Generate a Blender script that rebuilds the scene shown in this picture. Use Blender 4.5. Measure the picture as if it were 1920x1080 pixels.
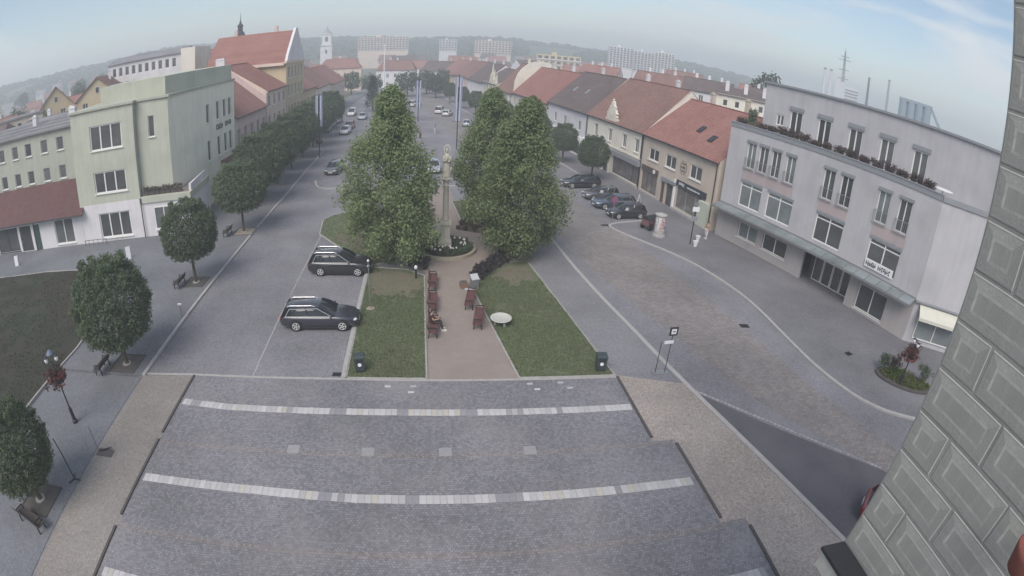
import bpy, math, random
from math import radians, sin, cos, pi, atan2, hypot, sqrt
from mathutils import Matrix, Vector, noise as mnoise

for o in list(bpy.data.objects):
    bpy.data.objects.remove(o, do_unlink=True)
SC = bpy.context.scene
COL = SC.collection

# ---------------------------------------------------------------- camera
# wide webcam lens with barrel distortion, 16 m above the square
cam = bpy.data.cameras.new('camera')
CAM = bpy.data.objects.new('camera', cam)
COL.objects.link(CAM)
SC.camera = CAM
cam.type = 'PANO'
cam.panorama_type = 'FISHEYE_LENS_POLYNOMIAL'
cam.sensor_fit = 'HORIZONTAL'
cam.sensor_width = 36.0
cam.fisheye_fov = radians(175)
FMM = 1029.1 * 36.0 / 1920.0
cam.fisheye_polynomial_k0 = 0.0
cam.fisheye_polynomial_k1 = -1.0 / FMM
cam.fisheye_polynomial_k2 = 0.0
cam.fisheye_polynomial_k3 = -0.05862 / FMM ** 3
cam.fisheye_polynomial_k4 = 0.0
cam.clip_start = 0.1
cam.clip_end = 9000
CAM.matrix_world = (Matrix.Translation((0, 0, 16.0)) @ Matrix.Rotation(-0.166074, 4, 'Z')
                    @ Matrix.Rotation(pi / 2 - 0.436234, 4, 'X') @ Matrix.Rotation(0.06468, 4, 'Z'))

# ---------------------------------------------------------------- sky and sun
SKY_LOC = (3.1, 1.4, 0.0)
SUN_EL, SUN_AZ = radians(48), radians(206)      # azimuth clockwise from +Y (street direction)
world = bpy.data.worlds.new('World')
SC.world = world
world.use_nodes = True
wn, wl = world.node_tree.nodes, world.node_tree.links
wn.clear()
def wnode(t, **k):
    n = wn.new(t)
    for a, b in k.items():
        setattr(n, a, b)
    return n
w_out = wnode('ShaderNodeOutputWorld')
w_bg = wnode('ShaderNodeBackground')
sky = wnode('ShaderNodeTexSky', sky_type='NISHITA')
sky.sun_disc = False
sky.sun_elevation = SUN_EL
sky.sun_rotation = SUN_AZ
sky.altitude = 250
sky.air_density = 1.25
sky.dust_density = 0.1
sky.ozone_density = 2.0
# thin clouds drifting over the whole sky (planar cloud layer seen from below)
tc = wnode('ShaderNodeTexCoord')
mp = wnode('ShaderNodeMapping')
mp.inputs['Location'].default_value = SKY_LOC
mp.inputs['Rotation'].default_value = (0, radians(9), 0)
mp.inputs['Scale'].default_value = (1.0, 1.0, 4.2)
wl.new(tc.outputs['Generated'], mp.inputs['Vector'])
nz = wnode('ShaderNodeTexNoise'); nz.inputs['Scale'].default_value = 2.3
nz.inputs['Detail'].default_value = 8; nz.inputs['Roughness'].default_value = 0.55
nz.inputs['Distortion'].default_value = 0.5
wl.new(mp.outputs[0], nz.inputs['Vector'])
ramp = wnode('ShaderNodeValToRGB')
ramp.color_ramp.elements[0].position = 0.44; ramp.color_ramp.elements[0].color = (0, 0, 0, 1)
ramp.color_ramp.elements[1].position = 0.60; ramp.color_ramp.elements[1].color = (1, 1, 1, 1)
wl.new(nz.outputs['Fac'], ramp.inputs[0])
# cloud amount: 0.25 thin veil everywhere + clouds
cmul = wnode('ShaderNodeMath', operation='MULTIPLY_ADD')
cmul.inputs[1].default_value = 0.85; cmul.inputs[2].default_value = 0.0
wl.new(ramp.outputs[0], cmul.inputs[0])
mixc = wnode('ShaderNodeMix', data_type='RGBA')
wl.new(cmul.outputs[0], mixc.inputs['Factor'])
wl.new(sky.outputs[0], mixc.inputs['A'])
mixc.inputs['B'].default_value = (6.9, 7.0, 7.1, 1)
wl.new(mixc.outputs['Result'], w_bg.inputs['Color'])
w_bg.inputs['Strength'].default_value = 0.051
wl.new(w_bg.outputs[0], w_out.inputs[0])

sun = bpy.data.lights.new('sun', 'SUN')
SUN = bpy.data.objects.new('sun', sun)
COL.objects.link(SUN)
sun.energy = 1.5
sun.angle = radians(40)
sun.color = (1.0, 0.93, 0.85)
d = Vector((sin(SUN_AZ) * cos(SUN_EL), cos(SUN_AZ) * cos(SUN_EL), sin(SUN_EL)))
SUN.rotation_euler = d.to_track_quat('Z', 'Y').to_euler()
SUN.location = d * 200

SC.view_settings.view_transform = 'Standard'
SC.view_settings.look = 'None'
SC.view_settings.exposure = 1.34
SC.view_settings.gamma = 1.0
SC.view_settings.use_curve_mapping = False
SC.cycles.use_denoising = True
SC.cycles.max_bounces = 5
SC.cycles.diffuse_bounces = 2
SC.cycles.glossy_bounces = 2
SC.cycles.transmission_bounces = 2
SC.cycles.volume_bounces = 1
SC.cycles.sample_clamp_indirect = 3.0
HAZE_DENSITY = 0.0018

# ---------------------------------------------------------------- helpers
RND = random.Random(7)

class MB:
    """collects faces; build() links them as one mesh object"""
    def __init__(s):
        s.v = []; s.f = []; s.m = []
    def add(s, vs, fs, mi=0):
        o = len(s.v)
        s.v.extend([tuple(p) for p in vs])
        for f in fs:
            s.f.append(tuple(i + o for i in f)); s.m.append(mi)
        return s
    def box(s, x0, x1, y0, y1, z0, z1, mi=0):
        vs = [(x0, y0, z0), (x1, y0, z0), (x1, y1, z0), (x0, y1, z0), (x0, y0, z1), (x1, y0, z1), (x1, y1, z1), (x0, y1, z1)]
        return s.add(vs, [(3, 2, 1, 0), (4, 5, 6, 7), (0, 1, 5, 4), (1, 2, 6, 5), (2, 3, 7, 6), (3, 0, 4, 7)], mi)
    def obox(s, c, size, rz=0.0, mi=0):
        hx, hy, hz = size[0] / 2, size[1] / 2, size[2] / 2
        ca, sa = cos(rz), sin(rz)
        vs = []
        for z in (-hz, hz):
            for x, y in ((-hx, -hy), (hx, -hy), (hx, hy), (-hx, hy)):
                vs.append((c[0] + x * ca - y * sa, c[1] + x * sa + y * ca, c[2] + z))
        return s.add(vs, [(3, 2, 1, 0), (4, 5, 6, 7), (0, 1, 5, 4), (1, 2, 6, 5), (2, 3, 7, 6), (3, 0, 4, 7)], mi)
    def bar(s, a, b, w, h=None, mi=0):
        a, b = Vector(a), Vector(b); h = h or w
        d = (b - a).normalized()
        up = Vector((0, 0, 1)) if abs(d.z) < 0.95 else Vector((0, 1, 0))
        r = d.cross(up).normalized() * w / 2; u = r.cross(d).normalized() * h / 2
        vs = [a - r - u, a + r - u, a + r + u, a - r + u, b - r - u, b + r - u, b + r + u, b - r + u]
        return s.add(vs, [(0, 1, 2, 3), (7, 6, 5, 4), (4, 5, 1, 0), (5, 6, 2, 1), (6, 7, 3, 2), (7, 4, 0, 3)], mi)
    def cyl(s, a, b, r0, r1=None, n=10, mi=0, cap=True):
        a, b = Vector(a), Vector(b); r1 = r0 if r1 is None else r1
        d = (b - a).normalized()
        up = Vector((0, 0, 1)) if abs(d.z) < 0.95 else Vector((1, 0, 0))
        x = d.cross(up).normalized(); y = d.cross(x)
        vs = []
        for c, r in ((a, r0), (b, r1)):
            for i in range(n):
                t = 2 * pi * i / n
                vs.append(c + x * (r * cos(t)) + y * (r * sin(t)))
        fs = [(i, i + n, (i + 1) % n + n, (i + 1) % n) for i in range(n)]
        if cap:
            fs += [tuple(range(n)), tuple(range(2 * n - 1, n - 1, -1))]
        return s.add(vs, fs, mi)
    def tube(s, pts, rs, n=6, mi=0):
        for i in range(len(pts) - 1):
            s.cyl(pts[i], pts[i + 1], rs[i], rs[i + 1], n, mi)
        return s
    def lathe(s, prof, n=16, c=(0, 0, 0), mi=0, sx=1, sy=1):
        vs = []
        for r, z in prof:
            for i in range(n):
                t = 2 * pi * i / n
                vs.append((c[0] + r * cos(t) * sx, c[1] + r * sin(t) * sy, c[2] + z))
        fs = []
        for j in range(len(prof) - 1):
            for i in range(n):
                k = (i + 1) % n
                fs.append((j * n + i, j * n + k, (j + 1) * n + k, (j + 1) * n + i))
        fs.append(tuple(range(n - 1, -1, -1)))
        o = (len(prof) - 1) * n
        fs.append(tuple(range(o, o + n)))
        return s.add(vs, fs, mi)
    def poly(s, pts, z, mi=0):
        return s.add([(p[0], p[1], z) for p in pts], [tuple(range(len(pts)))], mi)
    def prism(s, pts, z0, z1, mi=0):
        n = len(pts)
        a = sum(pts[i][0] * pts[(i + 1) % n][1] - pts[(i + 1) % n][0] * pts[i][1] for i in range(n))
        if a < 0:
            pts = list(reversed(pts))
        vs = [(p[0], p[1], z0) for p in pts] + [(p[0], p[1], z1) for p in pts]
        fs = [tuple(range(n - 1, -1, -1)), tuple(range(n, 2 * n))]
        fs += [(i, (i + 1) % n, (i + 1) % n + n, i + n) for i in range(n)]
        return s.add(vs, fs, mi)
    def blob(s, c, r, seed=0, n=8, m=5, j=0.18, mi=0):
        rr = random.Random(seed)
        rx, ry, rz = r if isinstance(r, (tuple, list)) else (r, r, r)
        vs = [(c[0], c[1], c[2] - rz)]
        for a in range(1, m):
            ph = -pi / 2 + pi * a / m
            for b in range(n):
                t = 2 * pi * b / n + a * .3
                k = 1 + rr.uniform(-j, j)
                vs.append((c[0] + rx * k * cos(ph) * cos(t), c[1] + ry * k * cos(ph) * sin(t), c[2] + rz * k * sin(ph)))
        vs.append((c[0], c[1], c[2] + rz))
        fs = [(0, 1 + (b + 1) % n, 1 + b) for b in range(n)]
        for a in range(m - 2):
            for b in range(n):
                p, q = 1 + a * n + b, 1 + a * n + (b + 1) % n
                fs.append((p, q, q + n, p + n))
        L = len(vs) - 1; o = 1 + (m - 2) * n
        fs += [(o + b, o + (b + 1) % n, L) for b in range(n)]
        return s.add(vs, fs, mi)
    def mesh(s, name, mats, smooth=False):
        me = bpy.data.meshes.new(name)
        me.from_pydata(s.v, [], s.f)
        if not isinstance(mats, (list, tuple)):
            mats = [mats]
        for m in mats:
            me.materials.append(m)
        if len(mats) > 1:
            me.polygons.foreach_set('material_index', s.m)
        if smooth:
            me.polygons.foreach_set('use_smooth', [True] * len(me.polygons))
        me.update()
        return me
    def build(s, name, mats, parent=None, smooth=False, loc=None, rz=0):
        return link(name, s.mesh(name, mats, smooth), parent, loc, rz)

def link(name, me, parent=None, loc=None, rz=0):
    o = bpy.data.objects.new(name, me)
    COL.objects.link(o)
    if parent is not None:
        o.parent = parent
    if loc is not None:
        o.location = loc
    if rz:
        o.rotation_euler = (0, 0, rz)
    return o

def tag(o, label=None, cat=None, group=None, kind=None):
    if label: o['label'] = label
    if cat: o['category'] = cat
    if group: o['group'] = group
    if kind: o['kind'] = kind
    return o

def thing(name, label, cat, loc=(0, 0, 0), rz=0.0, group=None):
    o = bpy.data.objects.new(name, None)
    o.empty_display_size = 0.3
    COL.objects.link(o)
    o.location = loc; o.rotation_euler = (0, 0, rz)
    return tag(o, label, cat, group)

def copy_tree(o, parent=None):
    c = o.copy(); COL.objects.link(c)
    if parent is not None:
        c.parent = parent
    for ch in list(o.children):
        copy_tree(ch, c)
    return c

def dup(root, loc, rz, label, group=None):
    c = copy_tree(root)
    c.location = loc; c.rotation_euler = (0, 0, rz)
    tag(c, label, None, group)
    return c

# ---------------------------------------------------------------- materials
MATS = {}
def mat(name, c, rough=0.85, var=0.18, scale=1.2, bump=0.0, bscale=None, metal=0.0, spec=0.35, c2=None, fac2=0.0, s2=0.25, obj_rand=0.0, streak=0.0):
    """plain surface: base colour with two noise octaves of variation (and an optional blotch colour c2)"""
    if name in MATS:
        return MATS[name]
    m = bpy.data.materials.new(name); m.use_nodes = True
    nt = m.node_tree; n, l = nt.nodes, nt.links
    b = n['Principled BSDF']
    b.inputs['Roughness'].default_value = rough
    b.inputs['Metallic'].default_value = metal
    b.inputs['Specular IOR Level'].default_value = spec
    tcn = n.new('ShaderNodeTexCoord')
    nz = n.new('ShaderNodeTexNoise'); nz.inputs['Scale'].default_value = scale
    nz.inputs['Detail'].default_value = 6; nz.inputs['Roughness'].default_value = 0.65
    l.new(tcn.outputs['Object'], nz.inputs['Vector'])
    mx = n.new('ShaderNodeMix'); mx.data_type = 'RGBA'
    l.new(nz.outputs['Fac'], mx.inputs['Factor'])
    mx.inputs['A'].default_value = tuple(max(0, x * (1 - 1.6 * var)) for x in c) + (1,)
    mx.inputs['B'].default_value = tuple(min(1, x * (1 + 1.6 * var)) for x in c) + (1,)
    out = mx.outputs['Result']
    if c2 is not None:
        nz2 = n.new('ShaderNodeTexNoise'); nz2.inputs['Scale'].default_value = s2; nz2.inputs['Detail'].default_value = 5
        l.new(tcn.outputs['Object'], nz2.inputs['Vector'])
        rp = n.new('ShaderNodeValToRGB')
        rp.color_ramp.elements[0].position = 0.62 - fac2 * 0.4
        rp.color_ramp.elements[1].position = 0.80 - fac2 * 0.25
        l.new(nz2.outputs['Fac'], rp.inputs[0])
        m2 = n.new('ShaderNodeMix'); m2.data_type = 'RGBA'
        l.new(rp.outputs[0], m2.inputs['Factor'])
        l.new(out, m2.inputs['A']); m2.inputs['B'].default_value = tuple(c2) + (1,)
        out = m2.outputs['Result']
    if streak:      # rain streaks: noise drawn out downwards
        mps = n.new('ShaderNodeMapping'); mps.inputs['Scale'].default_value = (1.6, 1.6, 0.10)
        l.new(tcn.outputs['Object'], mps.inputs['Vector'])
        ns = n.new('ShaderNodeTexNoise'); ns.inputs['Scale'].default_value = 1.4; ns.inputs['Detail'].default_value = 6; ns.inputs['Roughness'].default_value = .7
        l.new(mps.outputs[0], ns.inputs['Vector'])
        mrs = n.new('ShaderNodeMapRange'); mrs.inputs['From Min'].default_value = .35; mrs.inputs['From Max'].default_value = .65
        mrs.inputs['To Min'].default_value = 1 - streak; mrs.inputs['To Max'].default_value = 1 + streak * .4
        l.new(ns.outputs['Fac'], mrs.inputs['Value'])
        vms = n.new('ShaderNodeMix'); vms.data_type = 'RGBA'; vms.blend_type = 'MULTIPLY'; vms.inputs['Factor'].default_value = 1
        l.new(out, vms.inputs['A']); l.new(mrs.outputs[0], vms.inputs['B']); out = vms.outputs['Result']
    if obj_rand:
        oi = n.new('ShaderNodeObjectInfo')
        hs = n.new('ShaderNodeHueSaturation')
        mr = n.new('ShaderNodeMapRange')
        mr.inputs['To Min'].default_value = 1 - obj_rand; mr.inputs['To Max'].default_value = 1 + obj_rand
        l.new(oi.outputs['Random'], mr.inputs['Value']); l.new(mr.outputs[0], hs.inputs['Value'])
        l.new(out, hs.inputs['Color']); out = hs.outputs['Color']
    l.new(out, b.inputs['Base Color'])
    if bump:
        nb = n.new('ShaderNodeTexNoise'); nb.inputs['Scale'].default_value = bscale or scale * 6
        nb.inputs['Detail'].default_value = 4
        l.new(tcn.outputs['Object'], nb.inputs['Vector'])
        bp = n.new('ShaderNodeBump'); bp.inputs['Strength'].default_value = bump; bp.inputs['Distance'].default_value = 0.05
        l.new(nb.outputs['Fac'], bp.inputs['Height']); l.new(bp.outputs[0], b.inputs['Normal'])
    MATS[name] = m
    return m

def setts(name, c, mortar, size=0.11, ratio=1.0, rot=0.0, var=0.25, blotch=None, bf=0.3, bump=0.5, fine=1.0):
    """small granite setts: brick pattern with per-stone shade, worn blotches, speckle and relief"""
    m = bpy.data.materials.new(name); m.use_nodes = True
    nt = m.node_tree; n, l = nt.nodes, nt.links
    b = n['Principled BSDF']; b.inputs['Roughness'].default_value = 0.8; b.inputs['Specular IOR Level'].default_value = 0.3
    tcn = n.new('ShaderNodeTexCoord')
    mpn = n.new('ShaderNodeMapping'); mpn.inputs['Rotation'].default_value = (0, 0, rot)
    l.new(tcn.outputs['Object'], mpn.inputs['Vector'])
    # slightly wavy rows
    nw = n.new('ShaderNodeTexNoise'); nw.inputs['Scale'].default_value = 0.9; nw.inputs['Detail'].default_value = 2
    l.new(mpn.outputs[0], nw.inputs['Vector'])
    sc = n.new('ShaderNodeVectorMath'); sc.operation = 'MULTIPLY_ADD'
    sc.inputs[1].default_value = (0.22, 0.22, 0); l.new(nw.outputs['Color'], sc.inputs[0]); l.new(mpn.outputs[0], sc.inputs[2])
    br = n.new('ShaderNodeTexBrick')
    br.inputs['Scale'].default_value = 1.0
    br.inputs['Brick Width'].default_value = size * ratio; br.inputs['Row Height'].default_value = size
    br.inputs['Mortar Size'].default_value = size * 0.10; br.inputs['Mortar Smooth'].default_value = 0.4
    br.inputs['Color1'].default_value = tuple(x * (1 - var) for x in c) + (1,)
    br.inputs['Color2'].default_value = tuple(x * (1 + var) for x in c) + (1,)
    br.inputs['Mortar'].default_value = tuple(mortar) + (1,)
    l.new(sc.outputs[0], br.inputs['Vector'])
    out = br.outputs['Color']
    big = n.new('ShaderNodeTexNoise'); big.inputs['Scale'].default_value = 0.16; big.inputs['Detail'].default_value = 7; big.inputs['Roughness'].default_value = .6
    l.new(tcn.outputs['Object'], big.inputs['Vector'])
    mr = n.new('ShaderNodeMapRange'); mr.inputs['From Min'].default_value = 0.3; mr.inputs['From Max'].default_value = 0.7
    mr.inputs['To Min'].default_value = 0.76; mr.inputs['To Max'].default_value = 1.20
    l.new(big.outputs['Fac'], mr.inputs['Value'])
    spk = n.new('ShaderNodeTexNoise'); spk.inputs['Scale'].default_value = 5.0 * fine; spk.inputs['Detail'].default_value = 5; spk.inputs['Roughness'].default_value = .75
    l.new(tcn.outputs['Object'], spk.inputs['Vector'])
    mr2 = n.new('ShaderNodeMapRange'); mr2.inputs['From Min'].default_value = 0.3; mr2.inputs['From Max'].default_value = 0.7
    mr2.inputs['To Min'].default_value = 0.84; mr2.inputs['To Max'].default_value = 1.16
    l.new(spk.outputs['Fac'], mr2.inputs['Value'])
    mu = n.new('ShaderNodeMath'); mu.operation = 'MULTIPLY'
    l.new(mr.outputs[0], mu.inputs[0]); l.new(mr2.outputs[0], mu.inputs[1])
    if blotch is not None:
        nb2 = n.new('ShaderNodeTexNoise'); nb2.inputs['Scale'].default_value = 0.3; nb2.inputs['Detail'].default_value = 6
        l.new(tcn.outputs['Object'], nb2.inputs['Vector'])
        rp = n.new('ShaderNodeValToRGB'); rp.color_ramp.elements[0].position = .48; rp.color_ramp.elements[1].position = .7
        l.new(nb2.outputs['Fac'], rp.inputs[0])
        ml = n.new('ShaderNodeMath'); ml.operation = 'MULTIPLY'; ml.inputs[1].default_value = bf
        l.new(rp.outputs[0], ml.inputs[0])
        mxb = n.new('ShaderNodeMix'); mxb.data_type = 'RGBA'
        l.new(ml.outputs[0], mxb.inputs['Factor']); l.new(out, mxb.inputs['A']); mxb.inputs['B'].default_value = tuple(blotch) + (1,)
        out = mxb.outputs['Result']
    vm = n.new('ShaderNodeMix'); vm.data_type = 'RGBA'; vm.blend_type = 'MULTIPLY'; vm.inputs['Factor'].default_value = 1
    l.new(out, vm.inputs['A']); l.new(mu.outputs[0], vm.inputs['B'])
    l.new(vm.outputs['Result'], b.inputs['Base Color'])
    bp = n.new('ShaderNodeBump'); bp.inputs['Strength'].default_value = bump; bp.inputs['Distance'].default_value = 0.02
    inv = n.new('ShaderNodeMath'); inv.operation = 'SUBTRACT'; inv.inputs[0].default_value = 1
    l.new(br.outputs['Fac'], inv.inputs[1]); l.new(inv.outputs[0], bp.inputs['Height']); l.new(bp.outputs[0], b.inputs['Normal'])
    MATS[name] = m
    return m

def roof_mat(name, c, c2, row=0.34):
    """clay tiles: rows across the slope plus blotchy ageing"""
    m = bpy.data.materials.new(name); m.use_nodes = True
    nt = m.node_tree; n, l = nt.nodes, nt.links
    b = n['Principled BSDF']; b.inputs['Roughness'].default_value = 0.85; b.inputs['Specular IOR Level'].default_value = 0.25
    tcn = n.new('ShaderNodeTexCoord')
    nz = n.new('ShaderNodeTexNoise'); nz.inputs['Scale'].default_value = 0.35; nz.inputs['Detail'].default_value = 8; nz.inputs['Roughness'].default_value = .7
    l.new(tcn.outputs['Object'], nz.inputs['Vector'])
    rp = n.new('ShaderNodeValToRGB'); rp.color_ramp.elements[0].position = .3; rp.color_ramp.elements[1].position = .72
    rp.color_ramp.elements[0].color = tuple(c) + (1,); rp.color_ramp.elements[1].color = tuple(c2) + (1,)
    l.new(nz.outputs['Fac'], rp.inputs[0])
    br = n.new('ShaderNodeTexBrick')
    br.inputs['Scale'].default_value = 1.0; br.inputs['Brick Width'].default_value = 0.25; br.inputs['Row Height'].default_value = row * .62
    br.inputs['Mortar Size'].default_value = 0.02; br.inputs['Color1'].default_value = (.82, .82, .82, 1); br.inputs['Color2'].default_value = (1.15, 1.15, 1.15, 1)
    br.inputs['Mortar'].default_value = (.6, .6, .6, 1)
    mpn = n.new('ShaderNodeMapping'); mpn.inputs['Rotation'].default_value = (radians(90), 0, 0)
    l.new(tcn.outputs['Object'], mpn.inputs['Vector']); l.new(mpn.outputs[0], br.inputs['Vector'])
    vm = n.new('ShaderNodeMix'); vm.data_type = 'RGBA'; vm.blend_type = 'MULTIPLY'; vm.inputs['Factor'].default_value = .8
    l.new(rp.outputs[0], vm.inputs['A']); l.new(br.outputs['Color'], vm.inputs['B'])
    l.new(vm.outputs['Result'], b.inputs['Base Color'])
    wv = n.new('ShaderNodeTexWave'); wv.wave_type = 'BANDS'; wv.bands_direction = 'Z'; wv.wave_profile = 'SAW'
    wv.inputs['Scale'].default_value = 1 / row * .5; wv.inputs['Distortion'].default_value = 0
    l.new(tcn.outputs['Object'], wv.inputs['Vector'])
    bp = n.new('ShaderNodeBump'); bp.inputs['Strength'].default_value = .35; bp.inputs['Distance'].default_value = .03
    l.new(wv.outputs['Fac'], bp.inputs['Height']); l.new(bp.outputs[0], b.inputs['Normal'])
    MATS[name] = m
    return m

def leaf_mat(name, c, c2, rand=0.12):
    m = bpy.data.materials.new(name); m.use_nodes = True
    nt = m.node_tree; n, l = nt.nodes, nt.links
    b = n['Principled BSDF']; b.inputs['Roughness'].default_value = 0.6; b.inputs['Specular IOR Level'].default_value = 0.25
    tcn = n.new('ShaderNodeTexCoord')
    nz = n.new('ShaderNodeTexNoise'); nz.inputs['Scale'].default_value = 1.1; nz.inputs['Detail'].default_value = 5
    l.new(tcn.outputs['Object'], nz.inputs['Vector'])
    wn2 = n.new('ShaderNodeTexWhiteNoise'); l.new(tcn.outputs['Object'], wn2.inputs['Vector'])
    geo = n.new('ShaderNodeNewGeometry')
    mr = n.new('ShaderNodeMapRange'); mr.inputs['To Min'].default_value = -.3; mr.inputs['To Max'].default_value = .3
    l.new(geo.outputs['Random Per Island'], mr.inputs['Value'])
    ad = n.new('ShaderNodeMath'); ad.operation = 'ADD'; ad.use_clamp = True
    l.new(nz.outputs['Fac'], ad.inputs[0]); l.new(mr.outputs[0], ad.inputs[1])
    mx = n.new('ShaderNodeMix'); mx.data_type = 'RGBA'
    l.new(ad.outputs[0], mx.inputs['Factor'])
    mx.inputs['A'].default_value = tuple(c) + (1,); mx.inputs['B'].default_value = tuple(c2) + (1,)
    oi = n.new('ShaderNodeObjectInfo'); hs = n.new('ShaderNodeHueSaturation')
    mr3 = n.new('ShaderNodeMapRange'); mr3.inputs['To Min'].default_value = 1 - rand; mr3.inputs['To Max'].default_value = 1 + rand
    l.new(oi.outputs['Random'], mr3.inputs['Value']); l.new(mr3.outputs[0], hs.inputs['Value'])
    l.new(mx.outputs['Result'], hs.inputs['Color']); l.new(hs.outputs['Color'], b.inputs['Base Color'])
    # a little light through the leaves
    tr = n.new('ShaderNodeBsdfTranslucent'); l.new(hs.outputs['Color'], tr.inputs['Color'])
    ms = n.new('ShaderNodeMixShader'); ms.inputs[0].default_value = 0.42
    l.new(b.outputs[0], ms.inputs[1]); l.new(tr.outputs[0], ms.inputs[2])
    l.new(ms.outputs[0], n['Material Output'].inputs['Surface'])
    MATS[name] = m
    return m

def glass_mat(name, c=(0.035, 0.04, 0.045), rough=0.12, spec=0.5, var=.5):
    m = mat(name, c, rough, var, .35, spec=spec)
    return m

# paving
M_SQ = setts('granite_setts_square', (0.212, 0.206, 0.226), (0.138, 0.132, 0.14), 0.115, 1.1, 0, .22, (0.25, 0.235, 0.24), .5)
M_RD = setts('granite_setts_road', (0.222, 0.215, 0.236), (0.155, 0.15, 0.16), 0.12, 1.1, radians(90), .14, (0.25, 0.238, 0.245), .4)
M_BEIGE = setts('beige_mosaic_setts', (0.37, 0.322, 0.29), (0.265, 0.23, 0.207), 0.07, 1.0, .3, .25, (0.33, 0.295, 0.28), .45)
M_BAND = setts('brownish_band_setts', (0.235, 0.215, 0.215), (0.15, 0.14, 0.14), 0.11, 1.1, 0, .22, (0.25, 0.235, 0.24), .6)
M_BEIGE_L = setts('grey_beige_mosaic_setts', (0.275, 0.248, 0.228), (0.195, 0.178, 0.167), 0.07, 1.0, .3, .2, (0.22, 0.21, 0.21), .4)
M_BROWN = setts('brown_road_setts', (0.225, 0.204, 0.198), (0.168, 0.154, 0.15), 0.20, 1.6, radians(12), .16, (0.205, 0.195, 0.2), .5)
M_PAVE = setts('grey_pavement_setts', (0.185, 0.19, 0.21), (0.14, 0.142, 0.155), 0.08, 1.0, 0.1, .14, (0.20, 0.20, 0.21), .4)
M_PAVE_R = setts('grey_pavement_setts_shop_side', (0.20, 0.193, 0.208), (0.15, 0.145, 0.155), 0.08, 1.0, 0.1, .14, (0.185, 0.18, 0.195), .4)
M_WALK = setts('pale_walk_setts', (0.235, 0.23, 0.245), (0.18, 0.175, 0.185), 0.08, 1.0, 0.1, .14, (0.25, 0.24, 0.25), .3)
M_ASPH = mat('dark_asphalt', (0.098, 0.093, 0.104), .9, .22, 6, .3, 40, c2=(0.122, 0.116, 0.127), fac2=.5, s2=.35)
M_PATH = mat('pinkish_gravel_path', (0.272, 0.228, 0.205), .95, .10, 2.5, .3, 60, c2=(0.24, 0.20, 0.18), fac2=.4, s2=.35)
M_GROUND = mat('town_ground', (0.13, 0.135, 0.11), .95, .25, .02, c2=(0.10, 0.12, 0.07), fac2=.6, s2=.008)
M_KERB = mat('granite_kerb', (0.36, 0.345, 0.335), .8, .18, 3, .2, 30)
M_KERB_D = mat('dark_granite_edge', (0.085, 0.075, 0.075), .85, .2, 3)
M_SLAB = mat('pale_granite_slab', (0.44, 0.425, 0.43), .8, .12, 4, .2, 40, obj_rand=.13)
M_SLAB_Y = mat('yellowish_granite_slab', (0.42, 0.395, 0.35), .8, .12, 4, .2, 40, obj_rand=.1)
M_SLAB_G = mat('grey_granite_slab', (0.27, 0.265, 0.275), .8, .12, 4, .2, 40, obj_rand=.1)
M_LAWN = mat('lawn_soil', (0.125, 0.143, 0.082), .95, .2, 1.5, .4, 25, c2=(0.125, 0.118, 0.08), fac2=.3, s2=.28)
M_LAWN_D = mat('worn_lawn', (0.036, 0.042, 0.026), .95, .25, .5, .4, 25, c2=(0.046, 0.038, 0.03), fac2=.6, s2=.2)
# leaves
M_LEAF_BIG = leaf_mat('lime_tree_leaves', (0.138, 0.19, 0.092), (0.285, 0.335, 0.165))
M_LEAF_BALL = leaf_mat('clipped_tree_leaves', (0.098, 0.135, 0.08), (0.17, 0.208, 0.122), .08)
M_LEAF_FAR = leaf_mat('far_tree_leaves', (0.06, 0.085, 0.05), (0.11, 0.135, 0.07), .2)
M_LEAF_CON = leaf_mat('conifer_needles', (0.03, 0.05, 0.035), (0.05, 0.075, 0.05), .1)
M_GRASS = leaf_mat('grass_blades', (0.142, 0.182, 0.09), (0.20, 0.24, 0.125), .05)
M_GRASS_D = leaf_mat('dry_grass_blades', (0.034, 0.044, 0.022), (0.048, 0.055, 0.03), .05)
M_BARK = mat('bark', (0.10, 0.085, 0.07), .95, .3, 4, .6, 15)
# walls, trim
M_WHITE = mat('white_frame', (0.72, 0.71, 0.69), .6, .05, 2)
M_GLASS = mat('window_glass', (0.085, 0.088, 0.092), .16, .5, .5, obj_rand=.45, spec=.6)
M_GLASS_L = glass_mat('curtained_window_glass', (0.17, 0.19, 0.195), .25)
M_GLASS_D = mat('shop_window_glass', (0.075, 0.072, 0.072), .14, .6, 1.1, obj_rand=.35, spec=.6)
M_METAL_D = mat('dark_metal', (0.05, 0.05, 0.055), .5, .15, 5, metal=.6)
M_METAL_L = mat('zinc_metal', (0.32, 0.32, 0.33), .45, .15, 3, metal=.6)
M_RUBBER = mat('rubber', (0.02, 0.02, 0.02), .8, .1, 5)
M_CHROME = mat('chrome_trim', (0.75, 0.75, 0.76), .25, .03, 5, metal=.6)
R_RED = roof_mat('red_clay_tiles', (0.26, 0.115, 0.095), (0.315, 0.165, 0.14))
R_BRN = roof_mat('brown_clay_tiles', (0.20, 0.115, 0.10), (0.265, 0.155, 0.13))
R_DRK = roof_mat('dark_slate_tiles', (0.115, 0.09, 0.09), (0.165, 0.125, 0.12))
R_PINK = roof_mat('faded_clay_tiles', (0.25, 0.125, 0.11), (0.32, 0.175, 0.15))
R_GREY = mat('grey_felt_roof', (0.23, 0.225, 0.235), .85, .2, .6, c2=(0.17, 0.165, 0.18), fac2=.5, s2=.3)
# ================================================================ ground
def sheet(name, pts, z, m):
    o = MB().poly(pts, z).build(name, m)
    if o.data.polygons[0].normal.z < 0:
        o.data.flip_normals()
    return tag(o, kind='structure')

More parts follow.
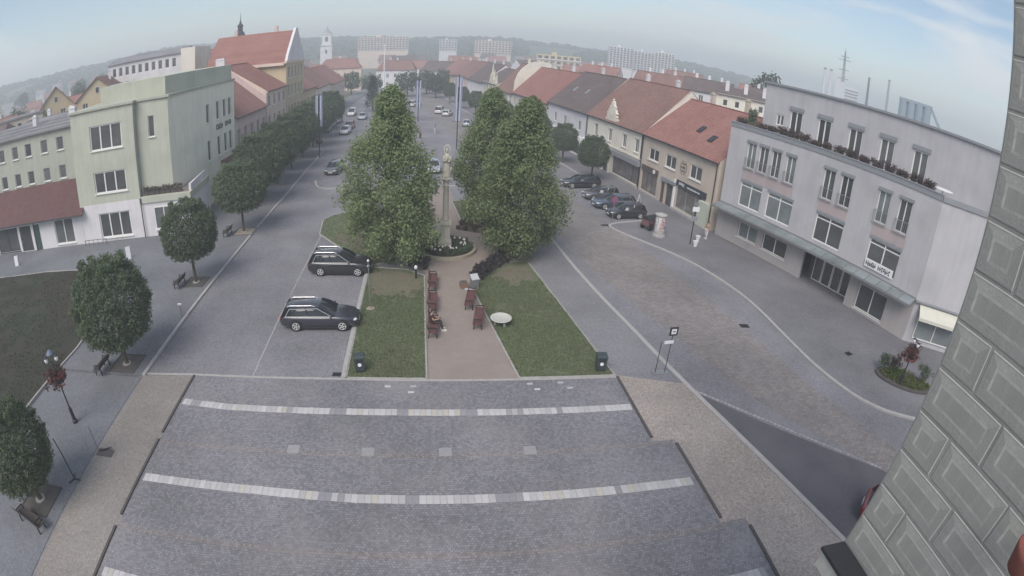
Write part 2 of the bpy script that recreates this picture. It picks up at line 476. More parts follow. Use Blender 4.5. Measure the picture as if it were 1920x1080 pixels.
def along(pts, w0, w1):
    """polygon between two offsets of a polyline (w>0 = right side of the direction of travel)"""
    n = len(pts); L = []; R = []
    for i, p in enumerate(pts):
        a = Vector(pts[max(0, i - 1)]); b = Vector(pts[min(n - 1, i + 1)])
        t = (b - a).normalized(); nrm = Vector((t.y, -t.x))
        L.append((p[0] + nrm.x * w0, p[1] + nrm.y * w0)); R.append((p[0] + nrm.x * w1, p[1] + nrm.y * w1))
    return L + R[::-1]

def smooth_line(pts, it=2):
    for _ in range(it):
        q = [pts[0]]
        for a, b in zip(pts[:-1], pts[1:]):
            q += [(a[0] * .75 + b[0] * .25, a[1] * .75 + b[1] * .25), (a[0] * .25 + b[0] * .75, a[1] * .25 + b[1] * .75)]
        pts = q + [pts[-1]]
    return pts

def strip_prism(mb, pts, w0, w1, z0, z1):
    n = len(pts)
    poly = along(pts, w0, w1)
    L, R = poly[:n], poly[n:][::-1]
    for i in range(n - 1):
        mb.prism([L[i], L[i + 1], R[i + 1], R[i]], z0, z1)

RING = [(4500 * cos(t * pi / 24), 4500 * sin(t * pi / 24)) for t in range(48)]
sheet('ground', RING, -0.12, M_GROUND)
# roads and the open square
sheet('cobbled_road', [(-17.5, -30), (48, -30), (48, 12), (30, 46), (12, 150), (-2, 235), (-30, 235), (-24, 90), (-16.6, 60)], -0.004, M_RD)
PLAZA = sheet('plaza_ground', [(-13.3, 2), (12.2, 2), (12.2, 11.6), (11.0, 11.7), (11.0, 17.2), (9.86, 17.25), (9.76, 22.75), (-13.25, 23.0)], 0.0, M_SQ)
sheet('border_pavement_left', [(-16.6, -6), (-13.3, -6), (-13.3, 2), (-13.25, 23.0), (-16.6, 22.8)], 0.0, M_BEIGE_L)
WALKK = smooth_line([(10.3, 47), (10.82, 40.05), (11.14, 36.6), (11.7, 32.05), (12.36, 28.25), (13.21, 22.68), (14.88, 15.05), (16.08, 9.59), (17.3, 4), (18.6, -2)])
inner = [p for p in WALKK if p[1] <= 23.2]
sheet('border_pavement_right', [(9.78, 22.9), (9.86, 17.25), (11.0, 17.2), (11.0, 11.7), (12.2, 11.6), (12.2, -2)] + inner[::-1], 0.0, M_BEIGE)
sheet('walkway_path', [p for p in WALKK if p[1] >= 22.9] + [(9.74, 22.9), (7.55, 38.7), (7.0, 47)], 0.0, M_WALK)
brr = [(0, 185), (4.5, 150), (9.5, 110), (13.5, 75), (15.66, 56.4), (18.08, 43.9), (18.98, 37.7), (20.56, 27.7), (21.4, 19.8), (23.5, 13.1), (27, 6)]
brl = [(-6, 185), (-3, 150), (2, 110), (7, 75), (10.6, 52), (11.9, 41), (13.0, 33.75), (14.1, 29.6), (15.2, 25.5), (16.9, 19.2), (21.3, 12.6), (24.5, 6)]
sheet('brown_road', smooth_line(brr) + smooth_line(brl)[::-1], 0.0, M_BROWN)
sheet('asphalt_road', [(13.75, 20.7), (16.78, 17.17), (21.26, 12.4), (25, 7.6), (22, 0), (18.4, 0), (17.4, 4), (16.2, 9.6), (15.0, 15.05)], 0.004, M_ASPH)
M_SETT1 = mat('loose_granite_setts', (0.33, 0.32, 0.325), .85, .15, 5, obj_rand=.15)
ROADO = bpy.data.objects['brown_road']
sett_me = MB().box(-.1, .1, -.06, .06, -.02, .03).mesh('sett', M_SETT1)
for k in range(46):                                   # bordering row of pale setts between asphalt and cobbles
    t = k / 45
    x = 13.75 + (21.26 - 13.75) * t; y = 20.75 + (12.45 - 20.75) * t
    link('sett', sett_me, ROADO, (x + .05, y + .08, .006), atan2(12.45 - 20.75, 21.26 - 13.75))
# left pavement, raised
mb = MB()
mb.prism([(-16.75, 22.7), (-16.6, 58), (-17.2, 84), (-23.0, 90), (-23.0, 232), (-27, 232), (-27, 50), (-75, 44), (-75, 22.7)], -0.1, 0.10)
tag(mb.build('pavement_left', M_PAVE), kind='structure')
tag(MB().prism([(-75, -12), (-16.7, -12), (-16.7, 22.55), (-75, 22.55)], -0.1, 0.02).build('pavement_left_front', M_PAVE), kind='structure')
mb = MB(); strip_prism(mb, [(-16.6, 22.7), (-16.5, 40), (-16.48, 58), (-17.0, 84)], -.12, .12, -.1, .115)
tag(mb.build('left_road_kerb', M_KERB), kind='structure')
# right pavement, raised, with curved kerb
KR = smooth_line([(1.5, 200), (6, 150), (12.5, 112), (17.5, 84), (20.6, 62), (22.2, 50.6), (22.0, 49.7), (17.3, 48.2), (16.95, 47.2), (17.6, 45.6), (21.3, 39.8), (22.7, 35.5), (23.45, 31), (23.2, 25.2), (23.3, 21.2), (24.4, 17.4), (27.2, 15.1), (31, 13.4), (42, 11)], 2)
mb = MB(); mb.prism(KR + [(60, 11), (60, 40), (34, 70), (20, 200)], -0.1, 0.10)
tag(mb.build('pavement_right', M_PAVE_R), kind='structure')
mb = MB(); strip_prism(mb, KR, -.13, .13, -.1, .117)
tag(mb.build('right_road_kerb', M_KERB), kind='structure')
mb = MB(); strip_prism(mb, WALKK, -.14, .14, -.1, .035)
tag(mb.build('walkway_kerb', M_KERB), kind='structure')
# garden path and lawns
sheet('path', [(-0.2, 22.9), (4.5, 22.85), (2.95, 33.2), (6.3, 38.9), (7.5, 40), (7.0, 46.5), (3, 48.4), (2.2, 60.8), (-0.5, 60.8), (-0.6, 48.5), (-3.6, 44.5), (-4.6, 41), (-1.6, 38.9), (-0.3, 36.6)], 0.004, M_PATH)
def lawn(name, pts, m, kerb=.1, hz=.09, top=.06):
    n = len(pts)
    mb = MB().prism(pts, -.1, top)
    o = tag(mb.build(name, m), kind='structure')
    k = MB()
    for i in range(n):
        a, b = Vector(pts[i]), Vector(pts[(i + 1) % n])
        t = (b - a).normalized()
        k.bar((a.x - t.x * kerb / 2, a.y - t.y * kerb / 2, hz / 2), (b.x + t.x * kerb / 2, b.y + t.y * kerb / 2, hz / 2 + .0013 * (i % 2)), kerb, hz)
    tag(k.build(name + '_kerb', M_KERB), kind='structure')
    return o
LAWN_L = [(-4.4, 23.12), (-0.22, 23.02), (-0.36, 35.9), (-1.7, 37.0), (-4.5, 37.5)]
LAWN_R = [(4.52, 22.92), (9.66, 22.78), (7.5, 38.6), (6.0, 38.35), (3.15, 34.6), (3.0, 33.2)]
LAWN_UL = [(-4.6, 37.75), (-9.8, 45.0), (-10.2, 49), (-9.3, 50.6), (-0.75, 54.2), (-0.75, 48.6), (-3.9, 44.6), (-4.9, 41.2), (-3.4, 38.4)]
LAWN_UR = [(2.9, 48.6), (6.3, 47.7), (7.2, 49), (5.7, 55.8), (2.3, 55.0)]
lawn('lawn_front_left', LAWN_L, M_LAWN)
lawn('lawn_front_right', LAWN_R, M_LAWN)
lawn('lawn_back_left', LAWN_UL, M_LAWN)
lawn('lawn_back_right', LAWN_UR, M_LAWN)
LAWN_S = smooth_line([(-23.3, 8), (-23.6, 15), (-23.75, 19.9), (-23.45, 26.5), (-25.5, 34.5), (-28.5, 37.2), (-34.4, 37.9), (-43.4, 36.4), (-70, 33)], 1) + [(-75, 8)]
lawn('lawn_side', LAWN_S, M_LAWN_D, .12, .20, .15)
M_SOIL2 = mat('trodden_earth', (0.155, 0.135, 0.10), .95, .2, 2.5, .4, 25, c2=(0.15, 0.145, 0.095), fac2=.4, s2=.6)
def earth(name, pts):
    rr = random.Random(len(name)); o = []
    for a, b in zip(pts, pts[1:] + pts[:1]):
        for k in range(5):
            t = k / 5; o.append((a[0] + (b[0] - a[0]) * t + rr.uniform(-.18, .18), a[1] + (b[1] - a[1]) * t + rr.uniform(-.25, .25)))
    sheet(name, o, .066, M_SOIL2)
earth('bare_earth_ground_left', [(-4.0, 32.6), (-2.4, 33.4), (-.9, 32.2), (-.75, 35.6), (-2, 36.6), (-4.1, 37)])
earth('bare_earth_ground_right', [(4.2, 35.2), (5.6, 34.4), (7.3, 35.2), (7.1, 38.1), (6.2, 38.0)])
earth('bare_earth_ground_back', [(-8.8, 44.6), (-5.2, 40.2), (-3.0, 39.4), (-4.4, 43.0), (-6, 46)])
# broad inner kerb of the parking bays, and the kerb lines across
mb = MB(); strip_prism(mb, [(-4.62, 37.6), (-4.58, 30), (-4.55, 23.05)], -.12, .12, -.1, .12)
tag(mb.build('parking_kerb', M_KERB), kind='structure')
mb = MB(); strip_prism(mb, [(-16.5, 22.95), (-13.2, 23.12), (-4.45, 23.1), (-.2, 22.96), (4.45, 22.86), (9.75, 22.72)], -.05, .09, -.1, .03)
tag(mb.build('plaza_kerb', M_KERB), kind='structure')
mb = MB(); strip_prism(mb, smooth_line([(-14.2, 64.5), (-13.6, 62), (-12.8, 60.7), (-10, 60.4), (-1.2, 59.9), (-.6, 60.6), (2.3, 61.3), (6.5, 61.6)], 2), -.12, .12, -.1, .12)
tag(mb.build('garden_kerb', M_KERB), kind='structure')
# marking line of pale setts along the parking bays
mb = MB()
for k in range(150):
    y = 23.3 + k * .15
    if RND.random() < .9:
        mb.obox((-9.62 + RND.uniform(-.012, .012), y, .004), (.10, .115, .02), RND.uniform(-.06, .06))
tag(mb.build('road_markings', M_SETT1), kind='structure')

# pale slab bands across the plaza: every slab its own piece
def slab_mesh(w, d):
    b = MB(); e = .012
    b.add([(-w/2, -d/2, -.03), (w/2, -d/2, -.03), (w/2, d/2, -.03), (-w/2, d/2, -.03), (-w/2, -d/2, .006), (w/2, -d/2, .006), (w/2, d/2, .006), (-w/2, d/2, .006),
           (-w/2 + e, -d/2 + e, .014), (w/2 - e, -d/2 + e, .014), (w/2 - e, d/2 - e, .014), (-w/2 + e, d/2 - e, .014)],
          [(0, 1, 5, 4), (1, 2, 6, 5), (2, 3, 7, 6), (3, 0, 4, 7), (4, 5, 9, 8), (5, 6, 10, 9), (6, 7, 11, 10), (7, 4, 8, 11), (8, 9, 10, 11)])
    return b
SL = {k: slab_mesh(.262, .47).mesh('slab', m) for k, m in (('p', M_SLAB), ('y', M_SLAB_Y), ('g', M_SLAB_G), ('d', mat('dark_granite_slab', (0.25, 0.244, 0.262), .85, .2, 5)))}
def band(pts, seed, gaps=()):
    rr = random.Random(seed)
    x = pts[0][0] + .16; i = 0; k = 0
    while x < pts[-1][0] - .1:
        while i < len(pts) - 2 and x > pts[i + 1][0]: i += 1
        a, b = pts[i], pts[i + 1]
        t = (x - a[0]) / (b[0] - a[0]); y = a[1] + (b[1] - a[1]) * t
        if any(abs(x - g) < .27 for g in gaps):
            link('slab', SL['d'], PLAZA, (x, y, -.006), atan2(b[1] - a[1], b[0] - a[0]))
            x += .268
            continue
        me = SL['y'] if rr.random() < .12 else SL['g'] if rr.random() < .08 else SL['p']
        link('slab', me, PLAZA, (x, y + rr.uniform(-.008, .008), rr.uniform(-.002, .003)), atan2(b[1] - a[1], b[0] - a[0]) + rr.uniform(-.02, .02))
        x += .268 + rr.uniform(0, .006); k += 1
band([(-13.05, 20.66), (-10.2, 20.42), (-1.76, 20.34), (2.26, 20.22), (9.72, 20.03)], 1, (-4.4, -1.25, 1.75))
band([(-13.1, 14.97), (-7.4, 14.93), (-3.5, 14.74), (-.35, 14.68), (3.84, 14.61), (10.9, 14.46)], 2, (-4.3, -.85, 2.65))
band([(-13.15, 9.45), (-4, 9.2), (3, 9.08), (12.0, 8.9)], 3)
sq = slab_mesh(.55, .55).mesh('square_slab', M_SLAB_G)
for x, y in ((-6.22, 17.58), (-2.84, 17.54), (.51, 17.5), (4.17, 17.4)):
    link('square_slab', sq, PLAZA, (x, y, -.004))
# pale inset stones below the lawn edge
ins = slab_mesh(.3, .16).mesh('inset_stone', M_SLAB)
for x in (-2.2, -.9, 5.0, 6.6, -1.0, 5.3, 7.0):
    link('inset_stone', ins, PLAZA, (x, 22.45 - (.5 if abs(x) in (1.0, 5.3, 7.0) else 0), -.004))
# dark edge slabs on both sides of the plaza
for (xa, ya, xb, yb) in ((-13.22, 23.0, -13.27, 18.05), (-13.28, 17.55, -13.36, 12.5), (-13.38, 11.85, -13.45, 6.5), (9.78, 22.7, 9.92, 17.55), (10.98, 16.98, 11.12, 12.05), (12.22, 11.35, 12.14, 6.5)):
    n = 6
    for k in range(n):
        a = Vector((xa, ya)).lerp(Vector((xb, yb)), k / n); b = Vector((xa, ya)).lerp(Vector((xb, yb)), (k + 1) / n)
        mb = MB(); mid = (a + b) / 2
        L = (b - a).length - .02
        mb.box(-.06, .06, -L / 2, L / 2, -.03, .075)
        mb.build('edge_slab', M_KERB_D, PLAZA, loc=(mid.x, mid.y, 0), rz=atan2((b - a).y, (b - a).x) - pi / 2)
# brown band rows between the plaza terraces
sheet('band_pavement_upper', [(-13.25, 17.62), (9.9, 17.3), (11.0, 17.28), (11.0, 17.0), (9.9, 17.02), (-13.25, 17.3)], .004, M_BAND)
sheet('band_pavement_lower', [(-13.35, 12.1), (11.1, 11.85), (12.2, 11.8), (12.2, 11.5), (11.1, 11.55), (-13.35, 11.8)], .004, M_BAND)

# manhole / gully covers
def cover(name, x, y, z, label, w=.55, d=.45, rz=0):
    t = thing(name, label, 'drain cover', (x, y, z), rz)
    b = MB(); b.box(-w/2, w/2, -d/2, d/2, -.02, .008); b.build('frame', M_METAL_D, t)
    for k in range(5):
        MB().box(-w/2 + .06 + k * (w - .1) / 5, -w/2 + .06 + k * (w - .1) / 5 + .04, -d/2 + .05, d/2 - .05, .008, .02).build('grate_bar', M_METAL_D, t)
cover('gully_grate', 20.75, 27.6, .004, 'dark square gully grate at the edge of the brown cobbled road', .7, .5, -.1)
cover('manhole_cover', 27.2, 22.9, .104, 'small dark cover on the pavement before the white building', .6, .45, .2)
cover('gully_grate', 16.75, 47.9, 0, 'gully grate by the kerb corner of the parking bays', .9, .5, .1)
cover('gully_grate', -4.95, 23.5, 0, 'gully grate at the inner corner of the left parking bays', .5, .35, 0)

# grass blades on the lawns
def inside(p, poly):
    c = False; n = len(poly); j = n - 1
    for i in range(n):
        if (poly[i][1] > p[1]) != (poly[j][1] > p[1]) and p[0] < (poly[j][0] - poly[i][0]) * (p[1] - poly[i][1]) / (poly[j][1] - poly[i][1]) + poly[i][0]:
            c = not c
        j = i
    return c
def grass(name, polys, dens, m, label, hmin=.05, hmax=.11, bare=.0, zg=.055):
    rr = random.Random(len(name) * 13)
    vs = []; fs = []
    for poly in polys:
        x0 = min(p[0] for p in poly); x1 = max(p[0] for p in poly); y0 = min(p[1] for p in poly); y1 = max(p[1] for p in poly)
        for _ in range(int((x1 - x0) * (y1 - y0) * dens)):
            p = (rr.uniform(x0, x1), rr.uniform(y0, y1))
            if not inside(p, poly): continue
            q = mnoise.noise(Vector((p[0] * .55, p[1] * .55, 3))) + .4 * mnoise.noise(Vector((p[0] * 2, p[1] * 2, 7)))
            if q < bare - .35 + rr.uniform(-.15, .15): continue
            q2 = mnoise.noise(Vector((p[0] * 1.1, p[1] * 1.1, 11))) + .5 * mnoise.noise(Vector((p[0] * 3, p[1] * 3, 2)))
            if ((p[0] + 2.4) ** 2 / 5 + (p[1] - 35.2) ** 2 / 7 < 1 + 1.1 * q2 or (p[0] - 6.2) ** 2 / 3.2 + (p[1] - 36.6) ** 2 / 4.5 < 1 + 1.1 * q2) and rr.random() < .88: continue
            a = rr.uniform(0, 2 * pi); h = rr.uniform(hmin, hmax); w = rr.uniform(.015, .03)
            o = len(vs); lx, ly = rr.uniform(-.04, .04), rr.uniform(-.04, .04)
            vs += [(p[0] - w * cos(a), p[1] - w * sin(a), zg), (p[0] + w * cos(a), p[1] + w * sin(a), zg), (p[0] + lx, p[1] + ly, zg + h)]
            fs.append((o, o + 1, o + 2))
    me = bpy.data.meshes.new(name); me.from_pydata(vs, [], fs); me.materials.append(m)
    o = link(name, me)
    tag(o, label, 'grass', kind='stuff')
grass('grass', [LAWN_L, LAWN_R], 420, M_GRASS, 'short mown grass on the two lawns beside the gravel path', bare=-.22)
grass('grass_back', [LAWN_UL, LAWN_UR], 110, M_GRASS, 'short grass on the lawns behind the statue column', .06, .12, -.1)
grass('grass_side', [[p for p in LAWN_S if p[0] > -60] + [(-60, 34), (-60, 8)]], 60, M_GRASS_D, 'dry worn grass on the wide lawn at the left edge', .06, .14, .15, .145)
# ================================================================ buildings
def wall_front(mb, W, z0, H, ops, t=.16, x0=0.0, y=0.0, mi=0):
    """front wall with real openings (u0,u1,z0,z1) and reveals of depth t"""
    us = sorted({x0, W} | {q for o in ops for q in o[:2]}); zs = sorted({z0, H} | {q for o in ops for q in o[2:4]})
    for i in range(len(us) - 1):
        for j in range(len(zs) - 1):
            cu, cz = (us[i] + us[i + 1]) / 2, (zs[j] + zs[j + 1]) / 2
            if any(o[0] < cu < o[1] and o[2] < cz < o[3] for o in ops): continue
            mb.add([(us[i], y, zs[j]), (us[i + 1], y, zs[j]), (us[i + 1], y, zs[j + 1]), (us[i], y, zs[j + 1])], [(0, 1, 2, 3)], mi)
    for a, b, c, d_ in (o[:4] for o in ops):
        mb.add([(a, y, c), (b, y, c), (b, y, d_), (a, y, d_), (a, y + t, c), (b, y + t, c), (b, y + t, d_), (a, y + t, d_)],
               [(1, 0, 4, 5), (2, 1, 5, 6), (3, 2, 6, 7), (0, 3, 7, 4)], mi)

def shell(mb, W, D, z0, H, mi=0, x0=0.0, y=0.0):
    """the three other walls and the top"""
    mb.add([(x0, y, z0), (W, y, z0), (W, D, z0), (x0, D, z0), (x0, y, H), (W, y, H), (W, D, H), (x0, D, H)],
           [(1, 2, 6, 5), (2, 3, 7, 6), (3, 0, 4, 7), (4, 5, 6, 7)], mi)

_wc = {}
def window(par, u, z, w, h, nx=2, nz=1, fm=None, gm=None, y=.10, sill=True, fw=.07, name='window', transom=None, hood=None):
    """frame with mullions; pane and sill are its pieces"""
    fm = fm or M_WHITE; gm = gm or M_GLASS
    key = (round(w, 2), round(h, 2), nx, nz, fm.name, gm.name, fw, transom)
    if key not in _wc:
        b = MB()
        b.box(0, fw, 0, .06, 0, h); b.box(w - fw, w, 0, .06, 0, h); b.box(fw, w - fw, 0, .06, 0, fw); b.box(fw, w - fw, 0, .06, h - fw, h)
        for i in range(1, nx):
            b.box(w * i / nx - fw * .55, w * i / nx + fw * .55, .003, .057, fw, h - fw)
        for i in range(1, nz):
            b.box(fw, w - fw, .006, .054, h * i / nz - fw * .4, h * i / nz + fw * .4)
        if transom:
            b.box(fw, w - fw, .004, .056, h * transom - fw * .5, h * transom + fw * .5)
        g = MB().box(.01, w - .01, .03, .045, .01, h - .01)
        s = MB().box(-.08, w + .08, -.14, .05, -.07, -.001)
        _wc[key] = (b.mesh(name, fm), g.mesh('pane', gm), s.mesh('sill', fm))
    f, g, s = _wc[key]
    o = link(name, f, par, (u, y, z))
    link('pane', g, o)
    if sill:
        link('sill', s, o, (0, -.09, 0))
    if hood:
        MB().box(-.12, w + .12, -y - .12, -y + .02, h + .12, h + .26).build('hood', hood, o)
    return o

def gable_roof(par, W, D, ze, zr, m, oh=.35, x0=0.0, th=.14, name='roof', yr=None, gut=True, hip0=0.0, hip1=0.0):
    """ridge parallel to the facade"""
    yr = D / 2 if yr is None else yr
    sl = (zr - ze) / yr; sb = (zr - ze) / (D - yr)
    b = MB(); a, c = x0, W
    def slab(p):
        n = len(p)
        b.add([q for q in p] + [(q[0], q[1], q[2] - th) for q in p], [tuple(range(n)), tuple(range(2 * n - 1, n - 1, -1))] + [(i, i + n, (i + 1) % n + n, (i + 1) % n) for i in range(n)])
    slab([(a, -oh, ze - oh * sl + th), (c, -oh, ze - oh * sl + th), (c - hip1, yr, zr + th), (a + hip0, yr, zr + th)])
    slab([(c, D + oh, ze - oh * sb + th), (a, D + oh, ze - oh * sb + th), (a + hip0, yr, zr + th), (c - hip1, yr, zr + th)])
    if hip0: slab([(a, D + oh, ze - oh * sb + th), (a, -oh, ze - oh * sl + th), (a + hip0, yr, zr + th)])
    if hip1: slab([(c, -oh, ze - oh * sl + th), (c, D + oh, ze - oh * sb + th), (c - hip1, yr, zr + th)])
    b.box(a + hip0, c - hip1, yr - .1, yr + .1, zr + th - .02, zr + th + .07)
    r = b.build(name, m, par)
    if gut:
        MB().cyl((x0, -oh - .04, ze - oh * sl + .05), (W, -oh - .04, ze - oh * sl + .05), .08, n=8).build('gutter', M_METAL_D, r)
    return r

def gable_walls(mb, W, D, ze, zr, x0=0.0, yr=None, mi=0, up=0.0):
    yr = D / 2 if yr is None else yr
    for x, f in ((x0, (0, 1, 2)), (W, (2, 1, 0))):
        mb.add([(x, D, ze), (x, 0, ze), (x, yr, zr + up)], [f], mi)

def chimney(roof, x, y, z0, z1, m, w=.5, d_=.5):
    b = MB(); b.box(x - w/2, x + w/2, y - d_/2, y + d_/2, z0, z1); b.box(x - w/2 - .06, x + w/2 + .06, y - d_/2 - .06, y + d_/2 + .06, z1, z1 + .12)
    b.box(x - w/2 + .1, x + w/2 - .1, y - d_/2 + .1, y + d_/2 - .1, z1 + .12, z1 + .3)
    return b.build('chimney', m, roof)

def skylight(roof, x, y, z, sl, w=.8, h=1.1, m=None):
    a = math.atan(sl); b = MB()
    ca, sa = cos(a), sin(a)
    vs = []
    for dz in (0, .1):
        for u, v in ((-w/2, 0), (w/2, 0), (w/2, h), (-w/2, h)):
            vs.append((x + u, y + v * ca - dz * sa, z + v * sa + dz * ca))
    b.add(vs, [(3, 2, 1, 0), (4, 5, 6, 7), (0, 1, 5, 4), (1, 2, 6, 5), (2, 3, 7, 6), (3, 0, 4, 7)])
    return b.build('skylight', m or M_METAL_L, roof)

def downpipe(par, x, z1, m=None, y=-.1, z0=.1):
    return MB().cyl((x, y, z0), (x, y, z1), .06, n=8).build('downpipe', m or M_METAL_D, par)

def wm(name, c, **k):
    return mat(name, c, .9, k.pop('var', .05), k.pop('scale', .8), k.pop('bump', .15), 12, c2=k.pop('c2', tuple(x * .86 for x in c)), fac2=k.pop('fac2', .36), s2=.35, streak=k.pop('streak', .075), **k)

W_TAN = wm('tan_render', (0.53, 0.455, 0.385)); W_CREAM = wm('cream_render', (0.72, 0.68, 0.60)); W_LILAC = wm('lilac_white_render', (0.62, 0.605, 0.635))
W_WHITE = wm('white_render', (0.66, 0.645, 0.665)); W_MOD = wm('lilac_grey_render', (0.45, 0.44, 0.46)); W_GREEN_LIT = wm('yellow_green_render_light_painted', (0.78, 0.765, 0.64)); W_GREEN = wm('pale_green_render', (0.475, 0.485, 0.405)); W_GREEN2 = wm('grey_green_render', (0.40, 0.415, 0.355))  # street wall's yellowish green is painted paler to replace sunlight it lacks
W_PINK = wm('pink_render', (0.60, 0.47, 0.44)); W_YEL = wm('yellow_render', (0.56, 0.46, 0.31)); W_PEACH = wm('peach_render', (0.68, 0.55, 0.47))
W_BASE = wm('pink_white_plinth_render', (0.40, 0.37, 0.365)); W_WPAINT = wm('white_painted_plaster', (0.68, 0.655, 0.67)); W_SALMON = wm('salmon_panel', (0.43, 0.36, 0.36))
W_BLUEG = mat('blue_grey_fascia', (0.24, 0.25, 0.27), .7, .08, 2); W_NAVY = mat('navy_shopfront', (0.04, 0.048, 0.06), .5, .15, 2); W_BROWN = mat('brown_shopfront', (0.10, 0.075, 0.065), .5, .15, 2)
M_SIGNW = mat('sign_white', (0.72, 0.72, 0.74), .6, .04, 3); M_SIGND = mat('sign_dark', (0.03, 0.03, 0.035), .6, .1, 3); M_INTER = mat('shop_interior', (0.15, 0.135, 0.127), .22, .35, 1.2, c2=(0.27, 0.26, 0.25), fac2=.3, s2=.9, spec=.55)

def strokes(mb, x0, x1, z0, z1, y, seed, wid=.09, gap=.05, t=.03):
    """sign lettering too small to read: a row of separate stroke-built characters"""
    rr = random.Random(seed); x = x0; h = z1 - z0
    while x + wid < x1:
        k = rr.randrange(5); s = wid * .28
        if k in (0, 1, 3): mb.box(x, x + s, y - t, y, z0, z1)
        if k in (0, 2, 4): mb.box(x + s + .002, x + wid, y - t, y, z1 - h * .22, z1)
        if k in (1, 2, 3, 4): mb.box(x + s + .002, x + wid, y - t, y, z0 + h * .38, z0 + h * .56)
        if k in (0, 2, 3): mb.box(x + s + .002, x + wid, y - t, y, z0, z0 + h * .2)
        if k in (2, 4): mb.box(x, x + s, y - t, y, z0 + h * .2, z1 - h * .22)
        x += wid + gap

# ---- right-hand row: common facade line, u runs from the far end to the near end
RC = Vector((28.0, 46.6)); RT = Vector((-0.1498, 0.9887)); RROT = atan2(-0.9887, 0.1498)
def row_house(name, label, s0, s1, D, ze, zr, wallm, roofm, ops_by_Y, extra=None, group=None, yr=None, up=0, roof_kw=None, z0=0.0, cat='house', off=0.0):
    far = RC + RT * s1 + Vector((0.9887, 0.1498)) * off
    W = s1 - s0
    t = thing(name, label, cat, (far.x, far.y, 0), RROT, group)
    b = MB(); wall_front(b, W, z0, ze, [o[:4] for o in ops_by_Y]); shell(b, W, D, z0, ze); gable_walls(b, W, D, ze, zr, yr=yr, up=up)
    b.build('wall', wallm, t)
    r = gable_roof(t, W, D, ze, zr, roofm, yr=yr, **(roof_kw or {}))
    return t, r, W
def uY(Y, s1):              # facade coordinate of a world Y
    return ((RC + RT * s1).y - Y) / 0.9887

# tan house with the red roof, nearest of the row
s1 = 16.1
ops = [(uY(60.85, s1), uY(58.6, s1), 4.4, 5.85), (uY(57.1, s1), uY(54.9, s1), 4.4, 5.9), (uY(52.1, s1), uY(49.9, s1), 4.4, 5.95),
       (uY(61.9, s1), uY(58.3, s1), .35, 3.3), (uY(57.4, s1), uY(56.6, s1), .1, 2.5), (uY(56.2, s1), uY(54.6, s1), .02, 2.7), (uY(54.0, s1), uY(48.6, s1), .45, 2.95)]
TAN, roof, W = row_house('shop_house', 'tan two storey shop house with red tiled roof beside the white modern building', 0.55, s1, 13, 7.35, 12.15, W_TAN, R_RED, ops)
for o in ops[:3]:
    f = window(TAN, o[0], o[2], o[1] - o[0], o[3] - o[2], 2, 1, fw=.12)
for o in (ops[3], ops[6]):
    window(TAN, o[0], o[2], o[1] - o[0], o[3] - o[2], 3, 1, W_BROWN if o is ops[3] else W_BLUEG, M_INTER, .08, False, .09, 'shop_window')
MB().box(ops[6][0] - .1, ops[6][1] + .1, -.16, .02, 2.98, 3.62).build('shop_sign', W_NAVY, TAN)
b = MB(); strokes(b, ops[6][0] + .5, ops[6][0] + 1.7, 3.12, 3.48, -.165, 3, .16, .05); b.build('sign_lettering', M_SIGNW, TAN)
b = MB(); strokes(b, ops[6][0] + 2.1, ops[6][1] - .9, 3.18, 3.34, -.165, 4, .1, .03); b.build('sign_lettering', M_SIGNW, TAN)
MB().box(ops[6][0] - .3, ops[6][1] + .25, -.3, -.002, .1, .36).build('sill_step', M_KERB, TAN)
MB().box(ops[3][0] - .1, ops[3][1] + .1, -.14, .02, 2.85, 3.5).build('shop_sign', W_BROWN, TAN)
MB().lathe([(.26, 0), (.26, .05), (.01, .06)], 14).build('round_sign', M_SIGNW, TAN, loc=(ops[3][1] - .6, -.2, 3.2)).rotation_euler = (pi / 2, 0, 0)
MB().box(ops[3][0] - .1, ops[3][1] + .3, -.22, -.002, .1, .3).build('sill_step', M_KERB, TAN)
for o in (ops[4], ops[5]):
    d_ = MB().box(o[0] + .04, o[1] - .04, .10, .15, o[2] + .02, o[3] - .02).build('door', W_BROWN if o is ops[4] else M_GLASS_D, TAN)
    MB().cyl((o[1] - .2, .06, 1.05), (o[1] - .2, .06, 1.3), .02, n=6).build('handle', M_METAL_L, d_)
MB().box(ops[5][1] + .05, ops[5][1] + .32, -.2, -.003, .1, 3.5).build('pilaster', M_SIGNW, TAN)
MB().box(ops[5][0] - 1.0, ops[5][1] + .35, -.24, -.004, 2.75, 3.15).build('door_canopy', W_BLUEG, TAN)
# painted script emblem between the windows (an oval ring with lettering)
b = MB(); cx = uY(53.3, s1)
for k in range(22):
    if k in (4, 5, 16): continue
    a0, a1 = 2 * pi * k / 22, 2 * pi * (k + 1) / 22
    b.bar((cx + .62 * cos(a0), -.02, 5.15 + .75 * sin(a0)), (cx + .62 * cos(a1), -.02, 5.15 + .75 * sin(a1)), .03, .05)
strokes(b, cx - .45, cx + .5, 5.05, 5.3, -.01, 9, .14, .03); strokes(b, cx - .3, cx + .35, 5.5, 5.66, -.01, 10, .1, .03); strokes(b, cx - .3, cx + .4, 4.68, 4.86, -.01, 11, .1, .03)
b.build('painted_emblem', mat('sign_brown_paint', (0.13, 0.095, 0.08), .8, .1, 3), TAN)
downpipe(TAN, W - .25, 7.2); downpipe(TAN, .1, 7.2)
chimney(roof, 9.5, 8.0, 11, 13.6, W_TAN); chimney(roof, 3.2, 7.6, 11, 13.4, W_TAN)
skylight(roof, 8.2, 2.2, 9.15, 4.8 / 6.5, .8, 1.1, M_METAL_D); skylight(roof, 11.3, 1.5, 8.62, 4.8 / 6.5, .8, 1.1, M_METAL_D)
MB().box(W - 2.0, W - .4, -.5, -.02, .12, 2.75).build('display_board', mat('pale_green_board', (0.45, 0.48, 0.40), .7, .05, 2), TAN)

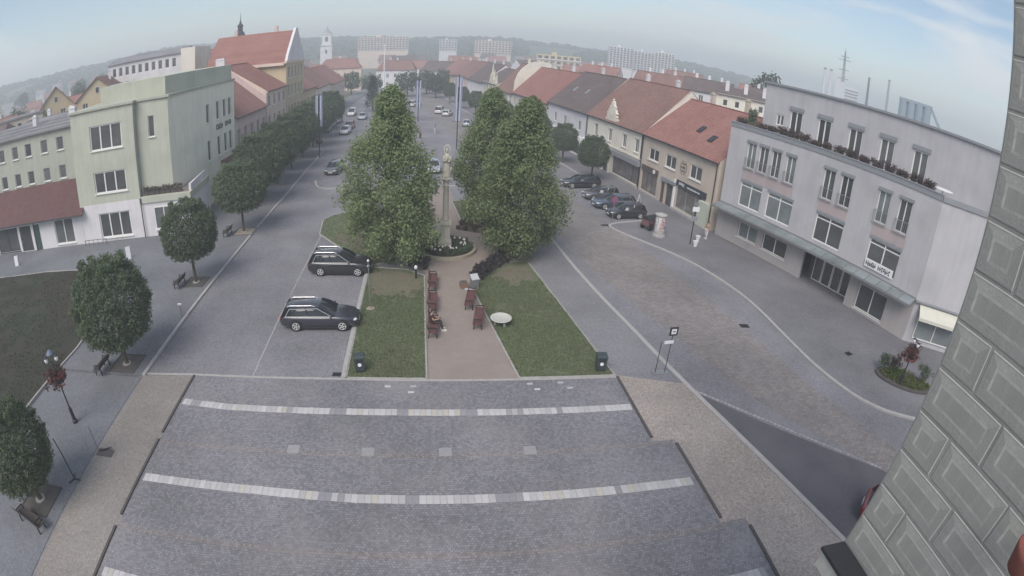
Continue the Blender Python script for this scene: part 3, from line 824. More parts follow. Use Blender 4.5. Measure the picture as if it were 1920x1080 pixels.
# cream house with the scrolled gable
s0, s1 = 16.1, 32.9
ops = [(uY(Y, s1) - .5, uY(Y, s1) + .5, 4.5, 6.15) for Y in (76.0, 71.5, 67.3, 63.95)] + [(uY(78.3, s1), uY(74.5, s1), .5, 2.75), (uY(72.95, s1), uY(71.2, s1), .02, 2.5), (uY(69.9, s1), uY(62.7, s1), .45, 2.9)]
CRM, roof, W = row_house('gabled_house', 'cream house with a scrolled ornamental gable above its eaves', s0, s1, 13, 7.4, 13.2, W_CREAM, R_BRN, ops, up=.25)
M_STUCCO = wm('cream_stucco', (0.66, 0.615, 0.52))
for o in ops[:4]:
    window(CRM, o[0], o[2], 1.0, 1.65, 2, 1, hood=M_STUCCO)
    MB().box(o[0] - .2, o[1] + .2, -.05, .004, 4.3, 4.42).build('window_apron', M_STUCCO, CRM)
window(CRM, ops[4][0], ops[4][2], ops[4][1] - ops[4][0], 2.25, 2, 1, W_BROWN, M_GLASS_D, .08, True, .1, 'shop_window')
window(CRM, ops[6][0], ops[6][2], ops[6][1] - ops[6][0], 2.45, 4, 1, W_NAVY, M_INTER, .08, False, .1, 'shop_window')
d_ = MB().box(ops[5][0] + .04, ops[5][1] - .04, .1, .15, .05, 2.48).build('door', W_NAVY, CRM); MB().box(ops[5][1] - .3, ops[5][1] - .24, .05, .1, 1, 1.3).build('handle', M_METAL_L, d_)
MB().box(ops[6][0] - .5, ops[6][1] + .3, -.5, -.002, 2.95, 3.6).build('shop_awning', W_BLUEG, CRM)
MB().box(ops[6][0] - .2, ops[6][1] + .3, -.25, -.003, .1, .36).build('sill_step', M_KERB, CRM)
MB().box(ops[4][0] - .2, ops[4][1] + .2, -.4, -.002, 2.85, 3.25).build('shop_awning', W_BROWN, CRM)
for u in (ops[5][0] - .3, ops[5][1] + .3):
    MB().box(u - .16, u + .16, -.22, -.003, .1, 2.9).build('pilaster', M_STUCCO, CRM)
MB().box(0, W, -.14, -.003, 3.75, 3.95).build('string_course', M_STUCCO, CRM)
MB().box(0, W, -.25, -.003, 7.0, 7.25).build('cornice', M_STUCCO, CRM)
gx = uY(71.4, s1)
half = [(1.75, 7.3), (1.75, 7.75), (1.35, 7.85), (1.3, 8.3), (1.5, 8.5), (1.15, 8.65), (.95, 9.05), (.6, 9.2), (.62, 9.5), (.4, 9.65), (.3, 10.0), (0.0, 10.25)]
prof = half + [(-x, z) for x, z in half[-2::-1]]
n = len(prof); b = MB()
b.add([(gx + x, -.12, z) for x, z in prof] + [(gx + x, .25, z) for x, z in prof], [tuple(range(n - 1, -1, -1)), tuple(range(n, 2 * n))] + [(i, (i + 1) % n, (i + 1) % n + n, i + n) for i in range(n)])
g_ = b.build('ornamental_gable', M_STUCCO, CRM)
for x, z in ((-1.5, 8.05), (1.5, 8.05), (-.85, 9.3), (.85, 9.3), (0, 10.35)):
    MB().blob((gx + x, .06, z), .17, 3, 8, 5, 0).build('finial', M_STUCCO, g_, True)
MB().box(gx - .35, gx + .35, -.16, -.122, 8.2, 9.0).build('niche_panel', W_CREAM, g_)
downpipe(CRM, .15, 7.3, M_METAL_L); downpipe(CRM, W - .12, 7.3)
chimney(roof, 3.8, 7.5, 12, 14.2, W_WHITE); chimney(roof, 11.8, 7.6, 12, 14.1, W_WHITE)

# lilac house
s0, s1 = 32.9, 49.8
ops = [(uY(Y, s1) - .55, uY(Y, s1) + .55, 4.15, 5.7) for Y in (92.3, 88.0, 82.0)] + [(uY(94.5, s1), uY(90.0, s1), .4, 2.4), (uY(89.4, s1), uY(87.6, s1), .02, 2.4), (uY(87.0, s1), uY(80.2, s1), .4, 2.4)]
LIL, roof, W = row_house('shop_house', 'lilac white shop house with dark roof, third in the right row', s0, s1, 13, 7.35, 13.0, W_LILAC, R_DRK, ops)
for o in ops[:3]: window(LIL, o[0], o[2], 1.1, 1.55, 2, 1)
for o in (ops[3], ops[5]): window(LIL, o[0], o[2], o[1] - o[0], 2.0, 3, 1, W_NAVY, M_GLASS_D, .08, False, .1, 'shop_window')
d_ = MB().box(ops[4][0] + .03, ops[4][1] - .03, .1, .15, .04, 2.38).build('door', M_GLASS_L, LIL); MB().box(ops[4][1] - .3, ops[4][1] - .25, .05, .1, 1, 1.4).build('handle', M_METAL_L, d_)
MB().box(.2, W - .2, -.25, -.003, 2.55, 3.25).build('shop_sign', M_SIGNW, LIL)
for xa, xb, sd in ((2.0, 6.0, 5), (8.0, 13.5, 6)):
    b = MB(); strokes(b, xa, xb, 2.72, 3.05, -.255, sd, .22, .08); b.build('sign_lettering', W_NAVY, LIL)
MB().box(0, W, -.22, -.003, 6.95, 7.2).build('cornice', W_WHITE, LIL); downpipe(LIL, W - .1, 7.2)
MB().box(W - 1.3, W - .9, -.55, -.05, .1, 3.3).build('flag_banner', M_SIGNW, LIL)
for x in (4.5, 9.5): skylight(roof, x, 2.6, 9.7, .87)
chimney(roof, 6, 7.2, 12, 14.0, W_WHITE)

# the rest of the row, receding
more = [
 (49.8, 72.0, 6.9, 12.6, wm('off_white_render', (0.58, 0.55, 0.50)), R_RED, 'off white house with a row of small skylights low on its red roof', 7),
 (72.0, 85.5, 6.6, 12.9, W_CREAM, R_BRN, 'cream house whose curved gable wall rises above the neighbouring roof', 4),
 (99.5, 118, 7.0, 11.8, W_WHITE, R_DRK, 'dim white house with wide dark roof beyond the pinnacled facade', 6),
 (118, 140, 7.2, 12.0, W_PINK, R_BRN, 'pinkish house half hidden by street trees down the right row', 6),
 (140, 165, 6.8, 11.6, W_YEL, R_PINK, 'yellowish house with a faded roof near the end of the right row', 7),
]
for s0, s1, ze, zr, wmat, rmat, lab, nw in more:
    W = s1 - s0
    ops = [((k + .5) * W / nw - .55, (k + .5) * W / nw + .55, 4.1, 5.7) for k in range(nw)]
    op2 = [((k + .5) * W / nw - .95, (k + .5) * W / nw + .95, .3, 2.6) for k in range(nw)]
    H_, roof, W = row_house('row_house', lab, s0, s1, 12, ze, zr, wmat, rmat, ops + op2)
    for o in ops: window(H_, o[0], o[2], 1.1, 1.6, 2, 1)
    for o in op2: window(H_, o[0], o[2], 1.9, 2.3, 2, 1, W_BROWN, M_GLASS_D, .08, False, .1, 'shop_window')
    MB().box(0, W, -.16, -.003, 3.2, 3.4).build('string_course', wmat, H_)
    for k in range(2): chimney(roof, W * (.25 + .5 * k), 6.6, zr - .6, zr + 1.1, W_WHITE if k else wmat)
    if nw == 7 and s0 < 60:
        for k in range(5): skylight(roof, 9 + k * 2.3, 1.0, ze + .95, .95, .7, .8)
    if nw == 4:      # curved gable parapet
        b = MB(); pr = [(12.0, ze)] + [(6 + 6 * cos(a), ze + .2 + (zr + .9 - ze) * sin(a) ** .8) for a in [k * pi / 12 for k in range(13)]] + [(0, ze)]
        n = len(pr); b.add([(W - .15, y, z) for y, z in pr] + [(W + .3, y, z) for y, z in pr], [tuple(range(n)), tuple(range(2 * n - 1, n - 1, -1))] + [(i, i + n, (i + 1) % n + n, (i + 1) % n) for i in range(n)])
        b.build('gable_parapet', W_CREAM, H_)
# gothic-looking facade with pinnacles
s0, s1 = 85.5, 99.5
W = s1 - s0
ops = [(k * 3.2 + 1.0, k * 3.2 + 2.2, 4.2, 6.6) for k in range(4)] + [(k * 3.2 + .8, k * 3.2 + 2.4, .3, 2.8) for k in range(4)]
GOT, roof, W = row_house('pinnacled_house', 'pale stone facade topped with pointed pinnacles beside the curved gable', s0, s1, 12, 7.4, 11.0, wm('pale_stone', (0.58, 0.55, 0.46)), R_DRK, ops)
for o in ops: window(GOT, o[0], o[2], o[1] - o[0], o[3] - o[2], 2, 1, sill=False)
for k, x in enumerate((W - 4.4, W - 2.6, W - .5, W - 6.5)):
    h = (12.6, 11.2, 10.4, 9.8)[k]
    b = MB(); b.box(x - .4, x + .4, -.35, .45, .1, h - 2.6); b.lathe([(.42, h - 2.6), (.3, h - 2.3), (.2, h - 1.2), (.02, h)], 8, (x, .05, 0))
    b.build('pinnacle', wm('pale_stone', ()), GOT)
MB().box(0, W, -.2, -.003, 7.0, 7.5).build('parapet', wm('pale_stone', ()), GOT)

# ---- modern white building on the right
WA = Vector((28.0, 46.6)); WB = Vector((34.0, 26.0)); WT = (WB - WA).normalized(); WROT = atan2(WT.y, WT.x)
org = WA + WT * .35
MOD = thing('modern_building', 'white modern corner building with glass canopy and rooftop terrace of planters', 'building', (org.x, org.y, 0), WROT)
def uW(Y): return ((WA.y - Y) / -WT.y) - .35
Wm = uW(23.9)
ops = []
for Y in (43.3, 41.8, 40.3, 38.6): ops.append((uW(Y) - .55, uW(Y) + .55, 7.75, 10.2))
for Y in (34.4, 32.6, 28.9, 26.9): ops.append((uW(Y) - .6, uW(Y) + .6, 7.7, 10.25))
n3 = len(ops)
for Y0, Y1 in ((44.0, 41.3), (40.6, 37.6), (34.95, 32.0), (29.35, 26.3)): ops.append((uW(Y0), uW(Y1), 4.0, 6.35))
n2 = len(ops)
for Y0, Y1, a, c in ((43.4, 40.9, .95, 2.5), (40.2, 37.3, .95, 2.5), (29.2, 26.3, .35, 2.5)): ops.append((uW(Y0), uW(Y1), a, c))
rec = (uW(35.3), uW(30.2), .02, 2.9)
b = MB(); wall_front(b, Wm, 3.55, 11.3, [o for o in ops if o[2] > 3.6]); b.build('wall', W_MOD, MOD)
b = MB(); wall_front(b, Wm, .0, 3.55, ops[n2:] + [rec], t=.25); b.build('ground_floor_wall', W_BASE, MOD)
b = MB(); b.add([(0, 0, 0), (0, 16, 0), (0, 16, 11.3), (0, 0, 11.3), (Wm + 4.6, 16, 0), (Wm + 4.6, 16, 11.3)], [(0, 1, 2, 3), (1, 4, 5, 2)]); b.add([(0, .005, 11.29), (Wm, .005, 11.29), (Wm, 16, 11.29), (0, 16, 11.29)], [(0, 1, 2, 3)]); b.build('rear_wall', W_MOD, MOD)
# chamfered corner face towards the camera
ch0 = Vector((Wm, 0)); ch1 = Vector((Wm + 4.6, 3.4))
b = MB(); b.add([(ch0.x, ch0.y, 0), (ch1.x, ch1.y, 0), (ch1.x, ch1.y, 11.3), (ch0.x, ch0.y, 11.3)], [(0, 1, 2, 3)])
b.add([(ch0.x, ch0.y, 0), (ch1.x, ch1.y, 0), (ch1.x, 16, 0), (ch1.x, 16, 11.3), (ch1.x, ch1.y, 11.3), (ch0.x, ch0.y, 11.3)], [(1, 2, 3, 4)])
b.add([(ch0.x, ch0.y, 11.295), (ch1.x, ch1.y, 11.295), (ch1.x, 16, 11.295), (ch0.x, 16, 11.295)], [(0, 1, 2, 3)])
b.build('corner_wall', W_MOD, MOD)
for k, o in enumerate(ops):
    w, h = o[1] - o[0], o[3] - o[2]
    if k < n3:
        f = window(MOD, o[0], o[2], w, h, 2, 1, fw=.08, gm=M_GLASS if k % 3 else M_GLASS_L, sill=False)
        MB().box(-.1, w + .1, -.2, -.1, h + .02, h + .26).build('roller_blind_box', W_BLUEG, f)
        b = MB()
        for i in range(8): b.box(-.06 + i * (w + .12) / 7 - .012, -.06 + i * (w + .12) / 7 + .012, -.24, -.22, -.1, .92)
        b.box(-.1, w + .1, -.25, -.21, .92, .97); b.box(-.1, w + .1, -.25, -.21, -.12, -.07); b.build('balcony_railing', M_METAL_L, f)
    elif k < n2:
        f = window(MOD, o[0], o[2], w, h, 2, 1, fw=.1, gm=M_GLASS_L if k < n3 + 2 else M_GLASS, sill=False, transom=.84)
        MB().box(-.05, w + .05, -.14, -.1, h + .02, h + .2).build('roller_blind_box', W_BLUEG, f)
    else:
        window(MOD, o[0], o[2], w, h, 2, 1, fw=.09, gm=M_GLASS_L if k == n2 else M_GLASS, sill=True, y=.18)
for Y0, Y1 in ((44.0, 37.9), (35.0, 32.0), (29.4, 26.2)):
    MB().box(uW(Y0), uW(Y1), -.03, -.001, 6.62, 7.62).build('salmon_panel', W_SALMON, MOD)
# entrance recess with glass doors
b = MB(); b.box(rec[0], rec[1], 1.5, 1.6, 0, 2.9); b.build('recess_wall', W_BROWN, MOD)
for k in range(4):
    window(MOD, rec[0] + .5 + k * 1.1, .15, 1.05, 2.4, 1, 1, M_WHITE, M_GLASS_D, 1.4, False, .08, 'glass_door')
MB().box(rec[0], rec[1], .0, 1.5, 0.1, .13).build('recess_floor', M_PAVE_R, MOD)
# canopy: frame, glass panes
cz = 3.45
b = MB(); b.bar((-.1, -1.25, cz - .25), (Wm, -1.25, cz - .25), .08, .14); b.bar((-.1, -.05, cz + .12), (Wm, -.05, cz + .12), .14, .22); cf = b.build('canopy_frame', M_METAL_L, MOD)
npan = 20
for k in range(npan + 1):
    x = k * Wm / npan
    MB().bar((x, -1.25, cz - .2), (x, -.05, cz + .1), .05, .09).build('canopy_rib', M_METAL_L, cf)
M_CANOPY = glass_mat('canopy_glass', (0.20, 0.225, 0.235), .2)
for k in range(npan):
    x0, x1 = k * Wm / npan + .04, (k + 1) * Wm / npan - .04
    MB().add([(x0, -1.22, cz - .17), (x1, -1.22, cz - .17), (x1, -.06, cz + .13), (x0, -.06, cz + .13), (x0, -1.22, cz - .15), (x1, -1.22, cz - .15), (x1, -.06, cz + .15), (x0, -.06, cz + .15)],
             [(3, 2, 1, 0), (4, 5, 6, 7), (0, 1, 5, 4), (1, 2, 6, 5), (2, 3, 7, 6), (3, 0, 4, 7)]).build('canopy_pane', M_CANOPY, cf)
# parapet, terrace edge, penthouse storey
b = MB(); b.box(-.05, Wm, -.06, .14, 11.3, 11.72); b.box(-.08, Wm, -.1, .18, 11.72, 11.8); b.build('parapet', W_BLUEG, MOD)
b = MB(); b.bar((ch0.x, ch0.y, 11.5), (ch1.x, ch1.y, 11.5), .2, .4); b.build('corner_parapet', W_BLUEG, MOD)
PW0 = 3.2; ph = MB(); pops = []
for Y in (40.9, 37.6, 34.2, 30.9, 27.6): pops.append((uW(Y) - .1 - .75, uW(Y) - .1 + .75, 11.35, 14.1))
pops.append((uW(42.9) - .5, uW(42.9) + .5, 12.3, 13.4))
wall_front(ph, Wm + 4.5, 11.3, 16.2, pops, x0=1.3, y=PW0); shell(ph, Wm + 4.5, 14, 11.3, 16.2, x0=1.3, y=PW0)
ph.build('penthouse_wall', W_MOD, MOD)
b = MB(); b.box(1.15, Wm + 4.7, PW0 - .2, 14.1, 16.2, 16.4); b.build('penthouse_roof', W_BLUEG, MOD)
for o in pops:
    f = window(MOD, o[0], o[2], o[1] - o[0], o[3] - o[2], 2, 1, fw=.12, y=PW0 + .08, sill=False, name='terrace_door' if o is not pops[-1] else 'window')
    if o is not pops[-1]:
        MB().box(-.15, o[1] - o[0] + .15, -.2, -.09, o[3] - o[2] + .04, o[3] - o[2] + .4).build('roller_blind_box', W_BLUEG, f)
# white sign board with writing in the first-floor window
sg = MB(); o = ops[n2 - 1]; sg.box(o[0] + .1, o[1] - .2, -.1, -.06, 4.02, 4.7); sgo = sg.build('sign_board', M_SIGNW, MOD)
for xa, xb, sd in ((o[0] + .25, o[0] + 1.3, 21), (o[0] + 1.5, o[1] - .4, 22)):
    b = MB(); strokes(b, xa, xb, 4.17, 4.53, -.105, sd, .13, .05); b.build('sign_lettering', M_SIGND, sgo)
# corner shop window with canvas awning on the chamfer
cd = (ch1 - ch0).normalized(); cn = Vector((cd.y, -cd.x))
b = MB()
def chp(a, off, z): q = ch0 + cd * a + cn * off; return (q.x, q.y, z)
b.add([chp(.8, .04, .6), chp(4.4, .04, .6), chp(4.4, .04, 2.5), chp(.8, .04, 2.5)], [(0, 1, 2, 3)]); cw = b.build('shop_window', M_GLASS_L, MOD)
b = MB()
for a in (.8, 2.6, 4.4): b.bar(chp(a, .07, .55), chp(a, .07, 2.5), .08)
for z in (.58, 2.5): b.bar(chp(.76, .07, z), chp(4.44, .07, z), .08)
b.build('window_frame', M_WHITE, cw)
b = MB(); p_ = [chp(.5, .06, 3.35), chp(4.6, .06, 3.35), chp(4.6, 1.0, 2.6), chp(.5, 1.0, 2.6)]
b.add(p_ + [(q[0], q[1], q[2] - .05) for q in p_] + [(p_[2][0], p_[2][1], 2.35), (p_[3][0], p_[3][1], 2.35)], [(3, 2, 1, 0), (4, 5, 6, 7), (0, 1, 5, 4), (1, 2, 6, 5), (3, 0, 4, 7), (2, 3, 9, 8)])
b.build('awning', mat('cream_canvas', (0.55, 0.54, 0.47), .9, .08, 2), MOD)
b = MB(); b.bar(chp(0, .1, 3.5), chp(5.7, .1, 3.5), .3, .12); b.build('corner_ledge', W_BLUEG, MOD)
# ================================================================ left side: pale green corner building
GT = Vector((13.93, 1.93)).normalized(); GN = Vector((-GT.y, GT.x)); GROT = atan2(GT.y, GT.x)
G0 = Vector((-36.2, 44.71))
GRN = thing('corner_building', 'pale green flat roofed corner building with three wide window bands above a white base', 'building', (G0.x, G0.y, 0), GROT)
def place(o, x, y, rz):           # local frame of the building
    o.location.x, o.location.y = x, y; o.rotation_euler = (0, 0, rz); return o
Wg = 7.7
gops = [(2.35, 6.25, 9.3, 11.75), (2.35, 6.3, 5.0, 7.15), (2.3, 6.2, .45, 3.0)]
b = MB(); wall_front(b, Wg, 4.0, 13.3, gops[:2]); b.build('front_wall', W_GREEN, GRN)
b = MB(); wall_front(b, Wg, 0, 4.0, gops[2:]); b.build('base_wall', W_WPAINT, GRN)
for o in gops: window(GRN, o[0], o[2], o[1] - o[0], o[3] - o[2], 3, 1, fw=.13)
b = MB(); b.add([(0, 0, 0), (0, 22, 0), (0, 22, 13.3), (0, 0, 13.3), (Wg, 0, 4.0), (Wg, .7, 4.0), (Wg, .7, 13.3), (Wg, 0, 13.3)], [(1, 0, 3, 2), (4, 5, 6, 7)])
b.build('side_wall', W_GREEN2, GRN)
# recessed part right of the front and the street facade
def wl_(x, y):                    # world -> local
    v = Vector((x, y)) - G0; return Vector((v.dot(GT), v.dot(GN)))
c3, c4, c5 = wl_(-25.05, 46.95), wl_(-24.9, 65.2), wl_(-36, 65.2)
sops = [(1.35, 2.05, 9.7, 11.75)]
W3 = c3.x - Wg
b = MB(); wall_front(b, W3, 0, 13.3, sops); o = b.build('recessed_wall', W_GREEN, GRN, loc=(Wg, .7, 0))
place(window(GRN, 0, 9.7, .7, 2.05, 1, 1, fw=.07), Wg + 1.35, .8, 0)
ev = c4 - c3; er = atan2(ev.y, ev.x); eL = ev.length
eops = []
for Y in (56.7, 59.7, 61.85, 63.6):
    eops += [(Y - 46.95 - .45, Y - 46.95 + .45, 9.15, 11.3), (Y - 46.95 - .45, Y - 46.95 + .45, 4.9, 7.2)]
for Y in (50.5, 53.2): eops += [(Y - 46.95 - .4, Y - 46.95 + .4, 1.0, 3.2)]
b = MB(); wall_front(b, eL, 0, 13.3, eops); place(b.build('street_wall', W_GREEN_LIT, GRN), c3.x, c3.y, er)
for o in eops:
    q = c3 + Vector((cos(er), sin(er))) * o[0] + Vector((-sin(er), cos(er))) * .1
    place(window(GRN, 0, o[2], o[1] - o[0], o[3] - o[2], 1, 1), q.x, q.y, er)
def elet(a0, a1, z0, z1, seed, m, wid, nm):
    b = MB(); strokes(b, a0, a1, z0, z1, -.02, seed, wid, wid * .45, .05); place(b.build(nm, m, GRN), c3.x, c3.y, er)
elet(12.1, 14.2, 8.0, 8.6, 31, M_SIGND, .3, 'sign_lettering'); elet(14.9, 17.1, 8.0, 8.6, 32, M_SIGND, .3, 'sign_lettering')
b = MB(); b.box(12.9, 17.5, -.3, -.02, 3.5, 4.2); place(b.build('shop_sign', mat('dull_red_sign', (0.25, 0.10, 0.09), .7, .1, 2), GRN), c3.x, c3.y, er)
# roof slabs, cornice, attic
foot = [(-.15, -.2), (Wg + .15, -.2), (Wg + .15, .55), (c3.x + .2, c3.y - .2), (c4.x + .2, c4.y), (c5.x, c5.y), (-.15, 21)]
b = MB(); b.prism(foot, 13.3, 13.52); b.build('roof', W_GREEN2, GRN)
b = MB(); at_ = [(2.9, 2.2), (Wg + 2.4, 3.4), (c3.x - .5, c3.y + .8), (c4.x - .3, c4.y), (c5.x + 2, c5.y), (2.5, 20)]
b.prism(at_, 13.52, 15.15); b.prism([(p[0], p[1]) for p in at_], 15.15, 15.3); b.build('attic_storey', W_GREEN, GRN)
# low white annex with terrace and planters
an = [(Wg, -.0), (13.2, -.0), (13.4, 6.5), (c3.x + .1, 6.5), (c3.x + .05, c3.y - .02), (Wg, .68)]
b = MB(); b.prism(an, 0, 3.5); b.build('annex_wall', W_WPAINT, GRN)
b = MB(); b.prism([(Wg - .15, -.15), (13.35, -.15), (13.55, 6.6), (c3.x + .1, 6.6), (c3.x + .05, c3.y), (Wg - .15, .66)], 3.5, 4.1); b.build('annex_cornice', W_GREEN, GRN)
b = MB(); b.prism([(Wg + .1, .25), (13.0, .25), (13.2, 6.3), (c3.x + .25, 6.3), (c3.x + .2, c3.y - .1), (Wg + .1, .6)], 4.1, 4.14); b.build('terrace_floor', M_PATH, GRN)
b = MB(); b.box(13.0, 13.25, .6, 6.4, 4.1, 4.75); b.build('terrace_parapet', W_WPAINT, GRN)
window(GRN, 9.1, .8, 2.2, 2.2, 2, 1, y=-.06, fw=.08, name='annex_window')
downpipe(GRN, Wg + .05, 4.05, M_METAL_D, -.22)
# left wing: white ground floor with lean-to red roof, green upper wall behind
WL = 24.0
lops = [(WL - (-36.2 + 40.2) / GT.x - .02, WL - 1.35, .4, 3.05), (WL - 6.35 - 1.0, WL - 6.35, .1, 2.9), (WL - 9.6, WL - 7.75, .12, 2.9), (WL - 13.6, WL - 9.95, .3, 2.9)]
WNG = thing('shop_wing', 'low white shopfront wing with a lean-to dark red roof left of the green corner building', 'building', (G0.x - GT.x * WL, G0.y - GT.y * WL, 0), GROT)
b = MB(); wall_front(b, WL - .02, 0, 3.45, lops); shell(b, WL - .02, 3.4, 0, 3.45); b.build('shop_wall', W_WPAINT, WNG)
window(WNG, lops[0][0], .4, lops[0][1] - lops[0][0], 2.65, 2, 1, fw=.1)
for o in lops[1:3]:
    d_ = MB().box(o[0] + .04, o[1] - .04, .1, .16, o[2], o[3] - .02).build('door', M_GLASS if o is lops[2] else mat('green_door', (0.05, 0.09, 0.075), .6, .1, 2), WNG)
    MB().box(o[0] + .12, o[0] + .17, .05, .1, 1.0, 1.35).build('handle', M_METAL_L, d_)
window(WNG, lops[3][0], .3, lops[3][1] - lops[3][0], 2.6, 2, 1, M_METAL_D, M_GLASS, fw=.08, name='shop_window')
b = MB(); b.add([(-.3, -.75, 3.4), (WL + .55, -.75, 3.4), (WL - .05, 3.5, 6.35), (-.3, 3.5, 6.35), (-.3, -.75, 3.25), (WL + .55, -.75, 3.25), (WL - .05, 3.5, 6.1), (-.3, 3.5, 6.1)], [(0, 1, 2, 3), (7, 6, 5, 4), (0, 4, 5, 1), (1, 5, 6, 2), (3, 2, 6, 7), (0, 3, 7, 4)])
rl = b.build('lean_to_roof', roof_mat('dark_red_sheet_roof', (0.115, 0.058, 0.056), (0.14, 0.07, 0.068)), WNG)
MB().cyl((-.3, -.82, 3.32), (WL + .5, -.82, 3.32), .08, n=8).build('gutter', M_METAL_D, rl)
downpipe(WNG, WL - 7.0, 3.3, M_METAL_D, -.3)
uops = []
for X in (-39.8, -42.2, -44.75, -46.95, -49.3, -51.6, -54):
    u = WL + (X + 36.2) / GT.x - .25
    uops += [(u - .5, u + .5, 9.7, 11.15), (u - .5, u + .5, 6.6, 8.05)]
b = MB(); wall_front(b, WL - .02, 3.5, 12.2, uops, y=3.5); shell(b, WL - .02, 16, 3.5, 12.2, y=3.5); b.build('upper_wall', W_GREEN2, WNG)
for o in uops: window(WNG, o[0], o[2], 1.0, 1.45, 1, 1, y=3.6)
b = MB(); b.add([(-.3, 3.1, 12.2), (WL + .1, 3.1, 12.2), (WL + .1, 9, 13.1), (-.3, 9, 13.1), (WL + .1, 16, 12.2), (-.3, 16, 12.2), (-.3, 3.1, 12.0), (WL + .1, 3.1, 12.0), (WL + .1, 16, 12.0), (-.3, 16, 12.0)], [(0, 1, 2, 3), (3, 2, 4, 5), (6, 7, 1, 0), (7, 8, 4, 2, 1), (9, 6, 0, 3, 5), (9, 8, 7, 6)])
gr = b.build('roof', R_GREY, WNG)
for x, y in ((15, 6), (19.5, 8), (21.5, 5.2)): chimney(gr, x, y, 12.2, 13.7, W_WHITE, .6, .6)
for k in range(3): MB().bar((-.2, 4 + k * 1.6, 12.45 + k * .25), (WL, 4 + k * 1.6, 12.45 + k * .25), .1, .12).build('roof_ledge', M_METAL_L, gr)

# ---- left row up the street (facades look right)
def left_house(name, label, X, Y0, Y1, D, ze, zr, wmat, rmat, nw, rows, up=0.0, firewall=None, shop=True):
    t = thing(name, label, 'house', (X, Y0, 0), pi / 2)
    W = Y1 - Y0
    ops = []
    for z, h in rows:
        ops += [((k + .5) * W / nw - .55, (k + .5) * W / nw + .55, z, z + h) for k in range(nw)]
    so = [((k + .5) * W / nw - .9, (k + .5) * W / nw + .9, .3, 2.7) for k in range(nw)] if shop else []
    b = MB(); wall_front(b, W, 0, ze, ops + so); shell(b, W, D, 0, ze); gable_walls(b, W, D, ze, zr, up=up); b.build('wall', wmat, t)
    for o in ops: window(t, o[0], o[2], 1.1, o[3] - o[2], 2, 1)
    for o in so: window(t, o[0], o[2], 1.8, 2.4, 2, 1, W_BROWN, M_GLASS_D, .08, False, .1, 'shop_window')
    r = gable_roof(t, W, D, ze, zr, rmat)
    MB().box(0, W, -.2, -.003, ze - .35, ze - .1).build('cornice', wmat, t)
    return t, r, W
H1, r1, w1 = left_house('street_house', 'pink house with dull red roof next to the green corner building', -25.0, 65.6, 79.3, 13, 8.5, 13.6, W_PINK, R_PINK, 5, ((4.9, 1.9),))
b = MB(); b.add([(w1 + .02, -.1, 8.6), (w1 + .02, 6.5, 14.6), (w1 + .02, 13, 8.6), (w1 + .4, -.1, 8.6), (w1 + .4, 6.5, 14.6), (w1 + .4, 13, 8.6), (w1 + .02, -.1, 9.6), (w1 + .4, -.1, 9.6)], [(0, 1, 6), (0, 2, 1), (3, 4, 5), (6, 1, 4, 7), (1, 2, 5, 4), (0, 6, 7, 3)])
b.build('fire_wall', W_PINK, H1)
for k in range(3): chimney(r1, 3 + k * 3.6, 8, 12, 14.4, W_PEACH)
H2, r2, w2 = left_house('street_house', 'pale pink taller house with red roof below the great gable', -25.0, 79.7, 91.0, 14, 10.6, 14.9, W_PEACH, R_RED, 4, ((4.6, 2.0), (8.0, 1.7)))
for k in range(3): chimney(r2, 1.0 + k * 1.3, 7.6 + k, 13, 16.0, W_WHITE, .6, .6)
# great gabled building, ridge across the street direction
GB = thing('great_gabled_building', 'tall cream building with huge red tiled roof and stepped white gable towards the street', 'building', (-25.0, 91.3, 0), pi / 2)
W = 12.8; D = 15.5
ops = [(1.2 + k * 2.3, 2.3 + k * 2.3, z, z + 2.1) for k in range(5) for z in (4.6, 8.4, 11.6)] + [(1.2 + k * 2.3, 2.3 + k * 2.3, .4, 2.8) for k in range(5)]
b = MB(); wall_front(b, W, 0, 14.6, ops); shell(b, W, D, 0, 14.6); b.build('wall', W_YEL, GB)
for o in ops: window(GB, o[0], o[2], 1.1, o[3] - o[2], 2, 1)
b = MB(); gw = [(0, 14.6), (W, 14.6), (W - .6, 15.6), (W / 2 + .6, 20.7), (W / 2 - .6, 20.7), (.6, 15.6)]
b.add([(x, -.15, z) for x, z in gw] + [(x, .3, z) for x, z in gw], [tuple(range(6)), tuple(range(11, 5, -1))] + [(i, i + 6, (i + 1) % 6 + 6, (i + 1) % 6) for i in range(6)]); b.build('gable', W_WHITE, GB)
b = MB()
for s in (0, 1):
    x0 = -.5 if s == 0 else W + .5; p4 = [(x0, .3, 14.35), (x0, D, 14.35), (W / 2, D, 20.3), (W / 2, .3, 20.3)]
    b.add(p4 + [(q[0], q[1], q[2] - .25) for q in p4], [(3, 2, 1, 0) if s == 0 else (0, 1, 2, 3), (4, 5, 6, 7) if s == 0 else (7, 6, 5, 4), (0, 1, 5, 4), (1, 2, 6, 5), (2, 3, 7, 6), (3, 0, 4, 7)])
b.add([(0, D, 14.6), (W, D, 14.6), (W / 2, D - .1, 20.2)], [(2, 1, 0)])
rg = b.build('roof', R_RED, GB)
MB().box(-.55, W + .5, -.2, .32, 14.3, 14.75).build('cornice', W_PEACH, GB)
MB().box(-.65, -.3, .3, D, 14.0, 14.5).build('eave_cornice', W_PEACH, GB)
for k in range(2): MB().box(W / 2 - .25, W / 2 + .25, 3.5 + 8 * k, 4.1 + 8 * k, 20.2, 21.4).build('chimney', W_PINK, rg)
b = MB(); b.box(-.2, .25, D - 6, D, 12.8, 14.2); b.build('fire_wall', W_PEACH, GB)
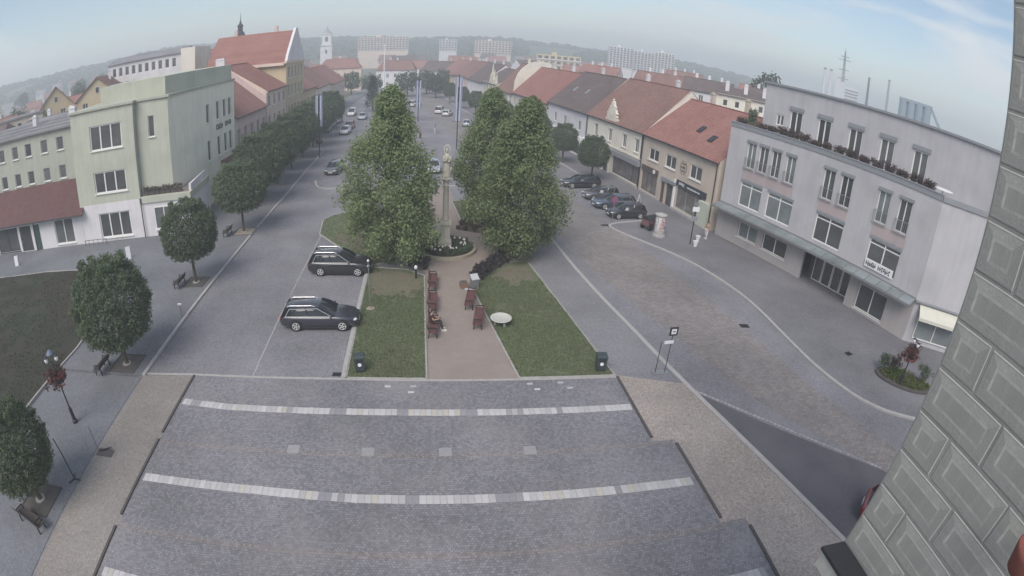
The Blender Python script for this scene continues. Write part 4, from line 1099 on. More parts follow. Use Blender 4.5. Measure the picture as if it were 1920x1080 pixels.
# spire on the far roof
SP = thing('church_spire', 'slim dark church spire rising behind the huge red roof', 'spire', (-51.9, 140.7, 0))
b = MB(); b.box(-1.1, 1.1, -1.1, 1.1, 14, 22.6); b.build('turret', M_METAL_D, SP)
b = MB(); b.lathe([(1.25, 22.6), (1.25, 23.0), (.75, 23.4), (.75, 24.6), (.95, 24.8), (.35, 25.6), (.12, 26.5), (.03, 28.6)], 8); b.build('spire_cap', M_METAL_D, SP)
MB().box(-14, 14, -4, 4, 0, 13.5).build('nave_wall', W_WHITE, SP)
b = MB(); b.add([(-14.4, -4.5, 13.4), (14.4, -4.5, 13.4), (14.4, 0, 17), (-14.4, 0, 17), (14.4, 4.5, 13.4), (-14.4, 4.5, 13.4)], [(0, 1, 2, 3), (3, 2, 4, 5), (1, 4, 2), (5, 0, 3), (0, 5, 4, 1)]); b.build('nave_roof', R_PINK, SP)
for Y0, Y1, ze, zr, wmat, rmat, nw, lab in ((104.4, 118, 8.4, 12.6, W_YEL, R_PINK, 5, 'yellow house just beyond the great gabled building'), (118, 136, 7.8, 12, W_CREAM, R_BRN, 6, 'cream house behind the far street trees on the left row'), (136, 158, 7.4, 11.6, W_PEACH, R_PINK, 7, 'peach house near the far end of the left row')):
    left_house('street_house', lab, -25.5, Y0, Y1, 12, ze, zr, wmat, rmat, nw, ((4.6, 1.8),))

# ---- generic free-standing house for the town behind
def town_house(name, label, x, y, rz, W, D, ze, zr, wmat, rmat, nw=4, rows=((1.0, 1.4), (3.9, 1.4)), group=None, hip=0.0, ch=1, z=0.0, cat='house', side=0):
    t = thing(name, label, cat, (x, y, z), rz, group)
    b = MB(); wall_front(b, W, 0, ze, [((k + .5) * W / nw - .5, (k + .5) * W / nw + .5, a, a + h) for k in range(nw) for a, h in rows])
    shell(b, W, D, 0, ze)
    if not hip: gable_walls(b, W, D, ze, zr)
    b.build('wall', wmat, t)
    for k in range(nw):
        for a, h in rows: window(t, (k + .5) * W / nw - .5, a, 1.0, h, 2, 1, sill=False, fw=.08)
    r = gable_roof(t, W, D, ze, zr, rmat, gut=False, hip0=hip, hip1=hip)
    for k in range(ch): chimney(r, W * (k + 1) / (ch + 1), D * .55, zr - .8, zr + .9, W_WHITE, .6, .6)
    return t
# end of the square
town_house('square_house', 'cream house with red roof closing the far end of the square', -44, 205, .1, 17, 11, 9.0, 12.4, W_PEACH, R_PINK, 7, ((.6, 2.0), (5.0, 1.9)), hip=3)
town_house('square_house', 'low pale pink house under a broad hipped roof left of the far square end', -68, 196, .05, 22, 14, 7.4, 13.5, W_PINK, R_PINK, 7, ((.8, 1.8), (4.4, 1.6)), hip=5)
town_house('square_house', 'whitish house in the far right corner of the square', -22, 212, -.05, 15, 11, 7.5, 11, W_WHITE, R_BRN, 5, ((.8, 1.8), (4.4, 1.6)), hip=2)
town_house('square_house', 'grey roofed house behind the tall white flagpole', -5, 216, -.1, 16, 11, 7.0, 10.6, W_LILAC, R_DRK, 5, ((.8, 1.8), (4.4, 1.6)), hip=2)
# white church tower with cupola
CT = thing('church_tower', 'white square church tower with small cupola far down the street', 'tower', (-59, 300, 0), .12)
Wt = wm('white_stone', (0.66, 0.66, 0.66))
b = MB(); b.box(-3.2, 3.2, -3.2, 3.2, 0, 18.8); b.box(-3.5, 3.5, -3.5, 3.5, 18.8, 19.3); b.build('lower_stage', Wt, CT)
b = MB(); b.box(-2.6, 2.6, -2.6, 2.6, 19.3, 25.4); b.box(-2.9, 2.9, -2.9, 2.9, 25.4, 25.9); b.build('belfry', Wt, CT)
b = MB(); b.lathe([(2.6, 25.9), (2.2, 26.7), (1.0, 27.3), (.9, 28.0), (.3, 28.7), (.05, 30.2)], 10); b.build('cupola', mat('aged_copper', (0.28, 0.33, 0.33), .6, .15, 2), CT)
MB().box(-.7, .7, -2.66, -2.61, 21.3, 23.8).build('louvre', M_GLASS, CT); MB().box(-.5, .5, -3.26, -3.21, 14.5, 16.5).build('window', M_GLASS, CT)
# white office building on the left behind the green one
OB = thing('white_office_building', 'long white building with two rows of dark windows behind the green corner building', 'building', (-64.2, 93.5, 0), .16)
W = 16.5; ops = [(k * 1.5 + 1.0, k * 1.5 + 1.85, z, z + 1.7) for k in range(10) for z in (13.2, 16.1, 10.0)]
b = MB(); wall_front(b, W, 0, 18.6, ops); shell(b, W, 12, 0, 18.6); b.build('wall', W_WHITE, OB)
for o in ops: window(OB, o[0], o[2], .85, 1.7, 1, 1, sill=False)
b = MB(); b.add([(-.3, -.4, 18.6), (W + .3, -.4, 18.6), (W + .3, 6, 20.0), (-.3, 6, 20.0), (W + .3, 12.4, 18.6), (-.3, 12.4, 18.6)], [(0, 1, 2, 3), (3, 2, 4, 5), (1, 4, 2), (5, 0, 3)]); b.build('roof', R_GREY, OB)
b = MB(); b.box(W + .03, W + 3.0, -.5, 12, 0, 19.4); b.build('stair_tower', W_CREAM, OB)
town_house('red_roof_house', 'house under a plain dull red roof between the white office building and the great roof', -55, 104, .15, 15, 12, 13.2, 18.6, W_PINK, R_PINK, 5, ((9.5, 1.5),), ch=0)
# yellow gabled houses on the far left
def gable_front(name, label, x, y, rz, W, D, ze, zr, wmat, rmat):
    t = thing(name, label, 'house', (x, y, 0), rz)
    b = MB(); wall_front(b, W, 0, ze, [(W * .2 - .5, W * .2 + .5, ze - 2.2, ze - .8), (W * .7 - .5, W * .7 + .5, ze - 2.2, ze - .8)]); shell(b, W, D, 0, ze)
    b.add([(0, 0, ze), (W, 0, ze), (W / 2, 0, zr)], [(0, 1, 2)]); b.add([(0, D, ze), (W, D, ze), (W / 2, D, zr)], [(2, 1, 0)]); b.build('wall', wmat, t)
    for u in (.2, .7): window(t, W * u - .5, ze - 2.2, 1.0, 1.4, 2, 1, sill=False)
    window(t, W / 2 - .4, ze + .5, .8, 1.1, 1, 1, y=-.05, sill=False)
    b = MB()
    for s, x0 in ((0, -.4), (1, W + .4)):
        p4 = [(x0, -.3, ze - .35), (x0, D, ze - .35), (W / 2, D, zr + .1), (W / 2, -.3, zr + .1)]
        b.add(p4 + [(q[0], q[1], q[2] - .18) for q in p4], [(3, 2, 1, 0) if s == 0 else (0, 1, 2, 3), (4, 5, 6, 7) if s == 0 else (7, 6, 5, 4), (0, 1, 5, 4), (1, 2, 6, 5), (2, 3, 7, 6), (3, 0, 4, 7)])
    r = b.build('roof', rmat, t); chimney(r, W / 2 + 1, D * .6, zr - 1, zr + .8, W_WHITE); return t
gable_front('gabled_house', 'small yellow gabled house left of its bigger twin behind the grey roof', -68.2, 75, .7, 6.5, 12, 13.6, 16.9, W_YEL, R_BRN)
gable_front('gabled_house', 'bigger yellow gabled house with dull red roof behind the green building', -60.0, 76.5, .45, 8, 16, 13.6, 16.8, W_YEL, R_BRN)
MB_ = thing('garden_house', 'long tan flat house beside the yellow gabled houses at far left', 'house', (-75, 70, 0), .5)
b = MB(); b.box(0, 9, 0, 8, 0, 13.2); b.build('wall', W_TAN, MB_); b = MB(); b.box(-.3, 9.3, -.3, 8.3, 13.2, 13.5); b.build('roof', R_GREY, MB_)
for k in range(3): window(MB_, 1 + k * 2.6, 11.2, 1.0, 1.3, 1, 1, y=-.06, sill=False)
# roofs crowding the far left foreground (seen from above)
for k, (x, y, rz, w, lab) in enumerate(((-62, 58, .2, 13, 'grey roofed house behind the left shop wing'), (-78, 60, .1, 12, 'dark roofed house at the far left frame edge'), (-92, 74, .3, 14, 'brown roofed house on the slope at far left'), (-84, 92, .4, 13, 'pale walled house below the wooded hill at left'))):
    town_house('suburb_house', lab, x, y, rz, w, 10, 9.6 + .5 * k, 12.6 + .5 * k, (W_LILAC, W_TAN, W_CREAM, W_WHITE)[k], (R_GREY, R_DRK, R_BRN, R_PINK)[k], 4, ((7.0, 1.4),), hip=2)
# behind the right row
long = thing('courtyard_wing', 'long cream courtyard wing behind the tan house roof with dark arched windows', 'building', (46.6, 82.9, 0), -.59)
b = MB(); lo = [(1.2 + k * 2.1, 2.0 + k * 2.1, 10.9, 12.0) for k in range(6)]; wall_front(b, 14, 0, 12.9, lo); shell(b, 14, 8, 0, 12.9); b.build('wall', W_CREAM, long)
for o in lo: window(long, o[0], o[2], .8, 1.1, 1, 1, sill=False)
b = MB(); b.add([(-.3, -.4, 12.8), (14.3, -.4, 12.8), (14.3, 8.3, 14.2), (-.3, 8.3, 14.2), (14.3, 8.3, 12.6), (-.3, 8.3, 12.6)], [(0, 1, 2, 3), (1, 4, 2), (5, 0, 3), (2, 4, 5, 3)]); lr = b.build('roof', R_DRK, long)
for k in range(4): chimney(lr, 1.5 + k * 3.4, 4, 13, 15.0, W_WHITE, .7, .7)
bk = [(50, 104, 'lilac back house with white chimneys behind the cream gabled house', W_LILAC, R_DRK, 12.0, 14.4), (44, 118, 'pale back house among chimneys behind the lilac shop house', W_WHITE, R_BRN, 11.4, 14.0), (62, 100, 'pinkish house with dark roof behind the courtyard wing', W_PINK, R_DRK, 11.6, 14.6),
      (40, 150, 'peach tall back house with white dormer behind the off white house', W_PEACH, R_PINK, 11.5, 13.6), (58, 135, 'white flat house below the panel block', W_WHITE, R_GREY, 11.0, 12.8), (76, 125, 'dull red roofed house left of the round tree', W_TAN, R_PINK, 11.5, 14.8),
      (92, 118, 'grey roofed house under the round tree', W_LILAC, R_DRK, 11.0, 14.2), (70, 160, 'dim brick coloured house below the hill', W_PINK, R_BRN, 12, 15), (95, 150, 'faded pink house right of the panel block foot', W_PEACH, R_PINK, 11, 14.6), (118, 140, 'dim house beside the round tree on the right', W_LILAC, R_BRN, 11, 14.4)]
for k, (x, y, lab, wmat, rmat, ze, zr) in enumerate(bk):
    town_house('back_house', lab, x, y, -.5 - .1 * (k % 3), 11 + k % 3, 9, ze, zr, wmat, rmat, 4, ((ze - 2.2, 1.3),), ch=3)
# middle distance behind the far end of the square: many small houses, look-alikes in haze
rr = random.Random(5)
wms = [W_WHITE, W_CREAM, W_PEACH, W_LILAC, W_PINK, W_YEL]; rms = [R_PINK, R_BRN, R_DRK, R_RED, R_GREY]
pts_ = []
for k in range(400):
    a = radians(rr.uniform(-20, 27)); r = rr.uniform(225, 480)
    x, y = r * sin(a), r * cos(a)
    if y < 222 or any(hypot(x - q[0], y - q[1]) < 17 for q in pts_): continue
    pts_.append((x, y))
    if len(pts_) >= 46: break
for k, (x, y) in enumerate(pts_):
    w = rr.uniform(9, 16); ze = rr.uniform(5.5, 9); wi, ri = rr.randrange(6), rr.randrange(5)
    t = thing('distant_house', 'small hazy house among the roofs beyond the far end of the square', 'house', (x, y, 0), rr.uniform(-.5, .5), 'distant houses beyond the square')
    b = MB(); b.box(0, w, 0, 9, 0, ze); gable_walls(b, w, 9, ze, ze + 3.6); b.build('wall', wms[wi], t)
    gable_roof(t, w, 9, ze, ze + 3.6, rms[ri], gut=False)
    for q in range(3): MB().box(w * (q + .5) / 3 - .5, w * (q + .5) / 3 + .5, -.06, -.01, ze - 2.2, ze - .7).build('window', M_GLASS, t)
# apartment blocks
def panel_block(label, x, y, rz, W, D, H, wmat, floors, cols, f=.62):
    x, y, W, D, H = x * f, y * f, W * f, D * f, 16 + (H - 16) * f
    fh = 2.9 * f
    t = thing('panel_block', label, 'apartment block', (x, y, 0), rz)
    b = MB(); b.box(0, W, 0, D, 0, H); b.box(W * .35, W * .45, D * .3, D * .7, H, H + 1.6); b.build('wall', wmat, t)
    for fl in range(floors):
        z = H - (fl + 1) * fh + .25 * fh
        if z < 6: break
        for c in range(cols):
            u = (c + .5) * W / cols
            MB().box(u - W / cols * .3, u + W / cols * .3, -.12, -.02, z, z + fh * .5).build('window', M_GLASS, t)
        MB().box(0, W, -.4, -.13, z - fh * .24, z - fh * .04).build('balcony_row', W_WHITE, t)
    return t
panel_block('long pinkish apartment block on the skyline behind the white flagpole', -97, 700, .02, 64, 14, 31.5, W_PEACH, 6, 16)
panel_block('short white apartment block on the skyline above the square', 6, 700, -.02, 22, 14, 27.5, W_WHITE, 5, 6)
panel_block('wide peach apartment block on the skyline right of the short white one', 50, 690, -.05, 45, 14, 27.5, W_PEACH, 6, 11)
panel_block('tall left part of the white high-rise blocks at right', 214, 662, -.2, 30, 16, 33, W_WHITE, 9, 7, .5)
panel_block('middle part of the white high-rise blocks with dark loggias', 243, 652, -.2, 26, 16, 31, W_LILAC, 9, 6, .5)
panel_block('right part of the white high-rise blocks', 268, 645, -.2, 26, 16, 33, W_WHITE, 9, 6, .5)
panel_block('yellowish low apartment block above the off white house', 55, 296, -.15, 24, 12, 15.2, W_YEL, 3, 7, 1.0)
# industry on the right skyline
def stack(name, label, x, y, z1, r0, r1, m, n=12, platform=False):
    t = thing(name, label, 'chimney', (x, y, 0))
    b = MB().cyl((0, 0, 0), (0, 0, z1), r0, r1, n); b.build('shaft', m, t)
    MB().lathe([(r1 * 1.15, z1 - 1.2), (r1 * 1.25, z1 - .6), (r1 * 1.15, z1)], n).build('rim', M_METAL_D, t)
    return t
stack('factory_chimney', 'left one of the twin pale factory chimneys', 291.8, 342.5, 41, 1.6, 1.1, W_LILAC)
stack('factory_chimney', 'right one of the twin pale factory chimneys', 295.6, 339.4, 41, 1.6, 1.1, W_LILAC)
stack('factory_chimney', 'dark slender chimney right of the radio mast', 283.8, 281.9, 39.6, 1.5, .7, M_METAL_D)
stack('factory_chimney', 'grey slender chimney nearest the rooftop silo', 294.4, 270.8, 41.8, 1.4, .7, W_BLUEG)
ms = thing('radio_mast', 'lattice radio mast with crossbars on the right skyline', 'mast', (337.1, 369.3, 0))
b = MB()
for sx, sy in ((-1, -1), (1, -1), (1, 1), (-1, 1)): b.bar((sx * 1.8, sy * 1.8, 0), (sx * .25, sy * .25, 63), .4)
for k in range(14):
    z = 14 + k * 3.4; q = 1.8 - 1.55 * z / 63; z2 = z + 3.4; q2 = 1.8 - 1.55 * z2 / 63
    b.bar((-q, -q, z), (q2, -q2, z2), .22); b.bar((q, q, z), (-q2, q2, z2), .22)
b.bar((0, 0, 60), (0, 0, 67), .25); b.build('lattice', M_METAL_D, ms)
for z, w in ((38, 4.5), (46, 4), (55, 5), (58, 3.5)): MB().bar((-w, w * .6, z), (w, -w * .6, z), .6).build('crossbar', M_METAL_D, ms)
fb = thing('factory_hall', 'blocky factory hall below the radio mast', 'building', (318, 358, 0), -.75)
b = MB(); b.box(0, 9, 0, 12, 0, 34); b.box(9.02, 22, 0, 12, 0, 31); b.build('wall', W_LILAC, fb)
for k in range(4): MB().box(9.5, 21.5, -.3, -.02, 20 + k * 2.6, 21 + k * 2.6).build('window', M_GLASS, fb)
sl = thing('silo', 'blue grey metal silo block with sloping chute above the white building roof', 'silo', (188, 165, 0), -.85)
M_SILO = mat('blue_grey_sheet', (0.20, 0.26, 0.31), .6, .15, .5)
b = MB()
for k in range(4): b.cyl((2 + k * 4, 3, 0), (2 + k * 4, 3, 25.2), 2.05, 2.05, 14)
b.box(-.2, 16.2, 1.2, 4.8, 25.2, 26.4); b.build('bins', M_SILO, sl); MB().bar((16, 3, 25), (21, 3, 18), 1.2).build('chute', M_SILO, sl)

# ---------------------------------------------------------------- hills and woods
HP = [(-80, 2.2), (-60, 2.2), (-46.8, 2.15), (-40.6, 2.02), (-34.7, 1.87), (-27, 2.15), (-23, 1.95), (-11.9, 1.55), (-.9, 1.4), (7.9, 1.5), (15.5, 1.15), (25.5, .95), (32.2, .55), (38, .38), (49.7, .3), (62, .3), (80, .6)]
def hprof(a):
    for (a0, e0), (a1, e1) in zip(HP[:-1], HP[1:]):
        if a0 <= a <= a1: return e0 + (e1 - e0) * (a - a0) / (a1 - a0)
    return .5
HR0, HR1 = 400, 800
def hill_z(a, r):
    top = 16 + HR1 * math.tan(radians(hprof(a)))
    t = min(1, max(0, (r - HR0) / (HR1 - HR0)))
    return (top - 6) * (t * t * (3 - 2 * t)) + 3 * mnoise.noise(Vector((a * .15, r * .006, 0)))  * t - 2
na, nr = 120, 26
vs = []; fs = []
for i in range(na + 1):
    a = -80 + 160 * i / na
    for j in range(nr + 1):
        r = HR0 - 60 + (HR1 + 350 - HR0) * j / nr
        z = hill_z(a, r) if r <= HR1 else hill_z(a, HR1) - (r - HR1) * .05
        vs.append((r * sin(radians(a)), r * cos(radians(a)), z if j else -1.5))
for i in range(na):
    for j in range(nr):
        p = i * (nr + 1) + j
        fs.append((p, p + 1, p + nr + 2, p + nr + 1))
me = bpy.data.meshes.new('hills'); me.from_pydata(vs, [], fs); me.materials.append(mat('hill_meadow', (0.085, 0.11, 0.06), .95, .3, .004, c2=(0.14, 0.135, 0.08), fac2=.45, s2=.006))
me.polygons.foreach_set('use_smooth', [True] * len(me.polygons)); hl = tag(link('hills', me), kind='structure')
if me.polygons[0].normal.z < 0: me.flip_normals()
b = MB(); rr = random.Random(11)
for k in range(6500):
    a = rr.uniform(-64, 50); r = HR1 * (1 - abs(rr.gauss(0, .22))) if k % 3 else rr.uniform(500, HR1)
    if r < 480: continue
    if mnoise.noise(Vector((a * .12, r * .006, 5))) < -.18 and r < HR1 * .93: continue
    s = rr.uniform(3.0, 5.5); z = hill_z(a, r)
    b.blob((r * sin(radians(a)), r * cos(radians(a)), z + s * .35), (s, s, s * rr.uniform(.7, 1.15)), k, 6, 4, .25)
tag(b.build('forest', M_LEAF_FAR), 'dark wood covering the hills on the horizon', 'forest', kind='stuff')
# houses scattered on the left hillside
rr = random.Random(3)
for k in range(26):
    a = rr.uniform(-52, -30); r = rr.uniform(170, 560)
    x, y = r * sin(radians(a)), r * cos(radians(a)); w = rr.uniform(8, 12)
    g = max(0, (r - 120) * .035)
    t = thing('hillside_house', 'small hazy house on the left hillside above the shop wing', 'house', (x, y, g), rr.uniform(0, .9), 'houses on the left hillside')
    b = MB(); b.box(0, w, 0, 8, -14, 5); gable_walls(b, w, 8, 5, 8); b.build('wall', rr.choice(wms), t); gable_roof(t, w, 8, 5, 8, rr.choice(rms), gut=False)
    for q in range(2): MB().box(w * (q + .5) / 2 - .5, w * (q + .5) / 2 + .5, -.06, -.01, 2.6, 4).build('window', M_GLASS, t)
# ================================================================ trees
def leaf_cloud(clumps, per, size, seed, squash=1.0, up=.25):
    """many small folded leaf faces gathered in clumps; clumps = (centre, radius)"""
    rr = random.Random(seed); vs = []; fs = []
    for c, R in clumps:
        c = Vector(c)
        for _ in range(per):
            d = Vector((rr.gauss(0, 1), rr.gauss(0, 1), rr.gauss(0, 1)))
            d.normalize()
            p = c + Vector((d.x * R, d.y * R, d.z * R * squash)) * (rr.random() ** .45)
            nrm = (d + Vector((rr.gauss(0, .5), rr.gauss(0, .5), rr.gauss(up, .5)))).normalized()
            t = nrm.cross(Vector((rr.gauss(0, 1), rr.gauss(0, 1), rr.gauss(0, 1))))
            if t.length < 1e-3: continue
            t.normalize(); u = nrm.cross(t); s = size * rr.uniform(.6, 1.35)
            o = len(vs)
            vs += [tuple(p - t * s), tuple(p + u * s * .55 + nrm * s * .12), tuple(p + t * s), tuple(p - u * s * .55 + nrm * s * .12)]
            fs += [(o, o + 1, o + 2, o + 3)]
    return vs, fs
def leaf_mesh(name, clumps, per, size, seed, m, squash=1.0):
    vs, fs = leaf_cloud(clumps, per, size, seed, squash)
    me = bpy.data.meshes.new(name); me.from_pydata(vs, [], fs); me.materials.append(m); return me
def prof_r(prof, z):
    for (z0, r0), (z1, r1) in zip(prof[:-1], prof[1:]):
        if z0 <= z <= z1: return r0 + (r1 - r0) * (z - z0) / (z1 - z0)
    return .1
def big_tree(label, x, y, prof, seed, leaders=((0, 0),), n=270, trunk=.22):
    t = thing('lime_tree', label, 'tree', (x, y, .05)); rr = random.Random(seed)
    zs0, zs1 = prof[0][0], prof[-1][0]; cl = []
    while len(cl) < n:
        z = zs0 + (zs1 - zs0) * rr.random() ** 1.15
        R = prof_r(prof, z) * (1 + .04 * sin(z * 2.1 + seed))
        a = rr.uniform(0, 2 * pi); lx, ly = rr.choice(leaders) if z > zs1 * .62 else (0, 0)
        lump = 1 + .16 * sin(2 * a + seed + .8 * z) + .07 * sin(7 * a + 2 * z)
        q = R * lump * (.35 + .65 * rr.random() ** .5) - .25
        if q < .05: q = .05
        f = max(0, (z - zs1 * .55) / (zs1 * .45))
        cl.append(((q * cos(a) + lx * f, q * sin(a) + ly * f, z), min(.85, .3 + .35 * R * rr.uniform(.5, 1))))
    o = link('crown', leaf_mesh('crown', cl, 165, .105, seed, M_LEAF_BIG, 1.25), t)
    b = MB(); b.tube([(0, 0, -.1), (0.03, 0, 1.2), (.05, .03, 4), (.0, .05, 7.5), (0, 0, zs1 - 1.2)], [trunk * 1.25, trunk, trunk * .8, trunk * .5, .03], 9); b.build('trunk', M_BARK, t)
    for k in range(12):
        a = k * 2.4; z = 1.6 + k * (zs1 - 5) / 12; L = prof_r(prof, z + 1) * .75
        b = MB(); b.tube([(0, 0, z), (L * .5 * cos(a), L * .5 * sin(a), z + .7), (L * cos(a), L * sin(a), z + 1.7)], [.09, .06, .02], 6); b.build('branch', M_BARK, t)
    return t
P1 = [(.9, 1.7), (1.5, 2.9), (2.6, 3.6), (4.2, 3.85), (6.0, 3.5), (7.6, 3.05), (9.2, 2.4), (10.8, 1.75), (12.2, 1.1), (12.9, .5)]
big_tree('big leafy pointed tree left of the statue column', -2.87, 38.9, P1, 2)
P2 = [(1.0, 1.6), (1.8, 2.7), (3.0, 3.4), (4.6, 3.55), (6.4, 3.2), (8.0, 2.7), (9.6, 2.05), (11.0, 1.35), (12.2, .5)]
big_tree('big leafy tree beside the right lawn, nearest on the right of the column', 6.75, 39.6, P2, 5, ((.5, .1),))
P3 = [(2.6, 1.5), (3.4, 2.7), (4.6, 3.4), (6.4, 3.4), (8.0, 2.75), (9.6, 2.0), (11.2, 1.25), (12.2, .5)]
big_tree('second big tree standing behind the statue column on the right', 5.55, 47.4, P3, 9, ((-.3, .1),))

def ball_clumps(R, rz, zc, seed, n=150):
    rr = random.Random(seed); cl = []
    for k in range(n):
        zz = 1 - 2 * (k + .5) / n; a = k * 2.39996; q = sqrt(1 - zz * zz); s = rr.uniform(.84, .96)
        cl.append(((R * q * cos(a) * s, R * q * sin(a) * s, zc + rz * max(-.72, zz) * s), .36))
    for k in range(20): cl.append(((rr.uniform(-.5, .5) * R, rr.uniform(-.5, .5) * R, zc + rr.uniform(-.5, .5) * rz), .8))
    for k in range(26):
        a = rr.uniform(0, 2 * pi); e = rr.uniform(-.1, 1.0); q = sqrt(max(0, 1 - e * e)); s = rr.uniform(.96, 1.04); cl.append(((R * q * cos(a) * s, R * q * sin(a) * s, zc + rz * e * s), rr.uniform(.12, .24)))
    for k in range(14):
        a = rr.uniform(0, 2 * pi); cl.append(((R * .5 * cos(a), R * .5 * sin(a), zc + rz * .93), .3))
    return cl
BALL = [leaf_mesh('crown', ball_clumps(2.55, 2.6, 0, s, 260), 85, .078, s, M_LEAF_BALL) for s in (1, 2, 3)]
def ball_tree(label, x, y, zc, sx, sz, k, group=None, z0=.1, trunk=True):
    t = thing('clipped_tree', label, 'tree', (x, y, z0), k * 1.3, group)
    o = link('crown', BALL[k % 3], t, (0, 0, zc)); o.scale = (sx / 2.55, sx / 2.55, sz / 2.6)
    b = MB(); b.tube([(0, 0, -.05), (.03, 0, zc * .5), (0, 0, zc)], [.14, .11, .08], 8); b.build('trunk', M_BARK, t)
    for q in range(4):
        a = q * pi / 2 + .4
        b = MB(); b.tube([(0, 0, zc - .9), (sx * .4 * cos(a), sx * .4 * sin(a), zc + .2)], [.07, .03], 6); b.build('branch', M_BARK, t)
    return t
ball_tree('clipped round tree cut off by the left frame edge, above the metal bench', -18.4, 12.3, 2.95, 2.0, 2.15, 0, z0=.02)
ball_tree('large clipped round tree at the near end of the left pavement, beside the dry lawn', -18.35, 23.7, 3.75, 2.6, 2.85, 1)
ball_tree('clipped round tree in front of the white annex of the green building', -17.9, 35.0, 3.95, 2.3, 2.35, 2)
ball_tree('clipped round tree standing in a pale paved square, fourth along the left pavement', -17.5, 46.1, 4.15, 2.65, 2.45, 0)
for k, Y in enumerate((55.5, 63.5, 71.5, 79.5, 88, 97, 107)):
    ball_tree('%s clipped tree along the left pavement counted from the plaza, in the dense shady row' % ('fifth', 'sixth', 'seventh', 'eighth', 'ninth', 'tenth', 'eleventh')[k], -18.6 - k * .25, Y, 4.6, 3.0, 3.05, k, 'dense tree row along the left street')
RT_ = [(20.4, 66), (18.9, 76), (17.2, 86), (15.6, 96), (14, 106), (12.2, 117), (10.2, 128), (7.6, 142), (5.0, 157)]
for k, (x, y) in enumerate(RT_):
    lab = 'round street tree beside the dark car on the right, nearest of the shop row trees' if k == 0 else '%s round street tree along the right row of shop houses, counted from the parked cars' % ('', 'second', 'third', 'fourth', 'fifth', 'sixth', 'seventh', 'eighth', 'ninth')[k]
    ball_tree(lab, x, y, 3.6, 2.0 if k else 2.1, 2.2, k, None if k == 0 else 'street trees along the right row', .1)
# tall dark conifer by the far car park and a few far trees
cf_ = thing('conifer', 'dark pointed conifer among the parked cars far up the square', 'tree', (-14.9, 137, 0))
cl = []
for k in range(60):
    z = 1 + 8 * (k / 60); R = (9.6 - z) * .26 + .25; a = k * 2.4; cl.append(((R * .7 * cos(a), R * .7 * sin(a), z), .5 + R * .2))
link('crown', leaf_mesh('crown', cl, 40, .18, 4, M_LEAF_CON), cf_); MB().cyl((0, 0, 0), (0, 0, 8), .2, .04, 8).build('trunk', M_BARK, cf_)
def far_tree(label, x, y, R, h, seed, group=None, z0=0, m=None):
    t = thing('far_tree', label, 'tree', (x, y, z0), seed, group); rr = random.Random(seed); cl = []
    for k in range(46):
        zz = 1 - 2 * (k + .5) / 46; a = k * 2.4; q = sqrt(1 - zz * zz); s = rr.uniform(.6, .95)
        cl.append(((R * q * cos(a) * s, R * q * sin(a) * s, h * .62 + h * .38 * zz * s), R * .32))
    link('crown', leaf_mesh('crown', cl, 26, R * .10, seed, m or M_LEAF_FAR), t); MB().cyl((0, 0, -1), (0, 0, h * .6), R * .08, R * .04, 7).build('trunk', M_BARK, t)
    return t
far_tree('big round dark tree on the skyline left of the white building roof', 85, 123.5, 5.2, 20.5, 3)
far_tree('smaller bushy tree right of the big skyline tree', 92.5, 118, 2.8, 18.0, 4)
for k, (x, y, R, h) in enumerate(((-8, 176, 4, 8), (-2, 186, 4, 8), (-20, 182, 3.5, 7), (1, 172, 3.4, 7), (-28, 188, 3.6, 8), (4, 196, 4, 8))):
    far_tree('hazy tree in the planting at the far end of the square', x, y, R, h, 20 + k, 'trees at the far square end')
rr = random.Random(9)
for k in range(26):
    a = radians(rr.uniform(-50, -29)); r = rr.uniform(130, 420)
    far_tree('dim tree between the hillside houses on the left', r * sin(a), r * cos(a), rr.uniform(3, 5.5), rr.uniform(9, 13), 50 + k, 'trees on the left hillside', max(0, (r - 110) * .035))

# low hedges, flower bed
def hedge(label, a, b_, w, h, m, seed, name='hedge'):
    t = thing(name, label, 'hedge', ((a[0] + b_[0]) / 2, (a[1] + b_[1]) / 2, .0), atan2(b_[1] - a[1], b_[0] - a[0])); rr = random.Random(seed)
    L = hypot(b_[0] - a[0], b_[1] - a[1]); cl = []
    for k in range(int(L * w * 22)): cl.append(((rr.uniform(-L / 2, L / 2), rr.uniform(-w / 2, w / 2), rr.uniform(.2, h)), .2))
    link('foliage', leaf_mesh('foliage', cl, 60, .075, seed, m), t)
    MB().box(-L / 2 + .1, L / 2 - .1, -w / 2 + .1, w / 2 - .1, .0, h * .6).build('twigs', M_BARK, t)
    return t
M_HEDGE_P = leaf_mat('purple_hedge_leaves', (0.05, 0.042, 0.05), (0.085, 0.075, 0.08)); M_HEDGE_R = leaf_mat('brownish_hedge_leaves', (0.10, 0.07, 0.06), (0.15, 0.105, 0.085))
hedge('dark clipped hedge running diagonally beside the right lawn', (3.25, 35.35), (5.85, 38.9), 1.1, .75, M_HEDGE_P, 3)
hedge('short dark hedge at the left of the path below the flower bed', (-1.45, 38.0), (-.2, 37.25), 1.1, .7, M_HEDGE_P, 4)
hedge('brownish hedge curving behind the statue column on the right', (2.75, 46.6), (6.6, 44.8), 1.5, .7, M_HEDGE_R, 5)
FB = thing('flower_bed', 'round flower bed with white blossoms and stone edging around the statue column', 'flower bed', (1.35, 41.1, 0))
n = 40; b = MB()
for k in range(n):
    a0, a1 = 2 * pi * k / n, 2 * pi * (k + 1) / n
    b.prism([(2.4 * cos(a0), 2.4 * sin(a0)), (2.4 * cos(a1), 2.4 * sin(a1)), (2.16 * cos(a1), 2.16 * sin(a1)), (2.16 * cos(a0), 2.16 * sin(a0))], 0, .26)
b.build('stone_edging', mat('sandstone_edge', (0.34, 0.30, 0.235), .85, .15, 3), FB)
